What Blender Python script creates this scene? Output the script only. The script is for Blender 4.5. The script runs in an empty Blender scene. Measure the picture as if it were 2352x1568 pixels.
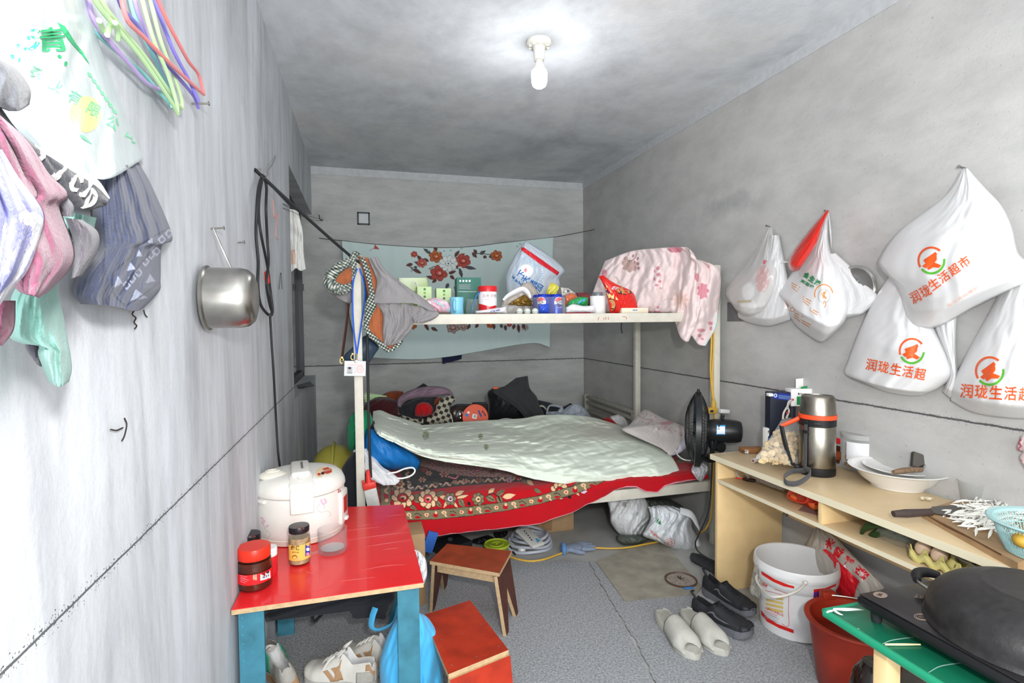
import bpy, bmesh, math, random
import numpy as np
from mathutils import Vector, Matrix, Euler
from mathutils.bvhtree import BVHTree
random.seed(7)
SC = bpy.context.scene
COL = SC.collection
PI = math.pi

# ---------------------------------------------------------------- camera, light, exposure
# axes of the room as seen by the camera (from the vanishing points of walls, ceiling and seams)
FPX, CX, CY = 1242.25, 1176.0, 784.0
CAMP = np.array([0.0, 0.0, 1.30])
RW = np.array([[0.96313702, 0.01922386, 0.26832353],
               [-0.2688627, 0.03564174, 0.96251884],
               [-0.00893981, 0.99917972, -0.03949646]])
cam_d = bpy.data.cameras.new('camera'); cam_d.sensor_width = 36.0; cam_d.lens = FPX/2352*36.0
cam_d.clip_start = 0.02
cam = bpy.data.objects.new('camera', cam_d); COL.objects.link(cam)
m = Matrix.Identity(4)
for i in range(3):
    m[i][0], m[i][1], m[i][2] = RW[i][0], RW[i][1], -RW[i][2]
    m[i][3] = CAMP[i]
cam.matrix_world = m
SC.camera = cam

SC.view_settings.view_transform = 'Standard'; SC.view_settings.look = 'None'
SC.view_settings.gamma = 1.0; SC.view_settings.use_curve_mapping = False
SC.view_settings.exposure = 0.62

wd = bpy.data.worlds.new('world'); SC.world = wd; wd.use_nodes = True
wd.node_tree.nodes['Background'].inputs[0].default_value = (0.92, 0.96, 1.0, 1)
wd.node_tree.nodes['Background'].inputs[1].default_value = 0.9

def lamp(name, kind, loc, power, size=0.1, rot=(0, 0, 0), col=(1, 1, 1), shape='DISK', size_y=None):
    d = bpy.data.lights.new(name, kind); d.energy = power; d.color = col
    if kind == 'AREA':
        d.shape = shape; d.size = size
        if size_y: d.size_y = size_y
    else:
        d.shadow_soft_size = size
    o = bpy.data.objects.new(name, d); COL.objects.link(o); o.location = loc; o.rotation_euler = rot
    return o
# soft fill light added, unseen, behind the photographer, the flash on the camera
lamp('fill_behind_camera', 'AREA', (0.6, -1.9, 1.3), 60, 2.0, (PI/2, 0, 0), (0.95, 0.98, 1.0), 'RECTANGLE', 2.2)
lamp('camera_flash', 'POINT', (0.12, -0.20, 1.52), 66, 0.05, col=(1.0, 0.985, 0.97))

# ---------------------------------------------------------------- helpers
def lin(c):
    if isinstance(c, str):
        c = c.lstrip('#'); c = tuple(int(c[i:i+2], 16) for i in (0, 2, 4))
    return tuple(((x/255)/12.92 if x/255 <= .04045 else ((x/255+.055)/1.055)**2.4) for x in c[:3])

MATS = {}
def mat(name, col='#808080', rough=.6, metal=0., var=0., vs=8., bump=0., bs=60., spec=.4, trans=0., alpha=1.,
        emit=0., attr=False, coat=0., sheen=0., bstretch=(1, 1, 1), ior=1.45, thin=False, col2=None):
    if name in MATS: return MATS[name]
    M = bpy.data.materials.new(name); M.use_nodes = True
    nt = M.node_tree; N = nt.nodes; L = nt.links
    b = N['Principled BSDF']
    c = lin(col)
    b.inputs['Base Color'].default_value = (*c, 1)
    b.inputs['Roughness'].default_value = rough
    b.inputs['Metallic'].default_value = metal
    b.inputs['Specular IOR Level'].default_value = spec
    b.inputs['Transmission Weight'].default_value = trans
    b.inputs['IOR'].default_value = ior
    b.inputs['Coat Weight'].default_value = coat
    b.inputs['Sheen Weight'].default_value = sheen
    tc = N.new('ShaderNodeTexCoord')
    src = None
    if attr:
        a = N.new('ShaderNodeAttribute'); a.attribute_name = 'Col'; src = a.outputs['Color']
        L.new(src, b.inputs['Base Color'])
    if var > 0:
        n = N.new('ShaderNodeTexNoise'); n.inputs['Scale'].default_value = vs; n.inputs['Detail'].default_value = 5
        L.new(tc.outputs['Object'], n.inputs['Vector'])
        mx = N.new('ShaderNodeMix'); mx.data_type = 'RGBA'; mx.blend_type = 'MULTIPLY' if (attr or not col2) else 'MIX'
        if col2 and not attr:
            rp = N.new('ShaderNodeValToRGB'); rp.color_ramp.elements[0].position = .5-var/2; rp.color_ramp.elements[1].position = .5+var/2
            L.new(n.outputs['Fac'], rp.inputs['Fac'])
            L.new(rp.outputs['Color'], mx.inputs[0])
            mx.inputs[6].default_value = (*c, 1); mx.inputs[7].default_value = (*lin(col2), 1)
        else:
            rp = N.new('ShaderNodeValToRGB')
            rp.color_ramp.elements[0].position = .3; rp.color_ramp.elements[0].color = (1-var,)*3+(1,)
            rp.color_ramp.elements[1].position = .7; rp.color_ramp.elements[1].color = (1,)*4
            L.new(n.outputs['Fac'], rp.inputs['Fac'])
            mx.inputs[0].default_value = 1
            if src: L.new(src, mx.inputs[6])
            else: mx.inputs[6].default_value = (*c, 1)
            L.new(rp.outputs['Color'], mx.inputs[7])
        L.new(mx.outputs[2], b.inputs['Base Color'])
    if bump > 0:
        n = N.new('ShaderNodeTexNoise'); n.inputs['Scale'].default_value = bs; n.inputs['Detail'].default_value = 3
        mp = N.new('ShaderNodeMapping'); mp.inputs['Scale'].default_value = bstretch
        L.new(tc.outputs['Object'], mp.inputs['Vector']); L.new(mp.outputs['Vector'], n.inputs['Vector'])
        bp = N.new('ShaderNodeBump'); bp.inputs['Strength'].default_value = bump; bp.inputs['Distance'].default_value = .003
        L.new(n.outputs['Fac'], bp.inputs['Height']); L.new(bp.outputs['Normal'], b.inputs['Normal'])
    if emit > 0:
        b.inputs['Emission Color'].default_value = (*c, 1); b.inputs['Emission Strength'].default_value = emit
    if alpha < 1 or thin:
        t = N.new('ShaderNodeBsdfTransparent'); ms = N.new('ShaderNodeMixShader')
        ms.inputs[0].default_value = alpha
        out = N['Material Output']
        if thin:      # clear plastic / glass: see-through in the middle, shiny at the rim
            lw = N.new('ShaderNodeLayerWeight'); lw.inputs['Blend'].default_value = .3
            ma = N.new('ShaderNodeMath'); ma.operation = 'MULTIPLY_ADD'
            ma.inputs[1].default_value = .34; ma.inputs[2].default_value = alpha; ma.use_clamp = True
            L.new(lw.outputs['Facing'], ma.inputs[0]); L.new(ma.outputs[0], ms.inputs[0])
        L.new(t.outputs[0], ms.inputs[1]); L.new(b.outputs[0], ms.inputs[2]); L.new(ms.outputs[0], out.inputs['Surface'])
    MATS[name] = M
    return M

def raydir(px, py):
    px = np.asarray(px, float); py = np.asarray(py, float)
    d = np.stack([px-CX, -(py-CY), np.full(px.shape, FPX)], -1)
    return d @ RW.T
def at(px, py, **k):
    """the point of the room on plane x=, y= or z= that the photograph shows at pixel (px, py)"""
    ax, v = list(k.items())[0]; i = 'xyz'.index(ax)
    d = raydir(px, py); t = (np.asarray(v)-CAMP[i])/d[..., i]
    p = CAMP + t[..., None]*d
    return p if p.ndim > 1 else Vector(p)
def toward(p, d):
    p = np.asarray(p, float); v = CAMP-p
    return p + v/np.linalg.norm(v, axis=-1, keepdims=True)*d

def cr(pts, n, closed=False):
    """n points evenly along a smooth curve through pts (any dimension)"""
    P = np.array([list(p) for p in pts], float)
    if len(P) < 3 and not closed:
        t = np.linspace(0, 1, n)[:, None]; return P[0]*(1-t)+P[-1]*t
    if closed: Q = np.vstack([P[-1], P, P[0], P[1]])
    else: Q = np.vstack([2*P[0]-P[1], P, 2*P[-1]-P[-2]])
    out = []
    for i in range(1, len(Q)-2):
        t = np.linspace(0, 1, 14, endpoint=False)[:, None]
        a, b, c, d = Q[i-1], Q[i], Q[i+1], Q[i+2]
        out.append(.5*((2*b)+(-a+c)*t+(2*a-5*b+4*c-d)*t**2+(-a+3*b-3*c+d)*t**3))
    out.append(Q[-2][None]); out = np.vstack(out)
    s = np.r_[0, np.cumsum(np.linalg.norm(np.diff(out, axis=0), axis=1))]
    q = np.linspace(0, s[-1], n+1)[:-1] if closed else np.linspace(0, s[-1], n)
    return np.stack([np.interp(q, s, out[:, k]) for k in range(out.shape[1])], 1)

def wr(U, V, seed, fu=6, fv=6, n=4, aniso=1.0):
    """soft random folds in -1..1 over two parameters"""
    r = np.random.RandomState(seed); H = np.zeros(np.shape(U)); w = 0
    for k in range(n):
        a = .6**k*1.0
        s = (1.6**k)
        th = r.uniform(-.6, .6)*aniso
        H = H + a*np.sin(2*PI*(U*fu*s*math.cos(th)*r.uniform(.7, 1.3)+V*fv*s*math.sin(th+.25)*r.uniform(.7, 1.3))+r.uniform(0, 6.28)
                         + 1.3*np.sin(2*PI*(V*fv*.5*s*r.uniform(.5, 1)+U*fu*.2)+r.uniform(0, 6.28)))
        w += a
    return H/w

class MB:
    def __init__(s): s.v = []; s.f = []; s.mi = []; s.col = None; s.slot = 0
    def add(s, v, f, M=None):
        b = len(s.v)
        if M is not None: v = [M @ Vector(p) for p in v]
        s.v += [tuple(p) for p in v]; s.f += [tuple(b+i for i in q) for q in f]; s.mi += [s.slot]*len(f)
        return s
    def bm(s, bm, M=None):
        bm.verts.index_update()
        s.add([v.co.copy() for v in bm.verts], [[v.index for v in f.verts] for f in bm.faces], M); bm.free(); return s
    def box(s, c, size, rot=(0, 0, 0), bev=0., M=None, seg=2):
        bm = bmesh.new(); bmesh.ops.create_cube(bm, size=1)
        for v in bm.verts: v.co = Vector((v.co.x*size[0], v.co.y*size[1], v.co.z*size[2]))
        if bev: bmesh.ops.bevel(bm, geom=bm.edges[:], offset=bev, segments=seg, affect='EDGES', profile=.5)
        T = Matrix.Translation(c) @ Euler(rot).to_matrix().to_4x4()
        return s.bm(bm, (M @ T) if M is not None else T)
    def bb(s, a, b, bev=0., M=None):
        a, b = Vector(a), Vector(b); d = b-a
        return s.box((a+b)/2, (abs(d.x), abs(d.y), abs(d.z)), bev=bev, M=M)
    def lathe(s, prof, seg=32, M=None, a0=0., a1=2*PI, sx=1., sy=1.):
        full = abs(a1-a0-2*PI) < 1e-6
        n = seg if full else seg+1
        V = []; F = []
        for r, z in prof:
            for k in range(n):
                a = a0+(a1-a0)*k/seg
                V.append((r*math.cos(a)*sx, r*math.sin(a)*sy, z))
        for i in range(len(prof)-1):
            for k in range(seg):
                k2 = (k+1) % n if full else k+1
                F.append((i*n+k, i*n+k2, (i+1)*n+k2, (i+1)*n+k))
        return s.add(V, F, M)
    def tube(s, pts, r, seg=8, n=None, smooth=True, closed=False, cap=True, flat=1.0):
        P = [Vector(p) for p in pts]
        if smooth and len(P) > 2: P = [Vector(p) for p in cr(P, n or max(12, len(P)*6), closed)]
        N = len(P); R = r if isinstance(r, (list, tuple, np.ndarray)) else None
        V = []; F = []; up = None
        for i in range(N):
            a = P[i-1] if (i > 0 or closed) else P[i]; b = P[(i+1) % N] if (i < N-1 or closed) else P[i]
            t = (b-a).normalized()
            if up is None:
                up = t.orthogonal().normalized()
            up = (up-t*up.dot(t))
            up = up.normalized() if up.length > 1e-6 else t.orthogonal().normalized()
            sd = t.cross(up)
            rr = np.interp(i/(N-1), np.linspace(0, 1, len(R)), R) if R is not None else r
            for k in range(seg):
                q = 2*PI*k/seg
                V.append(P[i]+up*math.cos(q)*rr+sd*math.sin(q)*rr*flat)
        for i in range(N if closed else N-1):
            j = (i+1) % N
            for k in range(seg):
                k2 = (k+1) % seg
                F.append((i*seg+k, i*seg+k2, j*seg+k2, j*seg+k))
        if cap and not closed:
            F.append(tuple(range(seg))[::-1]); F.append(tuple((N-1)*seg+k for k in range(seg)))
        return s.add(V, F)
    def prism(s, poly, vec, M=None):
        n = len(poly); vec = Vector(vec); P = [Vector(p) for p in poly]
        return s.add(P+[p+vec for p in P], [tuple(range(n))[::-1], tuple(range(n, 2*n))]+[(i, (i+1) % n, n+(i+1) % n, n+i) for i in range(n)], M)
    def ell(s, c, r, seg=20, rings=12, M=None, rot=(0, 0, 0)):
        T = Matrix.Translation(c) @ Euler(rot).to_matrix().to_4x4() @ Matrix.Diagonal((*r, 1))
        if M is not None: T = M @ T
        bm = bmesh.new(); bmesh.ops.create_uvsphere(bm, u_segments=seg, v_segments=rings, radius=1)
        return s.bm(bm, T)
    def grid(s, P, cu=False, cv=False, flip=False):
        nv, nu = P.shape[:2]; F = []
        for j in range(nv if cv else nv-1):
            for i in range(nu if cu else nu-1):
                q = (j*nu+i, j*nu+(i+1) % nu, ((j+1) % nv)*nu+(i+1) % nu, ((j+1) % nv)*nu+i)
                F.append(q[::-1] if flip else q)
        return s.add([tuple(p) for p in P.reshape(-1, 3)], F)

WM = {}
CNT = {}
def Mloc(loc=(0, 0, 0), rz=0., rx=0., ry=0., sc=1.):
    return Matrix.Translation(loc) @ Euler((rx, ry, rz)).to_matrix().to_4x4() @ Matrix.Scale(sc, 4)
def settags(o, label=None, cat=None, group=None, kind=None):
    if label: o['label'] = label
    if cat: o['category'] = cat
    if group: o['group'] = group
    if kind: o['kind'] = kind
    return o
def thing(name, label, cat, loc=(0, 0, 0), rz=0., group=None, M=None):
    o = bpy.data.objects.new(name, None); COL.objects.link(o); o.empty_display_size = .05
    o.matrix_world = M if M is not None else Mloc(loc, rz)
    WM[o] = o.matrix_world.copy()
    return settags(o, label, cat, group)
def obj(name, mb, mats, parent=None, world=False, sharp=40, merge=False, solid=0., sub=0, soff=0.):
    me = bpy.data.meshes.new(name)
    V = mb.v
    if parent is not None and world:
        I = WM[parent].inverted(); V = [I @ Vector(p) for p in V]
    me.from_pydata([tuple(p) for p in V], [], mb.f)
    mats = mats if isinstance(mats, (list, tuple)) else [mats]
    for q in mats: me.materials.append(q)
    if any(mb.mi): me.polygons.foreach_set('material_index', mb.mi)
    if mb.col is not None:
        a = me.color_attributes.new('Col', 'FLOAT_COLOR', 'POINT')
        C = np.ones((len(V), 4), np.float32); C[:, :3] = np.asarray(mb.col).reshape(-1, 3)[:len(V)]
        a.data.foreach_set('color', C.ravel())
    me.polygons.foreach_set('use_smooth', [True]*len(me.polygons))
    bm = bmesh.new(); bm.from_mesh(me)
    if merge: bmesh.ops.remove_doubles(bm, verts=bm.verts[:], dist=1e-5)
    bmesh.ops.recalc_face_normals(bm, faces=bm.faces[:])
    bm.to_mesh(me); bm.free()
    me.set_sharp_from_angle(angle=math.radians(sharp))
    o = bpy.data.objects.new(name, me); COL.objects.link(o)
    if parent is not None:
        o.parent = parent; WM[o] = WM[parent].copy()
    else: WM[o] = Matrix.Identity(4)
    if solid:
        q = o.modifiers.new('thickness', 'SOLIDIFY'); q.thickness = solid; q.offset = soff
    if sub:
        q = o.modifiers.new('smooth', 'SUBSURF'); q.levels = sub; q.render_levels = sub
    return o
def tagged(name, mb, mats, label, cat, group=None, kind=None, **k):
    return settags(obj(name, mb, mats, **k), label, cat, group, kind)
def dup(root, loc=None, rz=None, label=None, M=None):
    c = root.copy(); COL.objects.link(c)
    c.matrix_world = M if M is not None else Mloc(loc, rz or 0.)
    WM[c] = c.matrix_world.copy()
    if label: c['label'] = label
    for ch in list(root.children):
        d = ch.copy(); COL.objects.link(d); d.parent = c; WM[d] = WM[c].copy()
        for g in ch.children:
            e = g.copy(); COL.objects.link(e); e.parent = d; WM[e] = WM[c].copy()
    return c

# ------------------------------------------------ cloth, bags and other soft things
def coons(L, R, T=None, B=None, nu=40, nv=40):
    L = cr(L, nv); R = cr(R, nv)
    u = np.linspace(0, 1, nu)[None, :, None]; v = np.linspace(0, 1, nv)[:, None, None]
    P = L[:, None]*(1-u)+R[:, None]*u
    if T is not None:
        T = cr([L[0]]+list(T)+[R[0]], nu); P = P+(1-v)*(T[None]-(L[0]*(1-u)+R[0]*u))
    if B is not None:
        B = cr([L[-1]]+list(B)+[R[-1]], nu); P = P+v*(B[None]-(L[-1]*(1-u)+R[-1]*u))
    return P
def UVg(nu, nv):
    return np.meshgrid(np.linspace(0, 1, nu), np.linspace(0, 1, nv))
def dome(U, V, pu=.5, pv=None):
    a = np.clip(1-(2*U-1)**2, 0, 1)**pu
    return a if pv is None else a*np.clip(1-(2*V-1)**2, 0, 1)**pv
SGN = {'x': -1, 'y': -1, 'z': 1}
def soft(L, R, T=None, B=None, axis='y', base=0., bulge=None, nu=40, nv=40, back=None, sgn=None, paint=None, pxs=None):
    """a soft sheet whose outline is traced; base = distance of its plane, bulge = how far it swells to the viewer's side.
    back=None: one cloth sheet; else the thing is closed, its back lying at base (+back*bulge)"""
    PX = coons(L, R, T, B, nu, nv) if pxs is None else pxs
    nv, nu = PX.shape[:2]
    U, V = UVg(nu, nv)
    s = sgn if sgn is not None else SGN[axis]
    bs = base(U, V) if callable(base) else np.full(U.shape, float(base))
    bu = bulge(U, V) if callable(bulge) else (np.zeros(U.shape) if bulge is None else np.full(U.shape, bulge))
    P = at(PX[..., 0], PX[..., 1], **{axis: bs+s*bu})
    mb = MB(); mb.grid(P)
    C = None
    if paint is not None: C = paint(U, V, PX[..., 0], PX[..., 1])
    if back is not None:
        P2 = at(PX[..., 0], PX[..., 1], **{axis: bs+s*bu*back})
        edge = np.zeros(U.shape, bool); edge[0] = edge[-1] = True; edge[:, 0] = edge[:, -1] = True
        mb.grid(P2, flip=True)
        n = nu*nv
        # close the rim
        ring = [(0, i) for i in range(nu)]+[(j, nu-1) for j in range(1, nv)]+[(nv-1, i) for i in range(nu-2, -1, -1)]+[(j, 0) for j in range(nv-2, 0, -1)]
        ids = [j*nu+i for j, i in ring]
        fs = [(ids[k], ids[(k+1) % len(ids)], n+ids[(k+1) % len(ids)], n+ids[k]) for k in range(len(ids))]
        mb.f += fs; mb.mi += [0]*len(fs)
        if C is not None: C = np.concatenate([C.reshape(-1, 3), C.reshape(-1, 3)])
    if C is not None: mb.col = C.reshape(-1, 3)
    return mb

class Paint:
    """pattern of a cloth, painted on its vertices; coordinates X, Y are any two fields over the cloth"""
    def __init__(s, X, Y, base): s.X = X; s.Y = Y; s.C = np.ones(X.shape+(3,))*np.array(lin(base))
    def mask(s, m, col): s.C[m] = lin(col); return s
    def poly(s, pts, col):
        X, Y = s.X, s.Y; ins = np.zeros(X.shape, bool); n = len(pts)
        for i in range(n):
            x0, y0 = pts[i]; x1, y1 = pts[(i+1) % n]
            if y0 == y1: continue
            c = ((y0 > Y) != (y1 > Y)) & (X < (x1-x0)*(Y-y0)/(y1-y0)+x0)
            ins ^= c
        return s.mask(ins, col)
    def ell(s, x, y, rx, ry, col, rot=0.):
        c, n = math.cos(rot), math.sin(rot); dx, dy = s.X-x, s.Y-y
        return s.mask(((dx*c+dy*n)/rx)**2+((-dx*n+dy*c)/ry)**2 < 1, col)
    def leaf(s, x0, y0, x1, y1, w, col, vein=None):
        dx, dy = x1-x0, y1-y0; l = math.hypot(dx, dy); dx /= l; dy /= l
        t = ((s.X-x0)*dx+(s.Y-y0)*dy)/l; d = np.abs(-(s.X-x0)*dy+(s.Y-y0)*dx)
        ins = (t > 0) & (t < 1)
        s.mask(ins & (d < w*np.sin(PI*np.clip(t, 0, 1)**.8)), col)
        if vein: s.mask(ins & (d < w*.13) & (t < .85), vein)
        return s
    def line(s, pts, w, col, smooth=True):
        P = cr(pts, max(10, 6*len(pts))) if smooth and len(pts) > 2 else np.array(pts, float)
        m = np.zeros(s.X.shape, bool)
        for a, b in zip(P[:-1], P[1:]):
            d = b-a; l2 = max(d@d, 1e-12)
            t = np.clip(((s.X-a[0])*d[0]+(s.Y-a[1])*d[1])/l2, 0, 1)
            m |= (s.X-a[0]-t*d[0])**2+(s.Y-a[1]-t*d[1])**2 < w*w
        return s.mask(m, col)
    def flower(s, x, y, r, n, col, edge, mid, rot=0., ry=1.):
        for k in range(n):
            a = rot+2*PI*k/n
            px, py = x+math.cos(a)*r*.62, y+math.sin(a)*r*.62*ry
            s.ell(px, py, r*.46, r*.40*ry, edge, a); s.ell(px, py, r*.37, r*.32*ry, col, a)
        s.ell(x, y, r*.5, r*.5*ry, edge); s.ell(x, y, r*.42, r*.42*ry, mid)
        s.ell(x+r*.06, y, r*.25, r*.2*ry, col); s.ell(x, y+r*.1*ry, r*.16, r*.12*ry, edge)
        return s

# ------------------------------------------------ printing on a surface
def world_bvh(objs):
    V = []; F = []
    for o in objs:
        b = len(V); V += [WM[o] @ v.co for v in o.data.vertices]; F += [[b+i for i in p.vertices] for p in o.data.polygons]
    return BVHTree.FromPolygons(V, F)
def textmesh(body, bold=0.0, shear=0.0):
    c = bpy.data.curves.new('lettering', 'FONT'); c.body = body; c.offset = bold; c.resolution_u = 3; c.shear = shear
    t = bpy.data.objects.new('lettering', c); COL.objects.link(t)
    dg = bpy.context.evaluated_depsgraph_get(); ev = t.evaluated_get(dg); me = ev.to_mesh()
    v = [tuple(p.co[:2]) for p in me.vertices]; f = [tuple(p.vertices) for p in me.polygons]
    ev.to_mesh_clear(); bpy.data.objects.remove(t); bpy.data.curves.remove(c)
    v = np.array(v) if v else np.zeros((0, 2))
    return v, f
def polymesh(polys, cut):
    """polygons given in pixels -> a finely cut flat mesh"""
    bm = bmesh.new()
    for poly in polys:
        vs = [bm.verts.new((x, y, 0)) for x, y in poly]
        bm.faces.new(vs)
    bmesh.ops.triangulate(bm, faces=bm.faces[:])
    for _ in range(5):
        es = [e for e in bm.edges if e.calc_length() > cut]
        if not es: break
        bmesh.ops.subdivide_edges(bm, edges=es, cuts=1, use_grid_fill=False)
        bmesh.ops.triangulate(bm, faces=[f for f in bm.faces if len(f.verts) > 3])
    bm.verts.index_update()
    v = np.array([(q.co.x, q.co.y) for q in bm.verts]); f = [tuple(q.index for q in g.verts) for g in bm.faces]; bm.free()
    return v, f
def press(o, v, f, material, off=.0012, bvh=None):
    """lay a flat print (pixel coordinates v, faces f) onto the object's own surface as a part of its mesh"""
    if len(v) == 0: return
    bvh = bvh or world_bvh([o])
    D = raydir(v[:, 0], v[:, 1]); D /= np.linalg.norm(D, axis=1)[:, None]
    W = [None]*len(v); I = WM[o].inverted(); c = Vector(CAMP); ok = [False]*len(v)
    for i, d in enumerate(D):
        h = bvh.ray_cast(c, Vector(d))
        if h[0] is not None:
            n = h[1] if h[1].dot(Vector(d)) < 0 else -h[1]
            W[i] = I @ (h[0]-Vector(d)*off*.5+n*off*.6); ok[i] = True
    me = o.data; bm = bmesh.new(); bm.from_mesh(me)
    if material.name not in [q.name for q in me.materials]: me.materials.append(material)
    mi = [q.name for q in me.materials].index(material.name)
    vs = [bm.verts.new(W[i]) if ok[i] else None for i in range(len(v))]
    for q in f:
        if all(ok[i] for i in q):
            try:
                g = bm.faces.new([vs[i] for i in q]); g.material_index = mi; g.smooth = False
            except ValueError: pass
    bm.to_mesh(me); bm.free()
def quadmap(v, q, pad=0.):
    """normalised 0..1 coords -> quad in pixels: q = lower left, lower right, upper right, upper left"""
    a, b, c, d = [np.array(p, float) for p in q]
    u = v[:, :1]; t = v[:, 1:]
    return (a*(1-u)+b*u)*(1-t)+(d*(1-u)+c*u)*t
def write(o, body, q, material, bold=0.0, off=.0012, bvh=None):
    v, f = textmesh(body, bold)
    if len(v) == 0: return
    lo, hi = v.min(0), v.max(0); v = (v-lo)/np.maximum(hi-lo, 1e-6)
    press(o, quadmap(v, q), f, material, off, bvh)
def patch(o, polys, material, off=.0008, cut=12., bvh=None):
    if not isinstance(polys[0][0], (list, tuple)): polys = [polys]
    v, f = polymesh(polys, cut); press(o, v, f, material, off, bvh)
def circ(x, y, rx, ry=None, n=24, a0=0., a1=2*PI, rot=0.):
    ry = ry or rx
    P = []
    for k in range(n+(0 if abs(a1-a0-2*PI) < 1e-6 else 1)):
        a = a0+(a1-a0)*k/n; X, Y = rx*math.cos(a), ry*math.sin(a)
        P.append((x+X*math.cos(rot)-Y*math.sin(rot), y+X*math.sin(rot)+Y*math.cos(rot)))
    return P
def arc(x, y, rx, ry, w, a0, a1, n=20, rot=0.):
    out = circ(x, y, rx, ry, n, a0, a1, rot); inn = circ(x, y, rx-w, ry-w, n, a0, a1, rot)
    k = len(out); return [[out[i], out[(i+1) % k], inn[(i+1) % k], inn[i]] for i in range(n)]
def stroke(pts, w, n=16):
    P = cr(pts, n); T = np.gradient(P, axis=0); T /= np.linalg.norm(T, axis=1)[:, None]
    Nn = np.stack([-T[:, 1], T[:, 0]], 1); w = np.interp(np.linspace(0, 1, n), np.linspace(0, 1, len(w)), w)[:, None] if isinstance(w, (list, tuple)) else w
    a, b = P+Nn*w/2, P-Nn*w/2
    return [[tuple(a[i]), tuple(a[i+1]), tuple(b[i+1]), tuple(b[i])] for i in range(n-1)]

# ================================================================ the room
XL, XR, YB, ZC, Y0 = -0.366, 2.0, 4.685, 2.555, -1.05
def wallmat(name, base, dark, light, streak=(1, 1, 1), seam=True, wob_=.012, scale=1.6, dots=True, seamw=.0035, soot=None, amt=1.0):
    M = bpy.data.materials.new(name); M.use_nodes = True; nt = M.node_tree; N = nt.nodes; L = nt.links
    b = N['Principled BSDF']; b.inputs['Roughness'].default_value = .85; b.inputs['Specular IOR Level'].default_value = .2
    tc = N.new('ShaderNodeTexCoord'); mp = N.new('ShaderNodeMapping'); mp.inputs['Scale'].default_value = streak
    L.new(tc.outputs['Object'], mp.inputs['Vector'])
    def noise(sc, det=6, rough=.6, vec=None, dist=0.):
        n = N.new('ShaderNodeTexNoise'); n.inputs['Scale'].default_value = sc; n.inputs['Detail'].default_value = det
        n.inputs['Roughness'].default_value = rough; n.inputs['Distortion'].default_value = dist
        L.new(vec or mp.outputs['Vector'], n.inputs['Vector']); return n.outputs['Fac']
    def ramp(src, stops):
        r = N.new('ShaderNodeValToRGB'); e = r.color_ramp.elements
        e[0].position, e[0].color = stops[0][0], stops[0][1]; e[1].position, e[1].color = stops[-1][0], stops[-1][1]
        for p, c in stops[1:-1]:
            q = e.new(p); q.color = c
        L.new(src, r.inputs['Fac']); return r.outputs['Color']
    def mix(a, b_, fac, mode='MIX'):
        x = N.new('ShaderNodeMix'); x.data_type = 'RGBA'; x.blend_type = mode
        for s, i in ((a, 6), (b_, 7), (fac, 0)):
            if hasattr(s, 'links'): L.new(s, x.inputs[i])
            else: x.inputs[i].default_value = s
        return x.outputs[2]
    def math_(op, a, b_=None, clamp=False):
        x = N.new('ShaderNodeMath'); x.operation = op; x.use_clamp = clamp
        for s, i in ((a, 0), (b_, 1)):
            if s is None: continue
            if hasattr(s, 'links'): L.new(s, x.inputs[i])
            else: x.inputs[i].default_value = s
        return x.outputs[0]
    c4 = lambda c: (*lin(c), 1)
    d = lambda c: tuple(lin(base)[i]*(1-amt)+lin(c)[i]*amt for i in range(3))+(1,)
    col = ramp(noise(scale, 7, .62, dist=.6), [(.30, d(dark)), (.5, c4(base)), (.72, d(light))])
    n2 = noise(scale*4.3, 6, .65)
    col = mix(col, ramp(n2, [(.35, (.86, .86, .86, 1)), (.6, (1, 1, 1, 1))]), 1.0, 'MULTIPLY')
    sep = N.new('ShaderNodeSeparateXYZ'); L.new(tc.outputs['Object'], sep.inputs[0])
    if dots:
        v = noise(90, 2, .5, tc.outputs['Object'])
        col = mix(col, ramp(v, [(.27, (.6, .6, .6, 1)), (.33, (1, 1, 1, 1))]), .6, 'MULTIPLY')
    for s in (soot or []):      # a soft dirty smear: centre, radii, strength
        (x, y, z), (rx, ry, rz), st = s
        m2 = N.new('ShaderNodeMapping'); m2.vector_type = 'POINT'
        m2.inputs['Location'].default_value = (-x/rx, -y/ry, -z/rz); m2.inputs['Scale'].default_value = (1/rx, 1/ry, 1/rz)
        L.new(tc.outputs['Object'], m2.inputs['Vector'])
        ln = N.new('ShaderNodeVectorMath'); ln.operation = 'LENGTH'; L.new(m2.outputs[0], ln.inputs[0])
        nn = noise(9, 5, .7, tc.outputs['Object'])
        q = math_('SUBTRACT', math_('ADD', 1.0, math_('MULTIPLY', math_('SUBTRACT', nn, .5), 1.6)), ln.outputs['Value'], True)
        col = mix(col, (.22, .22, .23, 1), math_('MULTIPLY', q, st, True))
    if seam:   # the dark open joint between two courses of wall boards
        wob = math_('MULTIPLY', math_('SUBTRACT', noise(22, 6, .75, tc.outputs['Object']), .5), wob_)
        dz = math_('ABSOLUTE', math_('SUBTRACT', math_('ADD', sep.outputs['Z'], wob), .938))
        core = math_('LESS_THAN', dz, seamw)
        spr = math_('MULTIPLY', math_('GREATER_THAN', math_('SUBTRACT', noise(240, 2, .6, tc.outputs['Object']), math_('MULTIPLY', dz, 9.0)), .56), 1.0)
        m = math_('MAXIMUM', core, math_('MULTIPLY', spr, math_('LESS_THAN', dz, .016)))
        col = mix(col, (.035, .036, .038, 1), math_('MULTIPLY', m, .85))
    L.new(col, b.inputs['Base Color'])
    bp = N.new('ShaderNodeBump'); bp.inputs['Strength'].default_value = .25; bp.inputs['Distance'].default_value = .004
    L.new(noise(55, 5, .7, tc.outputs['Object']), bp.inputs['Height']); L.new(bp.outputs['Normal'], b.inputs['Normal'])
    return M
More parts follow.
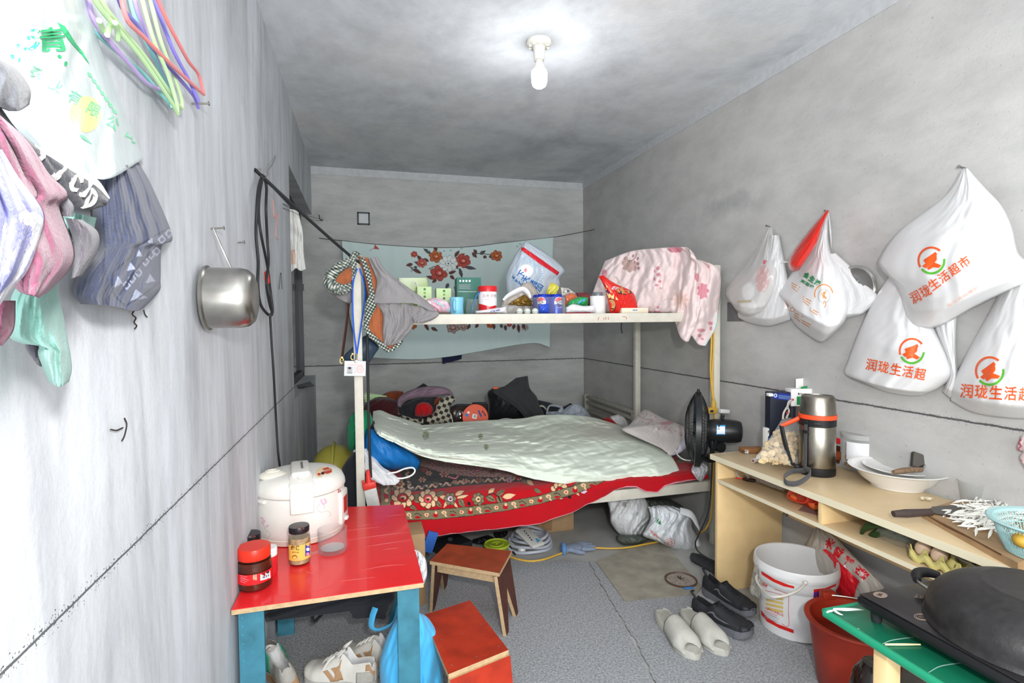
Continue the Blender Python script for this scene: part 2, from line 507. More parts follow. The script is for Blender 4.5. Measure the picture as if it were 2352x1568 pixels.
M_left = wallmat('wall_left_plaster', '#c6c9cd', '#a8abb1', '#d4d8df', (1, 2.4, .42), scale=2.2, dots=False, seamw=.0018, wob_=.005, soot=[((XL, 2.55, 2.15), (.4, .5, .5), .35), ((XL, 1.9, 2.5), (.4, .25, .5), .3), ((XL, 2.9, .62), (.4, .5, .5), .35), ((XL, 3.9, .5), (.4, .8, .5), .35), ((XL, 3.3, 1.5), (.4, .25, .9), .3)])
M_back = wallmat('wall_back_board', '#bcbebb', '#aeb0ae', '#c6c8c5', (.6, 1, 2.2), scale=2.0)
M_right = wallmat('wall_right_board', '#bdbcb9', '#b4b3b1', '#c3c2bf', (1, .7, 1.4), scale=1.4, soot=[((2.0, 2.62, 1.94), (.4, .26, .07), .55), ((2.0, 2.4, 1.88), (.4, .13, .05), .35)])
M_ceil = wallmat('ceiling_plaster', '#dadee2', '#bec2c6', '#e4e3e2', (1, .8, 1), seam=False, scale=1.5, dots=False)
M_trim = mat('trim_plaster', '#c6c8ca', .85, var=.15, vs=30)
M_floor = mat('floor_cement', '#b4b4b0', .8, var=.28, vs=5, bump=.3, bs=40)

mb = MB(); mb.bb((XL-.3, Y0, -.1), (XR+.1, YB+.1, 0)); settags(obj('floor', mb, M_floor), kind='structure')
mb = MB(); mb.bb((XL-.3, Y0, ZC), (XR+.1, YB+.1, ZC+.1)); settags(obj('ceiling', mb, M_ceil), kind='structure')
mb = MB(); mb.bb((XL-.14, YB, 0), (XR+.1, YB+.1, ZC)); settags(obj('wall_back', mb, M_back), kind='structure')
mb = MB(); mb.bb((XR, Y0, 0), (XR+.1, YB, ZC)); settags(obj('wall_right', mb, M_right), kind='structure')
ZS, ZL, YW = .865, 2.167, 3.225          # sill, lintel, start of the window opening
mb = MB()
mb.bb((XL-.14, Y0, 0), (XL, YW, ZC)); mb.bb((XL-.14, YW, 0), (XL, YB, ZS)); mb.bb((XL-.14, YW, ZL), (XL, YB, ZC))
settags(obj('wall_left', mb, M_left), kind='structure')
mb = MB(); mb.bb((XL, YB-.004, ZC-.062), (XR, YB, ZC)); settags(obj('trim_1', mb, M_trim), kind='structure')
mb = MB(); mb.bb((XR-.004, Y0, ZC-.055), (XR, YB-.004, ZC)); settags(obj('trim_2', mb, M_trim), kind='structure')
# window: dark aluminium slider set into the opening
M_alu = mat('window_dark_aluminium', '#3a3c3f', .4, .6)
M_pane = mat('window_dark_glass', '#0c0e12', .05, spec=.7)
mb = MB(); X0, X1 = XL-.13, XL-.085
for z in (ZS, ZL-.05): mb.bb((X0, YW, z), (X1, YB, z+.05))
for y in (YW, YW+.70, YB-.05): mb.bb((X0, y, ZS), (X1, y+.05, ZL))
mb.bb((X0+.01, YB-.10, ZS+.04), (X1+.008, YB-.065, ZL-.04)); mb.bb((X1, YB-.11, 1.55), (X1+.02, YB-.09, 1.60))
w = settags(obj('window_1', mb, M_alu), kind='structure')
mb = MB(); mb.bb((XL-.112, YW+.05, ZS+.05), (XL-.106, YB-.05, ZL-.05)); obj('glass_pane', mb, M_pane, w)

# ---- lamp on the ceiling
Lp = at(1238, 95, z=ZC)
M_porc = mat('lamp_ivory_plastic', '#e6e4da', .45)
M_bulb = mat('bulb_glow', '#ffffff', .4, emit=9.)
t = thing('ceiling_lamp', 'ivory ceiling lampholder with a lit frosted bulb', 'lamp', (Lp.x, Lp.y, ZC))
mb = MB(); mb.lathe([(0, 0), (.056, 0), (.057, -.012), (.05, -.02), (.028, -.026), (.025, -.07), (.023, -.085), (.019, -.085), (.019, -.07)], 40)
for k in range(10):
    a = 2*PI*k/10; mb.box((.038*math.cos(a), .038*math.sin(a), -.021), (.02, .004, .012), (0, .4, a))
obj('lampholder', mb, M_porc, t)
mb = MB(); mb.lathe([(.016, -.08), (.017, -.095), (.027, -.118), (.0335, -.13)], 32); obj('bulb_collar', mb, M_porc, t)
mb = MB(); mb.lathe([(.0335, -.13), (.036, -.14), (.0355, -.178), (.030, -.196), (.018, -.205), (0, -.207)], 32); obj('bulb', mb, M_bulb, t)
lamp('bulb_light', 'POINT', (Lp.x, Lp.y, ZC-.245), 3.2, .035, col=(.95, .97, 1.0))

# ================================================================ beds
M_bed = mat('bed_cream_paint', '#d6d2c4', .5, var=.12, vs=25, bump=.05, bs=30)
M_bedold = mat('bed_worn_paint', '#b5b1a4', .55, var=.3, vs=45)
M_ply = mat('bed_board_ply', '#8a7a62', .7, var=.25, vs=9)
BX0, BX1, BY0, BY1 = -.016, 1.945, 2.66, 3.57
t = thing('bunk_bed', 'cream metal bunk bed frame with clutter along its upper deck', 'bed', (1.0, 3.1, 0))
def bx(name, a, b, m=M_bed, bev=.003, par=None):
    mb = MB(); mb.bb(a, b, bev); return obj(name, mb, m, par or t, world=True)
for (x, y, z) in ((BX0, BY0, 1.58), (BX1, BY0, 1.60), (BX0, BY1, 1.58), (BX1, BY1, 1.60)):
    bx('post', (x-.02, y-.02, 0), (x+.02, y+.02, z))
bx('upper_side_rail', (BX0+.02, BY0-.02, 1.282), (BX1-.02, BY0+.016, 1.332))
bx('upper_side_rail', (BX0+.02, BY1-.016, 1.282), (BX1-.02, BY1+.016, 1.322))
bx('lower_side_rail', (BX0+.02, BY0-.018, .314), (BX1-.02, BY0+.016, .372))
bx('lower_side_rail', (BX0+.02, BY1-.016, .314), (BX1-.02, BY1+.016, .372))
for z in (.32, 1.285, 1.46, 1.575):
    for x in (BX0, BX1): bx('end_rail', (x-.012, BY0+.02, z), (x+.012, BY1-.02, z+.028))
bx('upper_deck', (BX0+.02, BY0+.017, 1.306), (BX1-.02, BY1-.017, 1.326), M_ply)
bx('lower_deck', (BX0+.02, BY0+.017, .35), (BX1-.02, BY1-.017, .368), M_ply)
t = thing('single_bed', 'cream metal single bed with a slatted headboard behind the bunk', 'bed', (1.0, 4.1, 0))
CY0, CY1 = 3.61, 4.50
for (x, y, z) in ((BX0, CY0, .42), (BX0, CY1, .42), (BX1, CY1, .63), (BX1, CY0, .60)):
    bx('post', (x-.018, y-.018, 0), (x+.018, y+.018, z), M_bedold, par=t)
for z in (.47, .545, .595): bx('headboard_rail', (BX1-.012, CY0, z), (BX1+.012, CY1, z+.026), M_bedold, par=t)
for y in (CY0, CY1): bx('side_rail', (BX0, y-.014, .314), (BX1, y+.014, .372), M_bedold, par=t)
for x in (BX0, BX1): bx('end_rail', (x-.011, CY0, .32), (x+.011, CY1, .35), M_bedold, par=t)
bx('deck', (BX0+.012, CY0+.014, .35), (BX1-.012, CY1-.014, .368), M_ply, par=t)

# ================================================================ desk on the right
M_desk = mat('desk_maple_laminate', '#efd09a', .4, var=.10, vs=14, bump=.03, bs=20, bstretch=(1, 1, .12))
M_desktop = mat('desk_top_laminate', '#d6be96', .38, var=.1, vs=10)
M_edge = mat('desk_edge_band', '#e5dcbf', .45)
DT = .655
t = thing('desk', 'maple laminate desk with an open shelf against the right wall', 'desk', (1.8, 1.5, 0))
mb = MB(); mb.bb((1.592, .78, DT-.024), (1.985, 2.205, DT), .002); obj('desk_top', mb, M_desktop, t, world=True)
mb = MB(); mb.bb((1.5895, .78, DT-.024), (1.592, 2.205, DT)); mb.bb((1.5895, 2.205, DT-.024), (1.985, 2.2075, DT)); obj('edge_band', mb, M_edge, t, world=True)
for y in (2.165, .80):
    mb = MB(); mb.bb((1.602, y, 0), (1.97, y+.018, DT-.024), .001); obj('side_panel', mb, M_desk, t, world=True)
SZ = .545
mb = MB(); mb.bb((1.604, .818, SZ-.016), (1.93, 2.165, SZ), .001); obj('shelf', mb, M_desktop, t, world=True)
mb = MB(); mb.bb((1.6015, .818, SZ-.016), (1.604, 2.165, SZ)); obj('shelf_edge', mb, M_edge, t, world=True)
mb = MB(); mb.bb((1.604, 1.57, SZ), (1.93, 1.588, DT-.024), .001); obj('divider', mb, M_desk, t, world=True)
mb = MB(); mb.bb((1.93, .818, .36), (1.946, 2.165, DT-.024), .001); obj('back_panel', mb, M_desk, t, world=True)
mb = MB(); mb.box(at(1804, 1177, x=1.925), (.012, .022, .03), bev=.002); obj('latch', mb, mat('latch_zinc', '#8c8c88', .35, .8), t, world=True)

# ================================================================ red table on the left
M_redtop = mat('table_red_film', '#ea272b', .28, spec=.5, var=.08, vs=18, bump=.04, bs=14, bstretch=(.4, 6, 1), coat=.2)
M_plyedge = mat('plywood_edge', '#c7a982', .7, var=.25, vs=60)
M_blue = mat('table_blue_paint', '#3f7f93', .6, var=.35, vs=22, bump=.1, bs=40, bstretch=(1, 1, .2))
M_blue2 = mat('table_bright_blue_edge', '#3d9fc9', .55, var=.2, vs=30)
t = thing('side_table', 'red topped low table with blue board legs against the left wall', 'table', (-.1, 2.0, 0))
TZ = .50
c = [at(527, 1402, z=TZ), at(973, 1338, z=TZ), at(926, 1159, z=TZ), at(645, 1172, z=TZ)]
c[0].x = max(c[0].x, XL+.003); c[3].x = max(c[3].x, XL+.003)
mb = MB(); mb.prism(c, (0, 0, .002)); obj('table_top', mb, M_redtop, t, world=True)
mb = MB(); mb.prism([p+Vector((0, 0, -.014)) for p in c], (0, 0, .0138)); obj('top_board', mb, M_plyedge, t, world=True)
def board_leg(x0, x1, y0, y1, m1, m2):
    mb = MB(); mb.bb((x0, y0, 0), (x1, y0+.014, TZ-.0145)); mb.slot = 1
    xs = x1 if m2 else x0
    mb.bb((xs-.012 if m2 else xs, y0+.0145, 0), (xs if m2 else xs+.012, y1, TZ-.0145))
    return obj('leg', mb, [M_blue, M_blue2], t, world=True)
board_leg(-.352, -.285, 1.66, 1.72, 0, 0); board_leg(.092, .158, 1.668, 1.74, 0, 1)
board_leg(-.355, -.29, 2.36, 2.44, 0, 0); board_leg(.09, .155, 2.30, 2.35, 0, 1)
for (a, b) in (((-.352, 1.74), (-.338, 2.355)), ((.142, 1.75), (.155, 2.29))):
    mb = MB(); mb.bb((a[0], a[1], TZ-.06), (b[0], b[1], TZ-.015)); obj('apron', mb, M_blue, t, world=True)
M_nail = mat('nail_steel', '#8a8780', .4, .8)
mb = MB()
for k in range(6): mb.ell((-.342, 1.6595, TZ-.04-.025*k), (.002, .001, .002), 8, 6)
obj('tack', mb, M_blue2, t, world=True)

# ================================================================ left wall: bag, clothes, hangers, pan, cables
WL = XL
M_steel = mat('bright_steel', '#c9c7c2', .25, 1.0, var=.2, vs=20)
M_wire = mat('dark_wire', '#3a3632', .5, .5)
M_black = mat('black_rubber', '#26282a', .6)
M_milky = mat('bag_milky_plastic', '#e6f0f0', .22, alpha=.86, bump=.5, bs=26, spec=.6)
def nail(name, px, py, label, length=.04, plane='x', v=WL, d=(1, 0, .1), r=.0022, head=.005):
    p = at(px, py, **{plane: v}); d = Vector(d).normalized()
    mb = MB(); mb.tube([p-d*.006, p+d*length], r, 8, smooth=False); mb.tube([p+d*length, p+d*(length+.002)], head, 12, smooth=False)
    return tagged(name, mb, M_nail, label, 'nail' if 'screw' not in name else 'screw')
def cloth(name, label, cat, L, R, T, B, base, bulge, material, folds=(.006, 5, 3, 1), nu=46, nv=60, axis='x', sgn=1, solid=.0025, paint=None, pu=.5, pv=None, back=None, parent=None, group=None):
    a, fu, fv, sd = folds
    def bl(U, V):
        return bulge*dome(U, V, pu, pv)+a*wr(U, V, sd, fu, fv)*(dome(U, V, .3) if back is not None else 1)
    mb = soft(L, R, T, B, axis, base, bl, nu, nv, back, sgn, paint)
    o = obj(name, mb, material, parent=parent, world=parent is not None, solid=0 if back is not None else solid, merge=back is not None, sharp=80)
    return settags(o, label, cat, group)
def fab(name, col, **k): return mat(name, col, k.pop('rough', .9), spec=.15, bump=k.pop('bump', .35), bs=k.pop('bs', 350), sheen=.15, **k)

o = cloth('plastic_bag', 'whitish carrier bag with green lettering hanging beside the wire hangers', 'bag',
      [(-40, -60), (-45, 120), (0, 255), (60, 335)], [(185, -60), (232, 110), (278, 235), (330, 365)], None, [(150, 376), (240, 412)],
      WL+.012, .075, M_milky, (.006, 3, 4, 3), back=.0, nu=50, nv=60)
M_pgreen = mat('print_green', '#35b878', .4); M_pgreen2 = mat('print_pale_green', '#8fe3b5', .4); M_pyel = mat('print_pale_yellow', '#eef7a0', .4)
b = world_bvh([o])
patch(o, [[(130, 50), (148, 60), (160, 78), (172, 98), (190, 120), (205, 148), (180, 118), (160, 95), (142, 72)]], M_pgreen, bvh=b)
write(o, '清', [(60, 118), (160, 118), (140, 60), (72, 66)], M_pgreen, .012, bvh=b)
for k, (x, y) in enumerate([(74, 70), (66, 88), (40, 106), (58, 112), (30, 130), (45, 138), (110, 116), (136, 130), (150, 146)]):
    patch(o, circ(x, y, 6, 4, 8, rot=k), M_pgreen, bvh=b)
for k, ch in enumerate('农业有限公司'):
    x, y = 62+44*k, 150+29*k
    write(o, ch, [(x, y+20), (x+28, y+36), (x+40, y+10), (x+14, y-6)], M_pgreen2, .012, bvh=b)
patch(o, circ(196, 262, 36, 42, 20), M_pyel, off=.0005, bvh=b)
patch(o, stroke([(170, 300), (190, 315), (210, 330)], [2, 7, 2]), M_pgreen2, bvh=b)
for k in range(7):
    x, y = 200+9.5*k, 165+14*k
    patch(o, [[(x, y), (x+9, y+4), (x+12, y+14), (x+3, y+10)]], M_pgreen2, bvh=b)

cloth('sock', 'grey sock bunched over the green-lettered carrier bag', 'sock', [(-25, 140), (-30, 200), (-10, 240), (20, 255)], [(5, 138), (40, 160), (70, 205), (68, 240)], None, [(45, 254)],
      WL+.10, .03, fab('grey_knit', '#5d5f64', var=.2, vs=60), (.002, 2, 2, 4), back=.2, nu=24, nv=24)
NV = fab('navy_knit', '#4b5064', attr=True)
def pn(U, V, X, Y):
    P = Paint(X, Y, '#474c60'); dk, lt = '#2f3344', '#8f95aa'
    P.poly([(222, 540), (240, 600), (262, 700), (170, 720), (160, 640)], '#3b4054')
    P.line([(392, 522), (345, 548), (312, 570), (300, 590), (268, 618), (258, 640), (262, 675), (290, 704)], 2.2, dk)
    P.line([(236, 470), (240, 580), (236, 640), (252, 690)], 1.6, dk)
    for x, y in ((388, 536), (372, 550), (360, 577), (347, 585), (334, 601), (318, 626), (303, 640), (291, 655)):
        P.line([(x-8, y), (x, y-9), (x+8, y), (x, y+9), (x-8, y)], 1.7, lt, False)
    for pts in ([(318, 572), (312, 590), (328, 588)], [(300, 602), (290, 622), (312, 618)], [(345, 628), (334, 650), (358, 646)], [(312, 664), (300, 690), (340, 684)], [(270, 632), (262, 660), (282, 650)], [(350, 545), (338, 556), (352, 560)]):
        P.poly(pts, lt)
    P.line([(276, 676), (298, 640), (318, 612), (346, 578)], 2.6, '#23273a')
    P.line([(292, 700), (325, 680), (366, 648)], 1.8, dk)
    return P.C
cloth('winter_shorts', 'navy knitted garment with pale diamond and triangle trim on the left wall', 'garment', [(225, 395), (211, 480), (220, 576), (176, 639), (170, 676), (185, 698)],
      [(318, 372), (350, 430), (396, 543), (372, 565), (369, 640), (366, 668), (329, 709)], None, [(255, 702), (307, 714)], WL+.012, .05, NV, (.006, 4, 2, 9), nu=110, nv=160, paint=pn, back=0.)
cloth('long_johns', 'mint green garment leg dangling lowest among the clothes', 'garment', [(150, 484), (100, 590), (30, 672), (18, 765), (52, 789), (87, 791), (86, 815), (111, 876)],
      [(222, 500), (200, 580), (135, 645), (148, 735), (165, 835), (159, 876)], None, [(137, 888)], WL+.05, .035, fab('mint_knit', '#7ba79d', var=.1, vs=30), (.006, 2, 3, 5), back=.0)
cloth('trouser_hem', 'dark grey hem peeping out from inside the mint green leg', 'garment', [(62, 780), (64, 800), (88, 835)], [(100, 780), (100, 810), (96, 842)], None, None, WL+.045, .01,
      fab('charcoal_knit', '#4a4650'), (.001, 2, 2, 1), nu=10, nv=10)
cloth('long_sock', 'brownish grey sock hanging between mauve shorts and navy garment', 'sock', [(150, 500), (166, 546), (168, 587), (163, 639)], [(190, 505), (226, 535), (222, 582), (188, 633)], None, None,
      WL+.088, .03, fab('brown_grey_knit', '#57525a', var=.25, vs=40), (.003, 2, 2, 12), back=.2, nu=26, nv=30)
cloth('sock_toe', 'dark grey bunched sock end below the white-lettered waistband', 'sock', [(132, 470), (132, 480), (140, 495)], [(140, 440), (168, 470), (168, 498)], None, None,
      WL+.112, .015, fab('charcoal_knit', '#4a4650'), (.001, 2, 2, 1), back=.2, nu=16, nv=16)
WB = fab('waistband_black', '#33343a', attr=True)
def pw(U, V, X, Y):
    P = Paint(U, V, '#3a3b41'); P.mask((V > .38) & (U < .20), '#e8e6e2'); P.mask((V > .38) & (U > .2) & (U < .24), '#22232a'); return P.C
o = cloth('briefs', 'black briefs with a white-lettered waistband under the carrier bag', 'garment', [(-10, 235), (30, 292), (67, 326), (160, 378), (220, 412), (250, 455)], [(-10, 262), (30, 305), (100, 390), (150, 450), (188, 480), (242, 470)], None, None,
      WL+.098, .012, WB, (.003, 1, 5, 2), nu=40, nv=120, paint=pw)
M_letter = mat('print_white', '#cfcdc9', .6)
for ch, q in (('J', [(117, 400), (127, 411), (150, 384), (138, 376)]), ('C', [(152, 425), (166, 444), (190, 408), (172, 396)]), ('J', [(178, 446), (184, 456), (206, 424), (196, 412)]), ('D', [(186, 474), (206, 474), (222, 448), (206, 432)]), ('P', [(78, 366), (86, 374), (98, 356), (90, 348)])):
    write(o, ch, q, M_letter, .03, off=.003)
cloth('shorts', 'mauve shorts hanging in front of the black briefs', 'garment', [(-30, 250), (-30, 420), (0, 600), (41, 661), (60, 672)], [(0, 270), (60, 325), (112, 402), (154, 447), (134, 476), (168, 587), (122, 654), (85, 682)], None, None,
      WL+.12, .035, fab('mauve_cotton', '#7c4a5e', var=.15, vs=30), (.008, 2, 1.6, 21), nv=80)
cloth('mauve_cloth', 'mauve cloth tail at the frame edge below the lavender garment', 'garment', [(-40, 690), (-40, 760), (-30, 800)], [(31, 690), (27, 755), (0, 792)], None, None, WL+.12, .01, fab('mauve_cotton', '#7c4a5e'), (.004, 2, 2, 2), nu=16, nv=16)
def pl(U, V, X, Y):
    P = Paint(X, Y, '#6a6ca8')
    P.line([(52, 500), (76, 505), (82, 540), (62, 590), (40, 640), (8, 680), (-20, 700)], 15, '#bdbbc4')
    for k in range(6):
        P.line([(62-8*k, 560+22*k), (70-9*k, 580+20*k), (58-9*k, 596+20*k)], 2, '#9a93cc')
    P.line([(46, 505), (40, 540), (26, 600), (-10, 650)], 2, '#6f70b8')
    return P.C
cloth('camisole', 'lavender garment with a white lace edge nearest on the left wall', 'garment', [(-60, 330), (-60, 500), (-50, 720)], [(0, 345), (40, 410), (94, 485), (88, 540), (58, 620), (22, 660), (-15, 712)], None, None,
      WL+.155, .03, fab('lavender_cotton', '#6a6ca8', attr=True), (.007, 2, 1.5, 33), nu=70, nv=110, paint=pl)

# wire hangers in a bunch
def hanger(name, label, lines, col, off, r=.0034, clips=()):
    t = thing(name, label, 'hanger', at(410, 240, x=WL), group=None)
    M = mat('hanger_'+col[1:], col, .35, spec=.5)
    for k, ln in enumerate(lines):
        pts = [at(x, y, x=WL+off+(.02*(i/len(ln)-.5) if len(ln) > 2 else 0)*(1 if k % 2 else -1)) for i, (x, y) in enumerate(ln)]
        mb = MB(); mb.tube(pts, r, 8, n=40); obj('wire_arm' if k < 2 else 'notch_clip', mb, M, t, world=True)
    return t
hanger('coat_hanger', 'coral pink coat hanger rightmost in the bunch', [[(255, -60), (275, -20), (292, 45), (330, 85), (400, 155), (468, 217)], [(468, 217), (456, 172), (434, 142), (415, 108), (385, 50), (350, -30)]], '#e88a8c', .055)
hanger('coat_hanger', 'violet coat hanger beside the coral pink one', [[(262, -40), (282, 20), (318, 60), (350, 110), (440, 214), (455, 248)], [(340, -40), (372, 50), (400, 120), (432, 180), (456, 232)]], '#8279cf', .040)
hanger('coat_hanger', 'lilac coat hanger curving lowest toward the carrier bag', [[(200, -40), (205, 10), (216, 45), (240, 82), (300, 150), (345, 196), (400, 212)], [(300, -40), (318, 30), (345, 90), (372, 150), (400, 212)]], '#b7a0d6', .03)
hanger('coat_hanger', 'turquoise coat hanger reaching farthest left', [[(130, -40), (140, 0), (155, 20), (230, 85), (300, 145), (335, 175), (396, 248)], [(290, -40), (310, 40), (335, 95), (366, 155), (388, 205), (396, 248)]], '#8fd6d2', .022)
hanger('coat_hanger', 'pale green coat hanger with small clips, lowest of the bunch', [[(195, -40), (225, 12), (268, 65), (330, 140), (392, 232), (408, 262)], [(408, 262), (405, 235), (385, 170), (352, 90), (318, -30)], [(228, 47), (232, 60), (238, 74)], [(256, 48), (250, 66), (246, 80)], [(264, 52), (270, 70), (271, 90)]], '#b9dca6', .05)
hanger('coat_hanger', 'pale green coat hanger running just right of the clipped one', [[(215, -40), (240, 14), (280, 65), (342, 142), (402, 230), (418, 250)], [(418, 250), (416, 225), (398, 170), (368, 90), (338, -30)]], '#c3e3ad', .034)
nail('wall_nail', 440, 238, 'nail in the left wall under the bunch of hangers', .035)

# pan hanging by its wire handle
pc = at(474, 684, x=WL+.012)
t = thing('saucepan', 'dented steel saucepan hanging by its wire handle on the left wall', 'pan', pc)
MX = Matrix.Rotation(PI/2, 4, 'Y')     # lathe axis -> +X
mb = MB(); R_ = .0725
mb.lathe([(R_-.003, .004), (R_+.004, 0), (R_+.005, .006), (R_, .009), (R_, .075), (R_-.004, .092), (R_-.014, .104), (R_-.03, .109), (0, .110), (0, .107), (R_-.03, .106), (R_-.016, .101), (R_-.006, .09), (R_-.0025, .075), (R_-.003, .004)], 56, MX)
obj('pan_body', mb, mat('pan_steel', '#b9b6b0', .28, 1., var=.35, vs=14, bump=.08, bs=12), t)
mb = MB()
for s in (-1, 1):
    o_ = np.array([0, .004*s, 0])
    pts = [np.array(at(502, 626, x=WL+.02))+o_, np.array(at(528, 627, x=WL+.05))+o_*1.3, np.array(at(531, 615, x=WL+.052))+o_*1.2, np.array(at(508, 565, x=WL+.035))+o_, np.array(at(491, 526, x=WL+.02))+o_*.6]
    mb.tube(pts, .002, 8, smooth=False)
mb.tube([np.array(at(491, 526, x=WL+.02))+[0, -.003, 0], np.array(at(491, 526, x=WL+.02))+[0, .003, 0]], .002, 8, smooth=False)
obj('wire_handle', mb, M_steel, t, world=True)
mb = MB(); p = at(536, 716, x=WL+.1)
obj('red_sticker', MB().box((0.0945, -.028, -.045), (.003, .014, .018), (.0, .5, -.5)), mat('sticker_red', '#b03030', .5), t)
nail('wall_nail', 484, 525, 'long nail holding the saucepan handle', .03)
nail('wall_screw', 546, 557, 'lone screw in the wall right of the saucepan handle', .018, head=.006)

# coil of black cable
CB = WL+.022
t = thing('cable_coil', 'coil of black cable hanging from a hook on the left wall', 'cable', at(603, 402, x=CB))
P2 = lambda L, off=0.: [at(x, y, x=CB+off+.004*((i*7) % 3)) for i, (x, y) in enumerate(L)]
mb = MB()
mb.tube(P2([(603, 402), (594, 430), (590, 480), (588, 540), (593, 600), (592, 655), (599, 700), (619, 724), (626, 712), (620, 660), (614, 610), (600, 540), (594, 490), (597, 440), (604, 404)]), .0052, 8, n=110)
mb.tube(P2([(606, 404), (612, 430), (611, 480), (614, 550), (617, 600), (612, 650), (620, 700), (625, 716), (620, 724)], .006), .0052, 8, n=80)
mb.tube(P2([(620, 720), (624, 790), (628, 850), (634, 960), (639, 1040), (646, 1090)]), .0045, 8, n=60)
obj('cord', mb, M_black, t, world=True)
mb = MB(); mb.tube(P2([(612, 626), (613, 637), (614, 648)], .003), .0085, 10, n=6); mb.tube([at(608, 641, x=CB+.004), at(613, 641, x=CB+.004)], .004, 8, smooth=False)
obj('red_tape', mb, mat('tape_red', '#d8392e', .45), t, world=True)
mb = MB(); mb.tube([at(633, 357, x=WL+.004), at(629, 370, x=WL+.012), at(620, 385, x=WL+.02), at(613, 391, x=WL+.024), at(615, 400, x=WL+.03), at(605, 410, x=WL+.032), at(600, 404, x=WL+.03)], .0016, 8)
tagged('wire_hook', mb, M_steel, 'bent silver wire hook above the coil of black cable', 'hook')
# thick cable stretched from the wall to the bunk post, then down to a socket
t = thing('power_cable', 'thick black cable stretched to the bunk post, ending in a red-topped socket', 'cable', at(590, 395, x=WL))
A_, B_ = at(586, 390, x=WL+.004), Vector((BX0-.012, BY0-.03, 1.592))
pts = [A_, A_.lerp(B_, .3)+Vector((0, 0, -.004)), A_.lerp(B_, .7)+Vector((0, 0, -.004)), B_, Vector((BX0+.03, BY0-.034, 1.55))]+[at(x, y, y=2.622) for x, y in ((843, 700), (844, 800), (846, 920), (849, 1030), (852, 1096))]
mb = MB(); mb.tube(pts, .0065, 10, n=120); mb.tube([A_+Vector((0, -.004, .004)), A_.lerp(B_, .33)+Vector((0, 0, -.02))], .003, 6, smooth=False)
obj('cord', mb, M_black, t, world=True)
q = at(853, 1136, y=2.615)
Ms = Matrix.Translation(q) @ Euler((0, -.18, 0)).to_matrix().to_4x4()
mb = MB(); mb.box((0, 0, -.016), (.058, .03, .096), bev=.004, M=Ms); so = obj('socket_body', mb, mat('socket_dusty_white', '#c9c7c2', .5, var=.2, vs=40), t, world=True)
mb = MB(); mb.box((0, 0, .047), (.062, .034, .034), bev=.008, M=Ms); mb.tube([Ms @ Vector((0, 0, .05)), Ms @ Vector((.003, 0, .09)), Ms @ Vector((.008, 0, .12))], [.017, .012, .008], 12); mb.box((-.024, 0, .07), (.012, .02, .014), bev=.004, M=Ms)
obj('red_cap', mb, mat('tape_red', '#d8392e', .45), t, world=True)
nail('wall_nail', 584, 389, 'nail at the wall end of the thick black cable', .02)
# little loose wires
def wirething(name, label, pts, r, m, plane='x', v=WL, cat='wire', off=.006):
    mb = MB(); mb.tube([at(x, y, **{plane: v+(off if plane == 'x' and v < 0 else -off)}) for x, y in pts], r, 6, n=40)
    return tagged(name, mb, m, label, cat)
wirething('twisted_wire', 'pink twisted wire dangling right of the cable coil', [(627, 458), (630, 500), (638, 490), (633, 530), (634, 546), (640, 550)], .0017, mat('wire_pink', '#d98a86', .5), off=.02)
mb = MB(); mb.tube([at(624, 446, x=WL+.02), at(626, 460, x=WL+.02)], .001, 6)
wirething('tie_wire', 'crooked black tie wire poking out under the navy garment', [(308, 713), (304, 722), (312, 730), (308, 740), (314, 748), (309, 755)], .0012, M_wire)
wirething('tie_wire', 'short black tie wire stub right of the crooked one', [(330, 712), (333, 722), (338, 728)], .0012, M_wire)
wirething('tie_wire', 'bent black tie wire on the bare lower left wall', [(286, 960), (291, 975), (286, 1000), (280, 1012)], .0012, M_wire)
wirething('tie_wire', 'nearly level black tie wire beside the bent one on the lower left wall', [(254, 986), (268, 988), (282, 982)], .0012, M_wire)
wirething('tie_wire', 'pair of thin upright wires by the window edge', [(641, 664), (645, 626), (648, 664)], .0012, M_wire)
# second wire and the white cloth in the window bay
w0, w1 = at(650, 468, x=WL+.002), at(742, 505, y=YB-.003)
mb = MB(); mb.tube([w0, w0.lerp(w1, .5)+Vector((0, 0, -.012)), w1], .0018, 6); mb.tube([w0+Vector((0, 0, -.02)), w0.lerp(w1, .6)+Vector((0, 0, -.03)), w1+Vector((0, -.01, -.005))], .0014, 6)
mb.tube([w1+Vector((-.03, -.01, .04)), w1+Vector((-.02, -.01, 0)), w1], .003, 6)
tagged('line_wire', mb, M_wire, 'thin doubled line wire running past the white cloth to the back wall', 'wire')
nail('wall_nail', 743, 500, 'nail in the back wall where the doubled wire ends', .03, 'y', YB, (0, -1, 0), .004, .009)
def pwc(U, V, X, Y):
    P = Paint(X, Y, '#e8e8e4'); P.poly([(660, 575), (678, 574), (680, 606), (660, 610)], '#d9bfae'); return P.C
cloth('wash_cloth', 'white cloth hanging in the window bay behind the stretched cable', 'cloth', [(655, 478), (654, 550), (654, 616)], [(684, 482), (695, 530), (698, 580), (703, 618)], None, [(668, 624), (680, 616), (690, 622)],
      3.45, .02, fab('white_cotton', '#e8e8e4', attr=True), (.012, 4, 1, 8), axis='y', sgn=-1, paint=pwc, nu=40, nv=50)
mb = soft([(682, 884), (684, 892)], [(712, 876), (724, 886)], axis='z', base=ZS+.002, bulge=lambda U, V: .016*dome(U, V, .5, .5), nu=16, nv=10, back=0.)
tagged('dark_rag', mb, fab('black_cloth', '#2a2c31'), 'dark folded rag lying on the window sill', 'cloth')
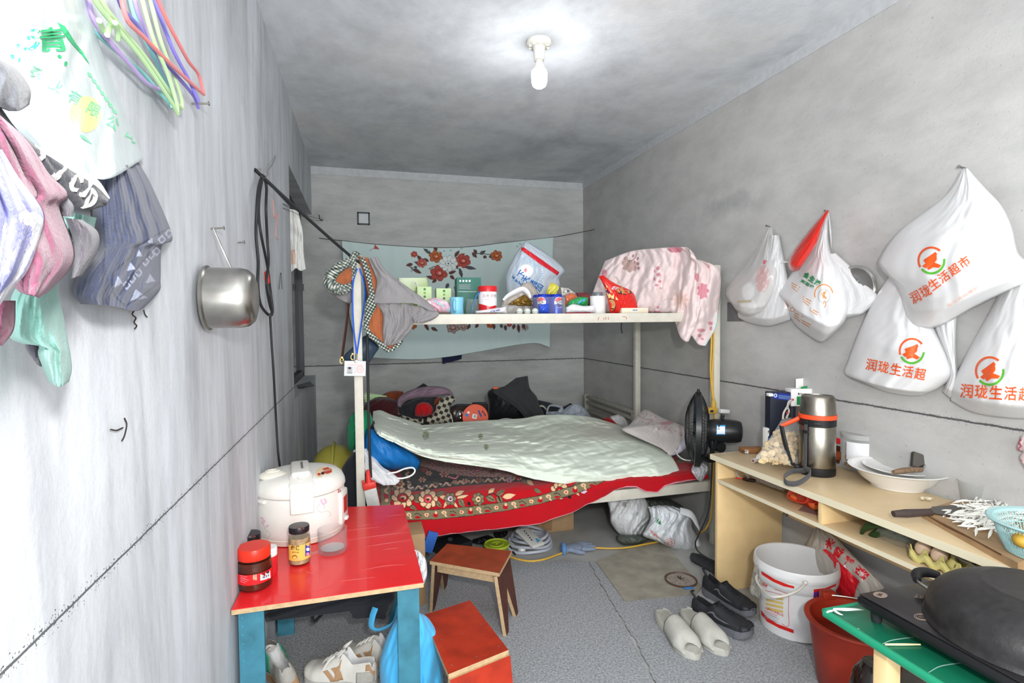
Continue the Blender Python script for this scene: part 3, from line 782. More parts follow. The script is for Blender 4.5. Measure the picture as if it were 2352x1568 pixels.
# small framed plate on the back wall
p = at(835, 502, y=YB)
t = thing('wall_plate', 'small white plate in a dark square frame on the back wall', 'plate', (p.x, YB, p.z))
mb = MB()
for a, b_ in (((-.05, -.052), (.05, -.040)), ((-.05, .040), (.05, .052)), ((-.05, -.052), (-.038, .052)), ((.038, -.052), (.05, .052))):
    mb.bb((a[0], -.012, a[1]), (b_[0], 0, b_[1]), .002)
obj('plate_frame', mb, mat('plate_dark_frame', '#3f474c', .5), t)
mb = MB(); mb.bb((-.039, -.007, -.041), (.039, 0, .041)); obj('plate_face', mb, mat('plate_white', '#c9cdcf', .5), t)

# ================================================================ curtain on a wire
c0, c1 = at(733, 547, y=YB-.002), at(1366, 527, x=XR-.002)
CYP = 4.60
TOP = [(785, 553), (870, 562), (992, 569), (1080, 567), (1155, 558), (1271, 545)]
mb = MB(); mb.tube([c0]+[at(x, y-.5, y=CYP+.006) for x, y in TOP]+[c1], .0026, 6, n=80)
tagged('curtain_wire', mb, M_wire, 'sagging black wire strung across the back wall', 'wire')
def pcur(U, V, X, Y):
    P = Paint(X, Y, '#c9dcda'); r, o_, br, gy, wh = '#b5544c', '#b56a3c', '#6e4a46', '#5c5f62', '#dfe6e4'
    def rose(x, y, s, c):
        for k in range(6):
            a = k*1.05+.3; P.ell(x+math.cos(a)*s*.6, y+math.sin(a)*s*.5, s*.5, s*.42, '#8a4a40', a); P.ell(x+math.cos(a)*s*.58, y+math.sin(a)*s*.48, s*.42, s*.34, c, a)
        P.ell(x, y, s*.5, s*.45, '#8a4038'); P.ell(x, y-s*.05, s*.38, s*.32, c); P.ell(x+s*.1, y, s*.2, s*.16, '#e0a090')
    for x0, y0, x1, y1, c in ((975, 612, 950, 600, gy), (968, 628, 940, 612, br), (1000, 640, 978, 634, br), (1030, 628, 1048, 622, br), (1055, 615, 1062, 640, gy), (1066, 612, 1095, 618, gy), (1044, 590, 1056, 574, br), (1052, 590, 1068, 582, br),
                              (990, 583, 972, 570, gy), (1004, 576, 996, 566, br), (1095, 583, 1088, 572, br), (1102, 584, 1116, 575, gy), (1110, 588, 1118, 592, br), (1084, 580, 1096, 592, br), (968, 598, 958, 586, br), (985, 600, 970, 594, br),
                              (1003, 640, 992, 650, br), (1034, 632, 1044, 642, br), (1030, 650, 1024, 664, gy), (948, 606, 932, 610, br), (958, 615, 950, 613, gy), (1046, 606, 1052, 618, br), (1140, 592, 1150, 598, br), (1132, 588, 1122, 590, gy)):
        P.leaf(x0, y0, x1, y1, 4.2, c, '#3d3a3a')
    P.line([(1086, 586), (1100, 582), (1120, 584), (1134, 584)], .9, gy)
    P.line([(985, 618), (1000, 612), (1020, 620)], 1.0, gy)
    rose(1001, 589, 15, o_); rose(1063, 599, 17, r); rose(1008, 627, 19, r); rose(969, 604, 11, '#c46a5c'); rose(951, 584, 7.5, r); rose(1140, 587, 13, o_)
    for k in range(9):
        a = k*.7; P.ell(1030+math.cos(a)*14, 605+math.sin(a)*11, 8, 6.4, '#8a9798', a); P.ell(1030+math.cos(a)*14, 605+math.sin(a)*11, 7, 5.5, wh, a)
    P.ell(1030, 605, 7, 6, '#8a9798'); P.ell(1030, 605, 6, 5, wh); P.ell(1030, 605, 2, 2, gy)
    P.poly([(858, 572), (861, 561), (872, 572)], r); P.line([(848, 576), (858, 570)], .8, '#8fa5a4')
    for x, y in ((945, 622), (950, 616), (1008, 578), (1020, 576), (1035, 575), (1060, 570), (1195, 560), (1188, 566), (985, 575)): P.ell(x, y, 3, 2, '#a4b9ba')
    for x, y, s, c in ((948, 748, 9, o_), (1126, 745, 9, o_), (1170, 745, 6, r), (1040, 752, 14, '#9a9a96'), (1064, 750, 10, '#a5a5a0'), (1206, 752, 8, '#a7b4b2')): rose(x, y, s, c)
    for x0, y0, x1, y1, c in ((975, 742, 985, 760, br), (990, 752, 1006, 760, br), (1080, 744, 1073, 757, br), (1098, 742, 1092, 754, br), (1135, 744, 1134, 757, br), (1150, 744, 1153, 754, gy), (1160, 746, 1162, 760, br), (1182, 744, 1178, 757, br), (1190, 744, 1192, 765, br), (1200, 744, 1206, 756, br)):
        P.leaf(x0, y0, x1, y1, 4, c, '#3d3a3a')
    return P.C
def cur_b(U, V): return .012+.010*wr(U, V*.4, 3, 5, 2)+.018*np.exp(-((U-.74)/.03)**2)*V+.012*np.exp(-((U-.05)/.02)**2)
mb = soft([(785, 553), (792, 640), (806, 740), (830, 812)], [(1271, 545), (1268, 640), (1263, 797)], TOP[1:-1], [(859, 821), (957, 825), (1030, 819), (1101, 807), (1218, 788)], 'y', CYP, cur_b, 420, 240, paint=pcur)
tagged('curtain', mb, fab('curtain_pale_blue', '#bcd2d1', attr=True, bump=.15), 'pale blue cloth printed with roses hung on the back wall wire', 'curtain', solid=.002)
cloth('navy_rag', 'navy rag hanging below the rose-printed curtain', 'cloth', [(1014, 800), (1017, 836)], [(1062, 800), (1060, 824)], None, [(1030, 832), (1048, 828)], YB-.04, .01, fab('navy_cloth', '#262c46'), (.004, 3, 1, 3), axis='y', sgn=-1, nu=20, nv=14)

# ================================================================ jacket, lanyard and purse on the bunk post
def plaid(X, Y, s=6.2, dark='#2b312f', mid='#6b736e', lt='#d9d9cc'):
    P = Paint(X, Y, mid)
    a = (X*.86+Y*.5)/s; b_ = (-X*.5+Y*.86)/s
    A = (a % 1) < .55; B = (b_ % 1) < .55
    P.mask(A & B, dark); P.mask(~A & ~B, lt); P.mask(A & B & ((a*2 % 2) < 1) & ((b_*2 % 2) < 1), '#1e3a32')
    return P.C
M_plaid = fab('plaid_cotton', '#444444', attr=True, bump=.1); M_rust = fab('rust_lining', '#a8623f', var=.12, vs=40, bump=.15); M_grey = fab('grey_twill', '#8e8b8c', var=.08, vs=30, bump=.15)
t = thing('jacket', 'grey jacket with rust lining and plaid trim hung over the bunk post', 'jacket', (BX0, 2.6, 1.6))
def jp(name, L, R, T, B, base, bulge, m, f=(.004, 3, 3, 1), paint=None, nu=40, nv=60, back=None, pu=.5):
    o = cloth(name, None, None, L, R, T, B, base, bulge, m, f, nu, nv, 'y', -1, .003, paint, pu, None, back, t); return o
PY = lambda U, V, X, Y: plaid(X, Y)
jp('lining', [(822, 588), (838, 640), (846, 690), (838, 740), (852, 775), (888, 806)], [(846, 592), (868, 650), (876, 700), (882, 740), (886, 785), (926, 782)], None, [(905, 797)], 2.60, .02, M_rust, (.004, 3, 3, 5))
jp('shell', [(846, 594), (864, 640), (862, 668), (854, 694)], [(866, 589), (886, 622), (934, 658), (975, 688), (1002, 716)], None, [(880, 697), (920, 696), (955, 698), (985, 712)], 2.57, .035, M_grey, (.010, 2, 2, 14))
jp('front_flap', [(856, 692), (868, 704), (879, 722), (879, 760), (881, 793)], [(950, 698), (949, 730), (946, 752), (928, 776), (912, 788)], [(900, 697)], [(896, 793)], 2.585, .03, M_grey, (.012, 3, 2, 3), nu=60)
jp('cuff', [(934, 700), (942, 722), (950, 740)], [(984, 706), (1008, 719), (994, 733), (969, 742)], None, None, 2.578, .02, M_grey, (.010, 2, 2, 8), nu=40)
jp('plaid_trim', [(826, 590), (838, 625), (848, 670), (840, 700), (837, 740), (842, 765), (882, 804)], [(836, 592), (850, 622), (858, 670), (863, 700), (848, 740), (852, 762), (892, 798)], None, None, 2.572, .008, M_plaid, (.002, 2, 3, 2), PY, 14, 140)
jp('plaid_trim', [(880, 802), (896, 800), (912, 788), (924, 776)], [(886, 808), (900, 807), (916, 795), (928, 781)], None, None, 2.574, .004, M_plaid, (.001, 2, 3, 2), PY, 8, 60)
jp('plaid_trim', [(846, 690), (842, 712), (842, 740)], [(860, 684), (864, 702), (854, 722)], None, None, 2.570, .008, M_plaid, (.002, 2, 3, 2), PY, 30, 50)
# rolled sleeve at the left of the post: plaid facing around a rust opening
jp('sleeve', [(806, 612), (780, 614), (758, 640), (760, 672), (782, 688)], [(812, 640), (812, 660), (812, 680), (806, 694), (800, 696)], None, None, 2.70, .06, M_grey, (.004, 3, 3, 2))
jp('sleeve_lining', [(806, 612), (782, 628), (766, 648)], [(808, 625), (806, 645), (802, 655)], None, [(780, 658)], 2.60, .012, M_rust, (.005, 3, 2, 8), nu=30, nv=30)
mb = MB(); ring = cr([at(x, y, y=2.61+d) for x, y, d in ((814, 596, -.01), (790, 606, 0), (766, 628, .01), (758, 648, .0), (772, 662, -.02), (792, 664, -.03), (804, 656, -.02))], 90)
mb.tube(ring, [.014, .02, .026, .030, .030, .026, .016], 18, smooth=False)
V_ = np.array(mb.v); D_ = (V_-CAMP) @ RW; mb.col = plaid(CX+FPX*D_[:, 0]/D_[:, 2], CY-FPX*D_[:, 1]/D_[:, 2])
obj('plaid_facing', mb, M_plaid, t, world=True)
mb = MB(); mb.tube([at(808, 640, y=2.625), at(812, 610, y=2.60), at(810, 592, y=2.60), at(816, 582, y=2.62), at(826, 588, y=2.6)], [.010, .013, .014, .012, .012], 14, n=50)
V_ = np.array(mb.v); D_ = (V_-CAMP) @ RW; mb.col = plaid(CX+FPX*D_[:, 0]/D_[:, 2], CY-FPX*D_[:, 1]/D_[:, 2])
obj('plaid_facing', mb, M_plaid, t, world=True)

M_ribbon = fab('lanyard_blue', '#2f63d6', rough=.6)
t = thing('lanyard', 'blue lanyard with a plastic sleeved identity card on the bunk post', 'lanyard', at(815, 845, y=2.6))
for L in ([(820, 616), (811, 650), (810, 700), (813, 760), (820, 815)], [(826, 616), (836, 650), (837, 690), (829, 750), (819, 818)]):
    mb = MB(); mb.tube([at(x, y, y=2.618-.01*(i == 4)) for i, (x, y) in enumerate(L)], .0048, 8, n=50, flat=.25); obj('ribbon', mb, M_ribbon, t, world=True)
mb = MB(); mb.tube([at(819, 812, y=2.608), at(818, 826, y=2.608)], .005, 8, smooth=False); mb.box(at(818, 830, y=2.606), (.016, .006, .014), bev=.002); obj('clip', mb, M_steel, t, world=True)
q = at(815.5, 846, y=2.606)
mb = MB(); mb.box(q, (.096, .004, .070), (0, .05, 0), bev=.0015); ho = obj('card_sleeve', mb, mat('sleeve_clear_vinyl', '#dfe3e6', .2, spec=.6), t, world=True)
mb = MB(); mb.box(q+Vector((0, -.0026, -.004)), (.090, .0012, .054), (0, .05, 0)); co = obj('identity_card', mb, mat('card_white', '#eceded', .4), t, world=True)
M_ink = mat('ink_grey', '#9aa0a6', .6); M_inkr = mat('ink_red', '#e0796e', .6); M_dk = mat('ink_black', '#22242a', .6); M_skin = mat('portrait_skin', '#b9a79c', .6)
bv = world_bvh([co])
patch(co, [[(796, 841), (810, 841.5), (810, 858), (796, 857)]], mat('portrait_ground', '#b4bcc4', .6), bvh=bv)
patch(co, circ(803, 848, 3.6, 4.6, 16), M_skin, off=.0012, bvh=bv); patch(co, circ(803, 845, 3.8, 2.4, 14), M_dk, off=.0014, bvh=bv); patch(co, [[(797, 858), (799, 853.5), (807, 853.5), (809.5, 858)]], M_ink, off=.0013, bvh=bv)
patch(co, arc(827, 848, 8, 8, 1.2, 0, 2*PI), M_inkr, bvh=bv); write(co, '印', [(822, 852), (831, 852.5), (831, 844), (822, 843.5)], M_inkr, bvh=bv)
for k in range(5): patch(co, [[(812, 842+3.2*k), (818, 842.2+3.2*k), (818, 843.2+3.2*k), (812, 843+3.2*k)]], M_ink, bvh=bv)
patch(co, [[(797, 836.5), (834, 838), (834, 839), (797, 837.5)]], M_inkr, bvh=bv)

t = thing('purse', 'navy leather purse on a brown strap behind the bunk post', 'purse', at(825, 820, y=2.72))
M_navyl = mat('purse_navy_leather', '#33465a', .45, spec=.4, bump=.1, bs=120)
obj('purse_body', soft([(838, 770), (812, 796), (790, 817), (794, 834)], [(852, 778), (870, 796), (862, 812), (846, 836)], None, [(820, 836)], 'y', 2.73, lambda U, V: .045*dome(U, V, .35, .35), 40, 40, back=-.3), M_navyl, t, world=True, merge=True)
obj('purse_flap', soft([(836, 772), (812, 796), (792, 817)], [(840, 790), (828, 806), (812, 820)], None, [(802, 822)], 'y', 2.715, lambda U, V: .03*dome(U, V, .4, .3), 24, 24), M_navyl, t, world=True, solid=.003)
mb = MB(); mb.tube([at(802, 640, y=2.70), at(801, 690, y=2.70), at(796, 740, y=2.70), at(788, 800, y=2.70), at(785, 826, y=2.70)], .009, 8, n=40, flat=.3); obj('strap', mb, mat('strap_brown_leather', '#4a2e2a', .45), t, world=True)
M_brass = mat('brass', '#c9a55a', .3, 1.)
for (x, y) in ((785, 828), (810, 820)):
    mb = MB(); mb.tube([at(x+4*math.cos(a), y+6*math.sin(a), y=2.68) for a in np.linspace(0, 2*PI, 12, endpoint=False)], .0022, 6, n=24, closed=True); mb.box(at(x, y-7, y=2.68), (.012, .004, .01), bev=.001)
    obj('buckle', mb, M_brass, t, world=True)

# ================================================================ things along the upper deck
ZD = 1.3262
def span(px0, px1, y, py=716):
    a, b_ = at(px0, py, y=y), at(px1, py, y=y); return (a.x+b_.x)/2, (b_.x-a.x)/2
def zof(px, py, y): return at(px, py, y=y).z
M_clear = mat('clear_plastic', '#eef2f2', .08, alpha=.10, thin=True, spec=.8)
M_glass = mat('clear_glass', '#a4a8a8', .03, alpha=.07, thin=True, spec=1.0)
M_white = mat('white_plastic', '#e9e9e6', .4); M_whitep = mat('white_paper', '#ecebe7', .6)
def tin(name, label, cat, px0, px1, pyt, y, z0, m, lid=None, lidpy=None, group=None, seg=40, lidr=1.04):
    x, r = span(px0, px1, y); zt = zof((px0+px1)/2, pyt, y)-z0; yc = y+r
    t = thing(name, label, cat, (x, yc, z0), group=group)
    zb = zt if lid is None else zof((px0+px1)/2, lidpy, y)-z0
    mb = MB(); mb.lathe([(0, 0), (r*.96, 0), (r, .003), (r, zb-.002), (r*.97, zb), (0, zb)], seg); o = obj('body', mb, m, t)
    if lid is not None:
        mb = MB(); mb.lathe([(0, zb+.0005), (r*lidr, zb+.0005), (r*lidr, zt-.004), (r*(lidr-.04), zt), (0, zt)], seg); obj('lid', mb, lid, t)
    return t, o, r
# light blue mug with a dark pen in it
y = 2.74; x, r = span(1036, 1068, y); zt = zof(1052, 682, y)-ZD
t = thing('mug', 'light blue plastic mug on the upper deck edge', 'mug', (x, y+r, ZD), rz=-1.95)
mb = MB(); mb.lathe([(0, 0), (r*.95, 0), (r, .004), (r*.93, zt*.5), (r*1.02, zt), (r*.94, zt), (r*.86, zt*.5), (r*.88, .006), (0, .006)], 36); obj('mug_body', mb, mat('mug_blue', '#7fc4e0', .35), t)
mb = MB(); mb.tube([(r*.9, 0, zt*.82), (r*1.5, 0, zt*.78), (r*1.6, 0, zt*.5), (r*1.45, 0, zt*.28), (r*.93, 0, zt*.22)], .0045, 10, n=30, flat=1.5); obj('handle', mb, mat('mug_blue', '#7fc4e0', .35), t)
mb = MB(); mb.tube([Vector((x-.004, y+r, ZD+.012)), at(1046, 672, y=y+r), at(1043, 658, y=y+r+.01)], [.0035, .004, .002], 8); tagged('pen', mb, M_black, 'dark pen standing in the light blue mug', 'pen')
# glass tumbler with toothbrush
y = 2.745; x, r = span(1072, 1103, y); zt = zof(1088, 686, y)-ZD
t = thing('glass_jar', 'clear glass jar right of the light blue mug', 'jar', (x, y+r, ZD))
mb = MB(); mb.lathe([(0, .001), (r*.7, .001), (r*.95, .012), (r, zt*.45), (r*.85, zt*.8), (r*.9, zt), (r*.82, zt), (r*.78, zt*.8), (r*.93, zt*.45), (r*.86, .012), (0, .008)], 36); obj('jar_glass', mb, M_glass, t)
t = thing('toothbrush', 'blue and white toothbrush leaning out of the glass jar', 'toothbrush', (x, y+r, ZD))
mb = MB(); mb.tube([Vector((x-.006, y+r, ZD+.012)), at(1094, 680, y=y+r), at(1106, 668, y=y+r)], [.003, .0045, .0035], 8); obj('handle', mb, mat('brush_blue', '#2d6fb0', .4), t, world=True)
mb = MB(); mb.tube([at(1106, 668, y=y+r), at(1113, 661, y=y+r)], .0055, 8, smooth=False); obj('brush_head', mb, M_white, t, world=True)
# milk powder tin
M_tinw = mat('tin_white', '#eae9ea', .35, spec=.5); M_tinr = mat('tin_red', '#cf2127', .3, spec=.5); M_pink = mat('ink_pink', '#eb8f96', .5)
t, o, r = tin('milk_powder_tin', 'white milk powder tin with red lid and red wave base', 'tin', 1104, 1146, 656, 2.75, ZD, M_tinw, M_tinr, 669)
bv = world_bvh([o])
patch(o, [[(1100, 697), (1112, 700), (1125, 704), (1138, 701), (1150, 695), (1150, 722), (1100, 722)]], M_tinr, cut=5, bvh=bv)
for ch, xx, mm in (('红', 1109, M_pink), ('参', 1117, M_ink), ('奶', 1127, M_pink), ('粉', 1135, M_ink)): write(o, ch, [(xx, 683), (xx+7, 683), (xx+7, 675), (xx, 675)], mm, .01, bvh=bv)
patch(o, [[(1108, 687), (1124, 687), (1124, 688.2), (1108, 688.2)]], M_pink, bvh=bv); patch(o, [[(1138, 670), (1143, 670), (1143, 675), (1140.5, 677), (1138, 675)]], M_tinr, bvh=bv)
def packet(name, label, cat, L, R, T, B, y, bulge, m, sd=1, amp=.003, nu=30, nv=22, back=.0, group=None, paint=None, fu=4, fv=3):
    return cloth(name, label, cat, L, R, T, B, y, bulge, m, (amp, fu, fv, sd), nu, nv, 'y', -1, .002, paint, .5, .5, back, None, group)
M_film = lambda n, c, r=.25: mat('film_'+n, c, r, spec=.6, bump=.35, bs=60)
o = packet('wipes_packet', 'flat white packet with blue lettering lying before the milk powder tin', 'packet', [(1092, 714), (1093, 720)], [(1162, 704), (1164, 719)], None, None, 2.735, .03, M_film('white', '#e6e6ea'), 3)
write(o, 'Cereal', [(1126, 717), (1148, 713), (1150, 708), (1128, 712)], mat('ink_blue', '#2a3fae', .5), .02)
patch(o, [[(1144, 709), (1153, 706), (1154, 709), (1146, 712)]], M_inkr)
# ribbed clear bottle lying down and wrapped eggs
y = 2.80; a, b_ = at(1150, 704, y=y), at(1188, 704, y=y); R_ = .028
t = thing('plastic_bottle', 'clear ribbed plastic bottle lying beside the wrapped eggs', 'bottle', (a.x, y, ZD+R_+.001))
pr = [(0, 0)]+[(R_*(1 if k % 2 else .9), .004+k*.0052) for k in range(17)]+[(R_*.5, .10), (.012, .105), (.012, .118), (0, .118)]
mb = MB(); mb.lathe(pr, 24, MX); obj('bottle_body', mb, M_clear, t)
M_egg = mat('egg_pale_green', '#dbe2da', .35, var=.08, vs=60)
for k, xx in enumerate((1193, 1211, 1229)):
    p = at(xx, 705, y=2.76); ctr = (p.x, 2.76, ZD+.0185)
    t = thing('wrapped_egg', 'pale green wrapped egg %s' % ('touching the clear bottle', 'in the middle of the row of three', 'touching the blue soda cans')[k], 'egg', ctr, group='wrapped eggs on the upper deck')
    mb = MB(); mb.ell((0, 0, 0), (.0185, .0185, .0185), 24, 16); obj('shell', mb, M_egg, t)
    mb = MB(); mb.tube([(.0187*math.cos(q), .0187*math.sin(q), 0) for q in np.linspace(0, 2*PI, 16, endpoint=False)], .0006, 5, n=32, closed=True); obj('wrapper_seam', mb, mat('seam_grey', '#8f9a95', .4), t)
# shrink wrapped blue cans
M_can = mat('can_blue', '#1838b4', .25, .35, spec=.6); M_cb = mat('can_logo_blue', '#14257e', .3); M_cr = mat('can_logo_red', '#d3232d', .3); M_cw = mat('can_logo_white', '#eef0f4', .3)
names = {(0, 0): 'blue soda can front left in the shrink pack', (1, 0): 'blue soda can with the round logo turned to the room', (0, 1): 'blue soda can behind the left one in the pack', (1, 1): 'blue soda can behind the logo one in the pack'}
for (i, j), lb in names.items():
    y = 2.745+.066*j; xa, r = span(1238+30*i, 1267+30*i, 2.745); zt = zof(1270, 675, 2.745)-ZD
    t = thing('soda_can', lb, 'can', (xa, y+r, ZD), group='shrink wrapped blue soda cans')
    mb = MB(); mb.lathe([(0, .002), (r*.8, 0), (r, .008), (r, zt-.010), (r*.86, zt), (r*.82, zt), (r*.8, zt-.004), (0, zt-.004)], 36); o = obj('can_body', mb, M_can, t)
    mb = MB(); mb.ell((0, -.006, zt-.002), (.012, .008, .0012), 12, 6); obj('pull_tab', mb, M_steel, t)
    if j == 0:
        bv = world_bvh([o]); cx = 1284 if i else 1243
        patch(o, circ(cx, 694, 11, 12.5, 28), M_cw, off=.0006, cut=5, bvh=bv)
        patch(o, [[(cx-10.6, 691), (cx-7, 685), (cx, 682), (cx+7, 685), (cx+10, 690), (cx+3, 689.5), (cx-4, 692)]], M_cr, off=.0011, cut=5, bvh=bv)
        patch(o, [[(cx-10, 699), (cx-3, 696.5), (cx+4, 698.5), (cx+10.4, 697), (cx+7, 703.5), (cx, 706.3), (cx-7, 703.5)]], M_cb, off=.0011, cut=5, bvh=bv)
        write(o, '可乐', [(cx-7, 697), (cx+6, 697), (cx+6, 690), (cx-7, 690)], M_dk, .03, off=.0016, bvh=bv)
x0, _ = span(1236, 1236, 2.745); x1, _ = span(1299, 1299, 2.745)
mb = MB(); mb.bb((x0-.001, 2.741, ZD+.001), (x1+.001, 2.745+.133, ZD+.098), .012); tagged('shrink_wrap', mb, M_clear, 'clear shrink wrap around the four blue soda cans', 'wrap')
packet('blue_film', 'crumpled blue film tucked before the left soda can', 'packet', [(1237, 700), (1238, 719)], [(1262, 696), (1262, 719)], None, None, 2.742, .02, M_film('blue', '#2a4fc4'), 4)
# bits on the right end
packet('tissue_packet', 'long white tissue packet left of the white screw jar', 'packet', [(1300, 706), (1300, 719)], [(1368, 701), (1368, 718)], [(1316, 698), (1340, 702)], None, 2.74, .035, M_film('white', '#e6e6ea'), 7)
t, o, r = tin('screw_jar', 'white ribbed jar with a grey transparent cap', 'jar', 1364, 1397, 670, 2.735, ZD, M_white, mat('cap_smoke', '#6c7076', .2, spec=.7), 679, lidr=.66)
mb = MB(); mb.tube([at(1298, 718.5, y=2.70), at(1356, 717.5, y=2.70)], .004, 8, smooth=False, flat=.5); tagged('knife_sheath', mb, mat('sheath_maroon', '#8d2234', .4), 'thin maroon stick lying along the deck edge', 'stick')
t = thing('carton', 'small cream carton with a barcode at the deck edge', 'box', at(1458, 712, y=2.71))
mb = MB(); a, b_ = at(1428, 707, y=2.70), at(1489, 718, y=2.70); mb.bb((a.x, 2.70, ZD), (b_.x, 2.75, a.z), .001); o = obj('carton_body', mb, mat('carton_cream', '#e6dcc4', .5), t, world=True)
bv = world_bvh([o]); patch(o, [[(1451, 708.5), (1466, 708.5), (1466, 716), (1451, 716)]], M_whitep, off=.0004, bvh=bv)
for k in range(6): patch(o, [[(1453+2*k, 710), (1454+2*k, 710), (1454+2*k, 714), (1453+2*k, 714)]], M_dk, off=.0009, bvh=bv)
# instant noodle bag
M_nr = mat('film_red', '#d8261f', .22, spec=.6, bump=.3, bs=50)
o = packet('noodle_bag', 'red instant noodle bag leaning by the pink blanket', 'bag', [(1374, 634), (1386, 655), (1396, 690), (1401, 719)], [(1386, 632), (1412, 650), (1450, 668), (1462, 690), (1466, 719)], None, None, 2.735, .045, M_nr, 9, .006, 60, 60)
bv = world_bvh([o]); M_ny = mat('film_pale_yellow', '#e9d58a', .35); M_nfood = mat('film_food_brown', '#a9683a', .4, var=.6, vs=160, col2='#e0b070'); M_nbowl = mat('film_bowl', '#3a2620', .4)
patch(o, [[(1386, 654), (1391, 652), (1400, 664), (1421, 689), (1398, 684)]], M_ny, bvh=bv); patch(o, [[(1408, 650), (1418, 652), (1431, 660), (1420, 658)]], M_ny, bvh=bv)
patch(o, circ(1434, 668, 20, 8.5, 24, rot=.0), M_nbowl, bvh=bv); patch(o, circ(1435, 667, 18, 7, 24), M_nfood, off=.0016, bvh=bv)
patch(o, circ(1405, 700, 10, 15, 20), M_nbowl, bvh=bv); patch(o, circ(1405, 700, 8.5, 13, 20), M_nfood, off=.0016, bvh=bv)
write(o, '香辣', [(1403, 664), (1420, 668), (1424, 660), (1408, 656)], M_cw, .01, bvh=bv); write(o, '面', [(1391, 668), (1398, 676), (1401, 671), (1394, 664)], M_cb, .03, bvh=bv)
# middle row
def ppk(U, V, X, Y):
    P = Paint(X, Y, '#e9bccb')
    for x, y in ((1000, 690), (1017, 702), (1030, 712), (1008, 697)): P.ell(x, y, 4, 3, '#9fd3d4')
    P.ell(985, 694, 6, 4, '#f4ecee'); P.ell(1022, 692, 9, 5, '#f3dbe3'); return P.C
packet('sanitary_pouch', 'soft pink pouch with pale blue dots beside the jacket', 'pouch', [(972, 692), (982, 706), (996, 719)], [(1000, 683), (1030, 694), (1042, 719)], [(985, 686)], None, 2.80, .05, mat('film_pink', '#e9bccb', .35, attr=True, bump=.3, bs=40), 5, .008, 40, 30, paint=ppk)
M_gb = mat('carton_pale_green', '#c3d9a4', .5); M_gdots = [mat('dot_'+n, c, .5) for n, c in (('green', '#2d7c3a'), ('light_green', '#7fb04e'), ('grey', '#54605a'))]
def carton(name, label, px0, px1, pyt, y, dep, m, rz=0., top=None):
    x, hw = span(px0, px1, y); zt = zof((px0+px1)/2, pyt, y)
    t = thing(name, label, 'box', (x, y, ZD), rz)
    mb = MB(); mb.bb((-hw, 0, 0), (hw, dep, zt-ZD), .0015); return t, obj('carton_body', mb, m, t)
for k, (a, b_, c, lb) in enumerate(((959, 992, 658, 'pale green carton with three dots nearer the grey jacket'), (1003, 1037, 662, 'pale green carton with three dots beside the teal box'))):
    t, o = carton('dotted_carton', lb, a, b_, c, 2.93, .07, M_gb); settags(o.parent, group=None)
    bv = world_bvh([o])
    for i in range(3): patch(o, circ((a+b_)/2, c+6+8.5*i, 3.0, 2.8, 14), M_gdots[i], bvh=bv)
t, o = carton('tea_box', 'teal tea box with white symbols behind the milk powder tin', 1050, 1105, 637, 2.98, .16, mat('carton_teal', '#3c7668', .5, var=.1, vs=20), -.10)
bv = world_bvh([o])
for k in range(4): patch(o, circ(1057+7.2*k, 645, 2.4, 2.6, 5+k), M_cw, bvh=bv)
for k in range(5): patch(o, [[(1054, 653+2.3*k), (1082-3*(k % 2), 653.3+2.3*k), (1082-3*(k % 2), 654.2+2.3*k), (1054, 654+2.3*k)]], M_ink, bvh=bv)
patch(o, [[(1053, 669), (1103, 669.5), (1103, 670.2), (1053, 669.8)]], M_cw, bvh=bv)
def pgb(U, V, X, Y):
    P = Paint(U, V, '#b9cf8e'); k = np.clip((U*.5+V*.9), 0, 1)[..., None]
    P.C = np.array(lin('#e4ebd2'))*(1-k)+np.array(lin('#9dbb68'))*k
    P.ell(.55, .6, .2, .25, '#86a857'); return P.C
t = thing('gift_bag', 'pale green paper gift bag standing behind the dotted cartons', 'bag', at(950, 690, y=3.12))
mb = soft([(914, 638), (918, 690), (920, 722)], [(981, 638), (985, 660), (986, 722)], None, None, 'y', 3.15, lambda U, V: .03*dome(U, V, .4), 40, 30, back=-1., paint=pgb); obj('bag_body', mb, mat('paper_pale_green', '#b9cf8e', .5, attr=True), t, world=True, merge=True)
mb = MB(); mb.tube([at(952, 690, y=3.10), at(958, 660, y=3.10), at(954, 646, y=3.10), at(948, 650, y=3.10)], .003, 8); obj('rope_handle', mb, M_whitep, t, world=True)
# crumpled grey bag with a white rim
t = thing('snack_bag', 'crumpled grey plastic bag with a white rolled rim and gold inside', 'bag', at(1196, 700, y=2.9))
obj('bag_body', soft([(1168, 676), (1152, 692), (1148, 722)], [(1220, 648), (1238, 676), (1246, 722)], [(1186, 664), (1204, 650)], None, 'y', 2.93, lambda U, V: .05*dome(U, V, .5, .3)+.008*wr(U, V, 5, 3, 3), 50, 40, back=0.), mat('film_grey', '#b4aba2', .3, alpha=.9, bump=.5, bs=40), t, world=True, merge=True)
obj('gold_lining', soft([(1180, 690), (1164, 702)], [(1205, 676), (1234, 702)], None, None, 'y', 2.87, lambda U, V: .012*dome(U, V, .5, .5)+.006*wr(U, V, 9, 4, 4), 26, 20), mat('film_gold', '#8a6a2e', .25, .6, bump=.5, bs=60), t, world=True, solid=.001)
mb = MB(); mb.tube([at(x, y, y=2.86) for x, y in ((1156, 690), (1166, 680), (1184, 670), (1200, 664), (1212, 672), (1218, 684))], [.010, .014, .017, .017, .014, .008], 12, n=40, flat=.6); obj('rolled_rim', mb, M_film('white', '#e6e6ea'), t, world=True)
packet('yellow_wrapper', 'crumpled yellow wrapper standing by the soda cans', 'wrapper', [(1266, 648), (1258, 662), (1254, 676)], [(1276, 652), (1284, 660), (1276, 678)], None, None, 2.93, .02, M_film('yellow', '#d9d05a'), 6, .008)
o = packet('seasoning_packet', 'grey packet with black lettering behind the soda cans', 'packet', [(1288, 660), (1290, 680)], [(1306, 662), (1322, 674)], None, None, 2.92, .015, M_film('pale_grey', '#c9c5bf'), 2)
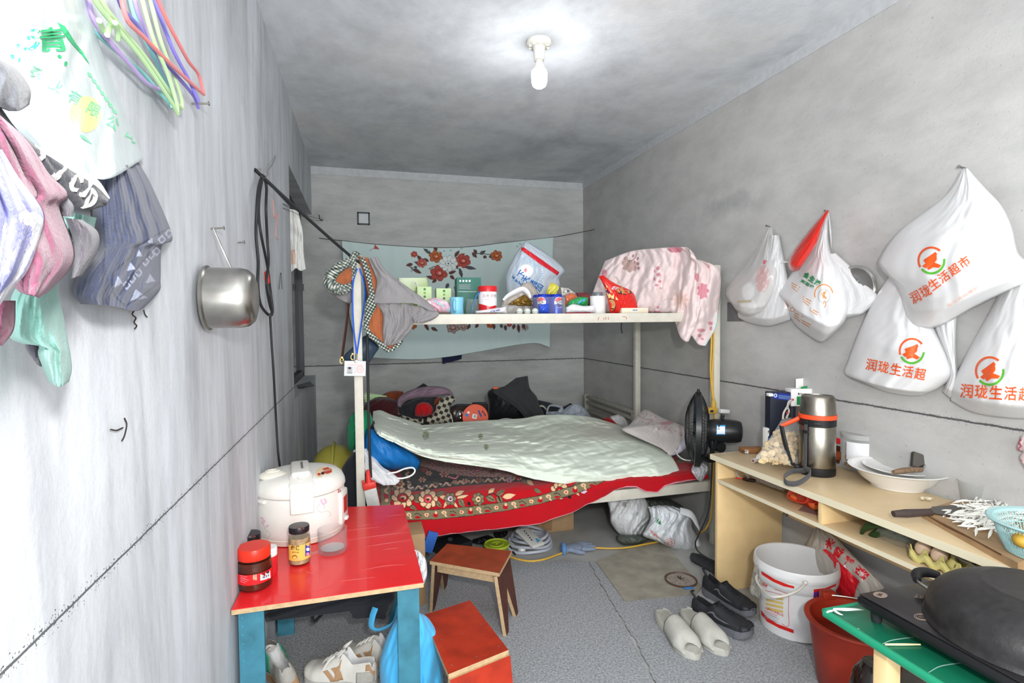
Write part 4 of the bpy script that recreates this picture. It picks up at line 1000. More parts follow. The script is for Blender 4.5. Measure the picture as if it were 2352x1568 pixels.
write(o, '川味', [(1294, 673), (1312, 675), (1308, 665), (1294, 662)], M_dk, .03)
packet('tomato_packet', 'small orange printed packet behind the green sachet', 'packet', [(1298, 678), (1298, 704)], [(1316, 672), (1330, 684)], None, None, 2.90, .02, M_film('orange', '#c96a48'), 3)
o = packet('candy_sachet', 'bright green sachet with a blue patch right of the soda cans', 'packet', [(1308, 690), (1300, 706)], [(1330, 681), (1350, 684), (1350, 702)], None, None, 2.84, .035, M_film('green', '#2fa05a'), 8, .006)
patch(o, [[(1326, 696), (1336, 687), (1346, 686), (1344, 690), (1334, 694), (1328, 699)]], mat('ink_sky', '#5aa9de', .4))
packet('maroon_pouch', 'maroon pouch lying between the green sachet and white jar', 'pouch', [(1322, 672), (1330, 690), (1330, 712)], [(1350, 672), (1362, 684), (1366, 712)], None, None, 2.95, .05, M_film('maroon', '#7c3038', .4), 5, .006)
# big clear carrier with blue lettering leaning on the curtain
t = thing('rice_bag', 'large translucent bag with a red band and blue lettering leaning high', 'bag', at(1228, 680, y=3.2))
def rb(U, V): return .10*dome(U, V, .5, .4)+.006*wr(U, V, 11, 4, 4)
o = obj('bag_body', soft([(1206, 553), (1183, 586), (1164, 625), (1161, 655), (1168, 722)], [(1208, 553), (1256, 582), (1296, 618), (1286, 640), (1286, 660), (1262, 722)], None, None, 'y', 3.30, rb, 70, 70, back=-.2), mat('bag_frosted_blue', '#cfd9e4', .2, alpha=.78, bump=.4, bs=22, spec=.6), t, world=True, merge=True)
bv = world_bvh([o]); M_bb = mat('print_blue', '#2468ae', .35); M_bl = mat('print_pale_blue', '#8fbbe0', .35)
patch(o, [[(1198, 569), (1203, 568), (1284, 625), (1280, 632), (1240, 606), (1198, 575)]], mat('print_red', '#cf2431', .35), off=.004, cut=5, bvh=bv)
patch(o, circ(1208, 622, 16, 15, 28), M_cw, off=.0010, bvh=bv); patch(o, [[(1203, 620), (1208, 615), (1211, 621), (1206, 626)]], M_pink, off=.0016, bvh=bv)
for k in range(40):
    a = 2*PI*k/40; c_, s_ = math.cos(a), math.sin(a); n_ = (-s_*.45, c_*.45)
    patch(o, [[(1208+20*c_+n_[0], 622+19*s_+n_[1]), (1208+44*c_+n_[0], 622+42*s_+n_[1]), (1208+44*c_-n_[0], 622+42*s_-n_[1]), (1208+20*c_-n_[0], 622+19*s_-n_[1])]], M_bl, bvh=bv, cut=20)
def wch(ch, x, y, s, m, rot): # a single character, centre, size, rotation
    c_, s_ = math.cos(rot), math.sin(rot); f = lambda a, b2: (x+a*c_-b2*s_, y+a*s_+b2*c_)
    write(o, ch, [f(-s/2, s/2), f(s/2, s/2), f(s/2, -s/2), f(-s/2, -s/2)], m, .025, off=.0018, bvh=bv)
for ch, xx, yy in (('下', 1198, 630), ('天', 1207, 641), ('通', 1224, 652), ('加', 1238, 660)): wch(ch, xx, yy, 17, M_bb, -1.0)
for ch, xx, yy in (('新', 1180, 636), ('鲜', 1187, 644), ('7', 1194, 650), ('日', 1201, 655)): wch(ch, xx, yy, 8, M_bb, -1.0)
o = None
mb = MB(); mb.tube([at(1428, 741, y=2.67), at(1427, 752, y=2.67), at(1429, 765, y=2.672)], .008, 8, n=16, flat=.3); tagged('strap_end', mb, M_black, 'short black strap dangling under the upper rail', 'strap')
rail = [q for q in bpy.data.objects if q.name.startswith('upper_side_rail')][0]
bv = world_bvh([rail]); M_mark = mat('marker_orange', '#c4623e', .6)
for P_ in ([(1376, 728), (1373, 736)], [(1386, 729), (1387, 734)], [(1391, 728), (1392, 734)], [(1397, 728), (1398, 734)], [(1429, 727), (1438, 728), (1439, 733)]): patch(rail, stroke(P_, 1.3, 6), M_mark, bvh=bv)

# pink blanket thrown over the head end, spilling over the rail
def ppink(U, V, X, Y):
    P = Paint(X, Y, '#e2cfcd'); pk, br, cr_ = '#cd8a95', '#b59a92', '#d7b9ae'
    for x, y, rx, ry in ((1389, 628, 6, 9), (1552, 573, 17, 7), (1512, 616, 4, 5), (1513, 631, 4, 4.5), (1504, 623, 2.5, 4), (1515, 646, 4, 3), (1508, 655, 4, 3), (1504, 641, 2.5, 4), (1517, 662, 3, 3), (1601, 637, 4, 10), (1614, 668, 11, 16), (1628, 612, 3, 3), (1630, 742, 6, 4), (1632, 754, 4, 4.5), (1610, 758, 9, 4), (1606, 770, 5, 4), (1552, 728, 3, 8), (1512, 706, 3, 3), (1510, 716, 8, 3), (1492, 715, 5, 3), (1612, 778, 4, 3)):
        P.ell(x, y, rx, ry, pk)
    for k in range(7): P.ell(1614+11*math.cos(k*.9), 668+15*math.sin(k*.9), 4, 4, pk)
    for k in range(9): P.ell(1446+12*math.cos(k*.8), 606+14*math.sin(k*.8)+(10 if k > 5 else 0), 6, 5, br, k)
    P.ell(1446, 612, 9, 14, br); P.line([(1440, 596), (1448, 600), (1458, 594), (1463, 584)], 1, '#96797a')
    for x, y in ((1454, 588), (1465, 594), (1457, 602), (1466, 606), (1459, 614), (1467, 616)): P.ell(x, y, 3, 4, '#a88488', .3)
    for k in range(8): P.leaf(1562, 688, 1562+24*math.cos(k*.8), 688+24*math.sin(k*.8), 4, cr_)
    for k in range(10): P.line([(1506+k*1.5, 664+k*3), (1524+k*1.5, 660+k*3)], .6, '#c3b1a9')
    for k in range(8): P.line([(1412+k*1.2, 634+k*2.4), (1420+k*1.2, 640+k*2.4)], .6, '#c3b1a9')
    P.poly([(1644, 722), (1650, 716), (1648, 760), (1626, 798), (1612, 796), (1634, 768)], '#c6d6d3')
    return P.C
def pkb(U, V): return 3.20-.12*V*(1-U)-.60*np.clip(U/.78, 0, 1)**1.2
def pkd(U, V): return .03*wr(U, V*.35, 4, 4, 2)+.012*wr(U, V, 19, 6, 4)+.05*dome(U, V, .6, .5)
mb = soft([(1390, 600), (1374, 640), (1360, 680), (1352, 717)], [(1632, 606), (1650, 618), (1655, 648), (1649, 715), (1643, 752), (1620, 794)], [(1448, 578), (1505, 571), (1572, 568), (1585, 578), (1588, 594), (1608, 598)],
          [(1410, 717), (1464, 717), (1520, 717), (1546, 720), (1554, 748), (1565, 776), (1580, 784), (1586, 768), (1604, 790)], 'y', pkb, pkd, 220, 150, paint=ppink)
tagged('blanket', mb, fab('blanket_pale_pink', '#e2cfcd', attr=True, bump=.2), 'pale pink flowered blanket thrown over the head of the upper bunk', 'blanket', solid=.006)

# ================================================================ bedding
def project(P):
    D = (np.asarray(P)-CAMP) @ RW
    return CX+FPX*D[..., 0]/D[..., 2], CY-FPX*D[..., 1]/D[..., 2]
# red carpet-blanket: covers the lower bunk and hangs over the front rail
HEM = [(868, 1229), (949, 1229), (976, 1232), (1061, 1225), (1163, 1212), (1240, 1199), (1317, 1175), (1364, 1154), (1391, 1140), (1413, 1127), (1440, 1118), (1461, 1117), (1482, 1127), (1508, 1129), (1526, 1114), (1543, 1110), (1584, 1094), (1620, 1086)]
hw = np.array([list(at(x, y, y=2.622)) for x, y in HEM])
nu, nv = 640, 250
X = np.linspace(.062, 1.885, nu)
zh = np.minimum(np.interp(X, hw[:, 0], hw[:, 2]), .392)
G = np.zeros((nv, nu, 3))
for i in range(nu):
    zt = .43
    pts = np.array([(3.30, zt+.01), (2.72, zt), (2.675, zt-.004), (2.648, zt-.014), (2.634, zt-.036), (2.628-.012*math.sin(X[i]*9), zh[i])])
    s_ = np.r_[0, np.cumsum(np.hypot(*np.diff(pts, axis=0).T))]
    q = np.concatenate([np.linspace(0, s_[1]*.55, 30, endpoint=False), np.linspace(s_[1]*.55, s_[-1], nv-30)])
    G[:, i, 0] = X[i]; G[:, i, 1] = np.interp(q, s_, pts[:, 0]); G[:, i, 2] = np.interp(q, s_, pts[:, 1])
UU, VV = UVg(nu, nv)
flat_ = np.clip((G[..., 2]-.40)/.03, 0, 1)
G[..., 2] += .004*wr(UU, VV, 3, 7, 5)*flat_; G[..., 1] -= .006*wr(UU, VV*.3, 8, 7, 2)*(1-flat_)
PX_, PY_ = project(G)
RD, OL, PEA, DKB, LIL = '#b3121d', '#7c7358', '#e6bb92', '#241d20', '#dcc3d8'
P = Paint(PX_, PY_, RD)
lin_ = lambda pts: np.interp(PX_, [a for a, _ in pts], [b for _, b in pts])
# inner field: pink trellis with small red marks, dark floral border
IN = [(930, 1134), (945, 1131), (1060, 1117), (1180, 1108), (1250, 1104), (1400, 1095)]
INL = 928+(1130-PY_)*(-.18)
inn = (PY_ < lin_(IN)) & (PX_ > INL) & (PX_ < 1400)
P.mask(inn, DKB)
tre = inn & (PY_ < lin_([(930, 1040), (965, 1070), (1010, 1085), (1080, 1096), (1180, 1098), (1260, 1094), (1400, 1085)])) & (PX_ > 955)
P.mask(tre, '#c9a29c')
a_ = (PX_*.5+PY_*.9)/9.0; b_ = (PX_*.5-PY_*.9)/9.0
P.mask(tre & (((a_ % 1) < .16) | ((b_ % 1) < .16)), '#6f6254'); P.mask(tre & (np.abs((a_ % 1)-.58) < .16) & (np.abs((b_ % 1)-.58) < .16), '#b02a35')
# scroll border round the dark field
for k in range(16):
    x = 948+16*k; y = np.interp(x, [a for a, _ in IN], [b for _, b in IN])-8
    P.line([(x-8, y+2), (x-3, y-3), (x+4, y+3), (x+9, y-1)], 2.0, PEA if k % 2 else OL); P.ell(x, y-2, 3, 1.8, LIL)
for k in range(5):
    x, y = 940-2.2*k, 1122-14*k; P.line([(x-2, y+6), (x+5, y+2), (x-3, y-3), (x+3, y-8)], 1.8, OL if k % 2 else PEA); P.ell(x, y, 2.5, 2, LIL)
for x, y, s, c in ((1020, 1090, 11, '#d8a890'), (985, 1088, 8, PEA), (970, 1103, 9, '#d9b08e'), (1068, 1106, 8, PEA), (1100, 1104, 9, OL), (1170, 1104, 8, LIL), (1130, 1085, 9, OL), (975, 1080, 8, RD), (1190, 1098, 8, RD), (1000, 1112, 7, OL), (1045, 1108, 6, PEA)):
    P.flower(x, y, s, 6, c, '#5a2a2c', RD, ry=.62)
for L in ([(1030, 1064), (1050, 1070), (1068, 1078), (1060, 1084)], [(1090, 1078), (1082, 1086), (1092, 1092)], [(1090, 1074), (1104, 1070), (1106, 1078), (1094, 1082)], [(1120, 1072), (1140, 1078), (1150, 1082)], [(990, 1062), (1000, 1072), (992, 1078)], [(1030, 1096), (1046, 1100), (1052, 1094)]):
    P.line(L, 2.6, RD); P.line(L, 1.0, LIL)
# the broad red border with large flowers
EDG = '#3a2a22'
def fl(x, y, s, n, c, mid, **k): P.flower(x, y, s, n, c, EDG, mid, **k)
for x0, y0, x1, y1, w, c in ((950, 1142, 966, 1136, 4, OL), (951, 1148, 966, 1152, 5, OL), (1000, 1140, 1024, 1130, 5, OL), (1010, 1142, 1030, 1144, 4, PEA), (1000, 1150, 1014, 1164, 5, OL), (1028, 1150, 1018, 1166, 3, PEA), (1040, 1152, 1052, 1166, 3, PEA), (1046, 1138, 1066, 1128, 5, PEA), (1054, 1146, 1066, 1164, 6, OL), (1050, 1144, 1076, 1138, 3, PEA),
                          (1074, 1152, 1080, 1160, 3, DKB), (1116, 1140, 1138, 1150, 6, OL), (1122, 1134, 1136, 1122, 5, PEA), (1140, 1138, 1160, 1126, 5, OL), (1142, 1140, 1154, 1158, 6, OL), (1154, 1142, 1184, 1136, 6, PEA), (940, 1160, 958, 1170, 4, OL), (900, 1118, 912, 1132, 5, OL),
                          (1222, 1146, 1234, 1142, 3, LIL), (1240, 1146, 1248, 1136, 3, PEA), (1226, 1124, 1244, 1132, 4, OL), (1254, 1146, 1262, 1138, 3, DKB), (1312, 1120, 1334, 1114, 4, OL), (1304, 1138, 1312, 1144, 3, DKB), (1318, 1124, 1330, 1138, 3, PEA), (1334, 1130, 1348, 1127, 4, LIL), (1320, 1112, 1338, 1108, 4, OL), (1210, 1104, 1226, 1116, 5, PEA), (1198, 1104, 1212, 1112, 4, OL), (1400, 1100, 1416, 1096, 3, PEA)):
    P.leaf(x0, y0, x1, y1, w+1, EDG); P.leaf(x0, y0, x1, y1, w, c, EDG if c == OL else None)
fl(925, 1144, 26, 8, PEA, RD, ry=.85); fl(983, 1146, 22, 8, PEA, '#cf4450', ry=.95); fl(1034, 1146, 14, 6, OL, LIL); fl(1098, 1146, 14, 7, OL, PEA, rot=.4); fl(916, 1113, 14, 7, PEA, RD, ry=.8); fl(1285, 1127, 21, 9, PEA, RD, ry=.85)
P.line([(1116, 1140), (1130, 1134), (1144, 1140), (1150, 1152)], 1.2, EDG)
# olive band with tulips and scrolls, near the hem and down the left side
B0 = [(870, 1186), (935, 1193), (1000, 1191), (1080, 1183), (1163, 1171), (1240, 1156), (1320, 1133), (1364, 1116), (1400, 1100), (1430, 1088)]
B1 = [(870, 1170), (930, 1174), (1000, 1170), (1080, 1163), (1163, 1152), (1240, 1138), (1320, 1116), (1364, 1101), (1400, 1086), (1430, 1076)]
bl0, bl1 = lin_(B0), lin_(B1)
band = (PY_ < bl0) & (PY_ > bl1) & (PX_ < 1425) & (PX_ > 874)
P.mask((PY_ < bl0+1.3) & (PY_ > bl1-1.3) & (PX_ < 1426) & (PX_ > 874), EDG); P.mask(band, OL)
lb = (PX_ > 875) & (PX_ < 897) & (PY_ > 1108) & (PY_ < 1186); P.mask((PX_ > 873.8) & (PX_ < 898.2) & (PY_ > 1108) & (PY_ < 1186), EDG); P.mask(lb, OL)
for k in range(27):
    x = 900+20*k; x = x if x < 1420 else 1420; y = (np.interp(x, [a for a, _ in B0], [b for _, b in B0])+np.interp(x, [a for a, _ in B1], [b for _, b in B1]))/2
    m_ = k % 4
    if m_ == 0:
        for j in range(6): P.ell(x+3.6*math.cos(j*1.05), y+3.2*math.sin(j*1.05), 2.4, 2.1, EDG); 
        for j in range(6): P.ell(x+3.6*math.cos(j*1.05), y+3.2*math.sin(j*1.05), 1.9, 1.7, PEA)
        P.ell(x, y, 2, 1.8, RD)
    elif m_ == 1: P.poly([(x-6, y+4), (x-5, y-4), (x-1, y-1), (x+5, y-4), (x+6, y+5), (x, y+7)], RD); P.ell(x+1, y-4, 3, 3.6, PEA)
    elif m_ == 2: P.line([(x+5, y+6), (x+2, y+4), (x+3, y-3), (x-2, y-5), (x-5, y-2), (x-2, y)], 1.7, PEA)
    else: P.line([(x-8, y-2), (x, y-4), (x+8, y+2)], .8, EDG); P.leaf(x-8, y+5, x+8, y+5, 3, RD)
P.line([(886, 1112), (892, 1120), (884, 1128), (890, 1134)], 2, PEA); P.poly([(880, 1134), (893, 1138), (890, 1152), (882, 1148)], RD); P.ell(888, 1150, 4, 4, PEA)
# right end of the blanket beyond the quilt
P.mask((PX_ > 1555) & (PY_ > 1046) & (PY_ < 1064), OL)
for x, y in ((1568, 1053), (1584, 1052), (1598, 1054)): P.flower(x, y, 5, 5, PEA, EDG, RD, ry=.7)
P.mask((PX_ > 1555) & (PY_ > 1030) & (PY_ < 1046), '#a8222b')
for x, y in ((1562, 1038), (1576, 1036), (1592, 1040)): P.flower(x, y, 6, 6, PEA, EDG, OL, ry=.6)
# pale piping along the hem
mb = MB(); mb.grid(G); mb.col = P.C.reshape(-1, 3)
t = thing('floral_blanket', 'red floral blanket covering the lower bunk and hanging over its front', 'blanket', (1.0, 2.95, .43))
obj('blanket_cloth', mb, fab('blanket_red_plush', RD, attr=True, bump=.25, bs=500), t, world=True, solid=.004, soff=1)
mb = MB(); mb.tube([G[-1, i] for i in range(0, nu, 6)], .0042, 6, smooth=False); obj('hem_piping', mb, mat('piping_pink', '#d98a97', .6), t, world=True)

# mint quilt heaped over the bunk
def pq(U, V, X, Y):
    P = Paint(X, Y, '#dde6d7'); g, d_ = '#8a9a5c', '#4d5e3a'
    k = np.clip(1-((X-1390)/90)**2-((Y-985)/34)**2, 0, 1)[..., None]; P.C = P.C*(1-k*.5)+np.array(lin('#c9bfb0'))*k*.5
    for x, y in ((978, 998), (1104, 1000), (1117, 1025)):
        s = 1 if x < 1000 else .75
        for dx, dy in ((-4, -4), (0, -6), (4, -3), (-5, 1), (5, 2), (0, -1), (-3, 4)): P.ell(x+dx*s, y+dy*s, 2.6*s, 2.2*s, g, dx)
        P.line([(x, y), (x+1*s, y+8*s)], .8, d_)
        for dx, dy in ((-4, 8), (5, 7), (-1, 11), (3, 3), (-6, 4)): P.ell(x+dx*s, y+dy*s, 2*s, 1.2*s, d_, dx)
    return P.C
def qy(U, V):
    f = np.interp(V, [0, .15, .4, .7, .88, 1], [0, .12, .42, .78, .93, .965])
    return 3.46-.82*f-.10*np.exp(-((U-.0)/.12)**2)*(1-V)
def qb(U, V):
    rim = np.clip(np.minimum.reduce([U*14, (1-U)*14, V*9+.2, (1-V)*9]), 0, 1)
    b = .030*wr(U+.2*V, V*1.2-.25*U, 41, 1.6, 2.2, 3)+.012*wr(U+.35*V, V-.3*U, 17, 3.5, 4.5, 3)+.016*np.abs(wr(U+.3*V, V-.2*U, 23, 6, 5, 3))+.010*np.abs(wr(U-.4*V, V+.5*U, 57, 8, 7, 3))
    b = b+.08*np.exp(-((V-.62-.16*np.sin(U*5+.4))/.12)**2)*np.exp(-((U-.25)/.28)**2)
    b = b+.06*np.exp(-((V-.35)/.18)**2)*np.exp(-((U-.6)/.25)**2)
    return b*rim+.02*rim
mb = soft([(857, 944), (856, 962), (860, 978), (872, 996)], [(1420, 975), (1472, 1003), (1512, 1019), (1542, 1047), (1561, 1082), (1557, 1101)], [(875, 942), (900, 952), (962, 972), (976, 975), (1060, 968), (1130, 964), (1200, 960), (1240, 953), (1300, 952), (1360, 958)],
          [(900, 1013), (962, 1045), (1029, 1061), (1147, 1078), (1220, 1098), (1282, 1109), (1330, 1114), (1400, 1117), (1460, 1112), (1530, 1110)], 'y', qy, qb, 260, 150, paint=pq)
tagged('quilt', mb, fab('quilt_mint', '#ccd6c6', attr=True, bump=.9, bs=28), 'pale mint quilt heaped over the lower bunk', 'quilt', solid=.012, soff=-1, sharp=180)

fb = lambda name, label, cat, L, R, T, B, y, bu, m, sd=1, amp=.012, nu=40, nv=36, back=-.15, fu=3, fv=3, paint=None, pv=.5: cloth(name, label, cat, L, R, T, B, y, bu, m, (amp, fu, fv, sd), nu, nv, 'y', -1, .003, paint, .5, pv, back)
# heap on the far bed
fb('rust_cloth', 'rust orange cloth behind the maroon one on the far bed', 'cloth', [(866, 912), (862, 940)], [(926, 899), (935, 930)], [(891, 900), (910, 897)], None, 4.0, .08, fab('rust_knit', '#8e4426', var=.15, vs=20), 2)
fb('maroon_cloth', 'dark maroon cloth heaped at the left end of the far bed', 'cloth', [(862, 913), (842, 926), (832, 950), (830, 990)], [(893, 912), (911, 920), (918, 938), (920, 980)], None, None, 3.85, .14, fab('maroon_knit', '#4a1f22', var=.12, vs=20), 4)
mb = MB()
for k, (x0, y0, x1, y1) in enumerate(((838, 906, 889, 910), (838, 912, 880, 916), (840, 918, 866, 921))): mb.tube([at(x0, y0, y=3.9), at(x1, y1, y=3.86)], [.02, .012, .004], 10, smooth=False, flat=.35)
tagged('green_leaflet', mb, mat('plastic_pale_green', '#bfe0a8', .4), 'pale green plastic strips beside the bunk post over the maroon cloth', 'plastic')
fb('black_bundle', 'black cloth bundle under the mauve fleece', 'cloth', [(935, 915), (918, 935), (924, 965)], [(1004, 908), (1006, 930), (985, 962)], None, None, 3.82, .12, fab('black_cloth', '#2a2c31'), 6)
fb('black_hood', 'black cloth corner peaking above the mauve fleece', 'cloth', [(972, 880), (960, 888), (940, 900)], [(974, 880), (986, 889), (1000, 905)], None, None, 3.80, .03, fab('black_cloth', '#2a2c31'), 3, .003)
mv = [(911, 932), (913, 916), (926, 904), (950, 893), (990, 886), (1024, 890), (1038, 900), (1045, 915)]; mv2 = [(920, 935), (928, 924), (940, 918), (965, 913), (1000, 912), (1018, 909), (1031, 908), (1040, 917)]
fb('mauve_fleece', 'dusty mauve fleece rolled over the top of the heap', 'fleece', mv, mv2, None, None, 3.74, .07, fab('mauve_fleece', '#87707f', var=.1, vs=30), 8, .010, 30, 70, fu=1.5, fv=6, pv=None)
fb('red_hat', 'bright red knitted lump in front of the black bundle', 'knit', [(958, 927), (952, 942), (953, 955)], [(985, 925), (994, 936), (993, 952)], [(972, 923)], [(973, 957)], 3.70, .07, fab('red_knit', '#c0161c', var=.2, vs=40), 5, .012)
fb('orange_cloth', 'small rust red cloth wedged in the checked bag mouth', 'cloth', [(1000, 914), (994, 932)], [(1016, 912), (1006, 930)], None, None, 3.76, .03, fab('rust_knit', '#8e4426'), 2, .004, 16, 16)
def pch(U, V, X, Y):
    P = Paint(X, Y, '#aaa694'); a = (X*.92+Y*.42)/9.2; b = (-X*.38+Y*.92)/8.6
    P.mask(((np.floor(a)+np.floor(b)) % 2 == 0) & ((a % 1) > .12) & ((b % 1) > .12), '#2c2a28')
    P.line([(1031, 936), (1036, 950), (1041, 972)], 1.4, '#e5e2da'); P.poly([(974, 950), (982, 950), (980, 974), (972, 974)], '#1c1b1c'); return P.C
fb('checked_bag', 'beige and black checked cloth bag with open mouth on the far bed', 'bag', [(912, 948), (925, 960), (940, 978)], [(1036, 907), (1046, 917), (1032, 936), (1038, 955), (1042, 974)], [(935, 956), (960, 962), (985, 956), (998, 944), (1004, 926), (1018, 914)], None, 3.66, .06, mat('check_canvas', '#aaa694', .85, attr=True, bump=.2, bs=200), 9, .006, 130, 80, paint=pch)
t = thing('leather_bag', 'dark brown leather bag with a clasp behind the orange fan', 'bag', at(1078, 960, y=3.7))
obj('bag_body', soft([(1034, 934), (1034, 950), (1038, 980)], [(1121, 928), (1122, 950), (1122, 980)], [(1043, 931), (1085, 928), (1109, 926)], None, 'y', 3.75, lambda U, V: .07*dome(U, V, .3, .5)+.006*wr(U, V, 3, 4, 2), 40, 30, back=-.4), mat('bag_brown_leather', '#3a2f2c', .3, spec=.6, bump=.15, bs=60), t, world=True, merge=True)
mb = MB(); mb.tube([at(1042, 934, y=3.68), at(1052, 930, y=3.66), at(1085, 930, y=3.66), at(1088, 926, y=3.68), at(1118, 926, y=3.68)], .008, 8, n=30); obj('carry_handle', mb, M_black, t, world=True)
mb = MB(); mb.box(at(1057, 952, y=3.655), (.016, .012, .024), bev=.003); mb.ell(at(1058, 960, y=3.655), (.011, .008, .016), 12, 8); obj('clasp', mb, M_steel, t, world=True)
q = at(1092, 958, y=3.60)
t = thing('hand_fan', 'orange round paper hand fan propped against the leather bag', 'fan', q)
mb = MB(); mb.lathe([(0, -.002), (.088, -.002), (.09, 0), (.088, .002), (0, .002)], 44, Matrix.Rotation(PI/2-.25, 4, 'X')); o = obj('fan_disc', mb, mat('fan_orange', '#d8512a', .4), t)
bv = world_bvh([o])
patch(o, [[(1086, 950), (1096, 952), (1094, 962), (1084, 960)]], M_whitep, bvh=bv); patch(o, [[(1088, 952), (1094, 953), (1093, 959), (1087, 958)]], M_ink, off=.0014, bvh=bv)
patch(o, [[(1097, 942), (1101, 942), (1108, 956), (1103, 957)]], M_cb, bvh=bv); patch(o, circ(1072, 953, 5, 3.5, 12, rot=.6), M_bb, bvh=bv); patch(o, circ(1076, 947, 3, 2.5, 10), M_cw, bvh=bv)
for k in range(3): write(o, '夏', [(1106+3*k, 947+4*k), (1110+3*k, 948+4*k), (1111+3*k, 943+4*k), (1107+3*k, 942+4*k)], M_dk, .02, bvh=bv)
mb = MB(); mb.box((-.09, -.012, -.085), (.05, .004, .016), (0, .5, 0), bev=.002); obj('fan_grip', mb, mat('grip_pale_blue', '#b9c6d6', .4), t)
t = thing('backpack', 'black backpack with an open flap and orange tab on the far bed', 'backpack', at(1190, 960, y=3.8))
obj('backpack_body', soft([(1131, 891), (1120, 902), (1124, 930), (1120, 975)], [(1180, 880), (1217, 895), (1236, 920), (1240, 975)], [(1150, 889)], None, 'y', 3.9, lambda U, V: .20*dome(U, V, .4, .5)+.012*wr(U, V, 6, 3, 3), 50, 50, back=-.1), mat('backpack_black_nylon', '#1d1f22', .55, bump=.3, bs=60), t, world=True, merge=True)
obj('flap', soft([(1186, 868), (1158, 888), (1132, 898), (1150, 912), (1190, 940), (1215, 975)], [(1211, 863), (1216, 890), (1228, 908), (1238, 930), (1250, 955), (1252, 975)], None, None, 'y', 3.66, lambda U, V: .03*dome(U, V, .5)+.012*wr(U, V, 16, 2, 3), 40, 50), fab('flap_charcoal', '#38383a', var=.1, vs=30), t, world=True, solid=.006)
mb = MB(); mb.box(at(1139, 891, y=3.66), (.04, .012, .016), (0, .15, 0), bev=.003); obj('orange_tab', mb, mat('tab_orange', '#d2552c', .5), t, world=True)
mb = MB(); mb.tube([at(1232, 934, y=3.84), at(1246, 932, y=3.82), at(1255, 940, y=3.82)], .008, 8, flat=.5); obj('cream_strap', mb, mat('strap_cream', '#b9b4a6', .7), t, world=True)
fb('black_sleeve', 'charcoal sleeve stretching right from the backpack', 'cloth', [(1234, 918), (1236, 932), (1240, 965)], [(1311, 925), (1314, 932), (1300, 950)], [(1262, 924), (1288, 934)], None, 4.1, .06, fab('charcoal_jersey', '#33353a'), 12, .006)
t = thing('clear_carrier', 'crumpled clear carrier bag with handle loops by the headboard', 'bag', at(1310, 960, y=3.8))
obj('bag_body', soft([(1256, 945), (1252, 972)], [(1348, 942), (1366, 970)], [(1290, 942), (1310, 930), (1330, 928)], None, 'y', 3.85, lambda U, V: .12*dome(U, V, .5, .3)+.018*wr(U, V, 13, 4, 4), 50, 36, back=0.), mat('bag_clear_blue', '#c6d0dc', .18, alpha=.6, bump=.6, bs=30, spec=.7), t, world=True, merge=True)
mb = MB(); mb.tube([at(1256, 950, y=3.76), at(1260, 934, y=3.75), at(1270, 931, y=3.75), at(1290, 936, y=3.75), at(1284, 946, y=3.76)], .014, 10, n=30, flat=.4); obj('handle_loop', mb, MATS['bag_clear_blue'], t, world=True)
fb('patterned_towel', 'white and blue printed cloth peeping out behind the quilt', 'cloth', [(1136, 966), (1134, 980)], [(1186, 963), (1190, 978)], [(1160, 960)], None, 3.52, .02, fab('white_cotton2', '#d5dbe2', var=.3, vs=30), 4, .004, 20, 14)
def pr2(U, V, X, Y):
    P = Paint(X, Y, '#a3171d'); P.line([(1368, 962), (1384, 966), (1400, 978), (1412, 990)], 5, '#352822'); P.line([(1368, 963), (1384, 967), (1400, 979), (1412, 991)], 1.6, '#cfa884'); return P.C
fb('red_carpet_blanket', 'folded red blanket edge between the quilt and the headboard', 'blanket', [(1362, 962), (1372, 985), (1385, 1000)], [(1398, 958), (1412, 968), (1428, 990)], None, None, 3.56, .05, fab('blanket_red_plush', RD, attr=True), 5, .006, 40, 30, paint=pr2)
fb('white_pillow', 'small white crumpled pillow under the headboard rails', 'pillow', [(1402, 956), (1404, 970), (1426, 990)], [(1420, 951), (1436, 960), (1446, 980)], None, None, 3.66, .06, fab('pillow_white', '#d5d4d4', bump=.4, bs=60), 7, .008, 30, 30)
def ppl(U, V, X, Y):
    P = Paint(X, Y, '#d9d1cd')
    for k in range(46):
        r = random.Random(k); x, y = 1500+r.uniform(-26, 70), 962+r.uniform(-8, 22)+(max(0, 0))
        y = y+(x-1500)*.28; P.line([(x, y), (x+r.uniform(-7, 7), y+r.uniform(-6, 3))], .7, '#c58d94')
    P.ell(1528, 972, 9, 4, '#cf9aa0'); P.ell(1540, 968, 8, 5, '#cf9aa0'); P.line([(1464, 952), (1480, 962), (1502, 964)], .8, '#b58f8f'); return P.C
t = thing('pillow', 'pale pink flower-printed pillow leaning at the head of the lower bunk', 'pillow', at(1510, 1020, y=3.0))
def ply(U, V): return 3.34-.50*V-.10*U
obj('pillow_body', soft([(1479, 940), (1464, 954), (1447, 974), (1428, 986), (1460, 1003), (1520, 1030)], [(1492, 943), (1523, 960), (1574, 981), (1580, 1000), (1560, 1028), (1540, 1046)], None, None, 'y', ply, lambda U, V: .06*dome(U, V, .5, .4)+.006*wr(U, V, 3, 3, 3), 90, 60, back=-.6, paint=ppl), fab('pillow_pink_print', '#d9d1cd', attr=True, bump=.2), t, world=True, merge=True, sharp=180)
mb = MB(); mb.tube([at(1532, 1046, y=2.84), at(1556, 1034, y=2.82), at(1574, 1018, y=2.84), at(1582, 1000, y=2.90)], [.008, .022, .022, .008], 14, n=30); obj('pillow_piping', mb, fab('pillow_lilac_edge', '#d3d3e2'), t, world=True)
mb = MB(); mb.tube([at(1502, 1012, y=2.92), at(1503, 998, y=2.95), at(1504, 986, y=2.98), at(1508, 983, y=2.98), at(1509, 988, y=2.97)], .0035, 6); obj('tie_string', mb, M_white, t, world=True)
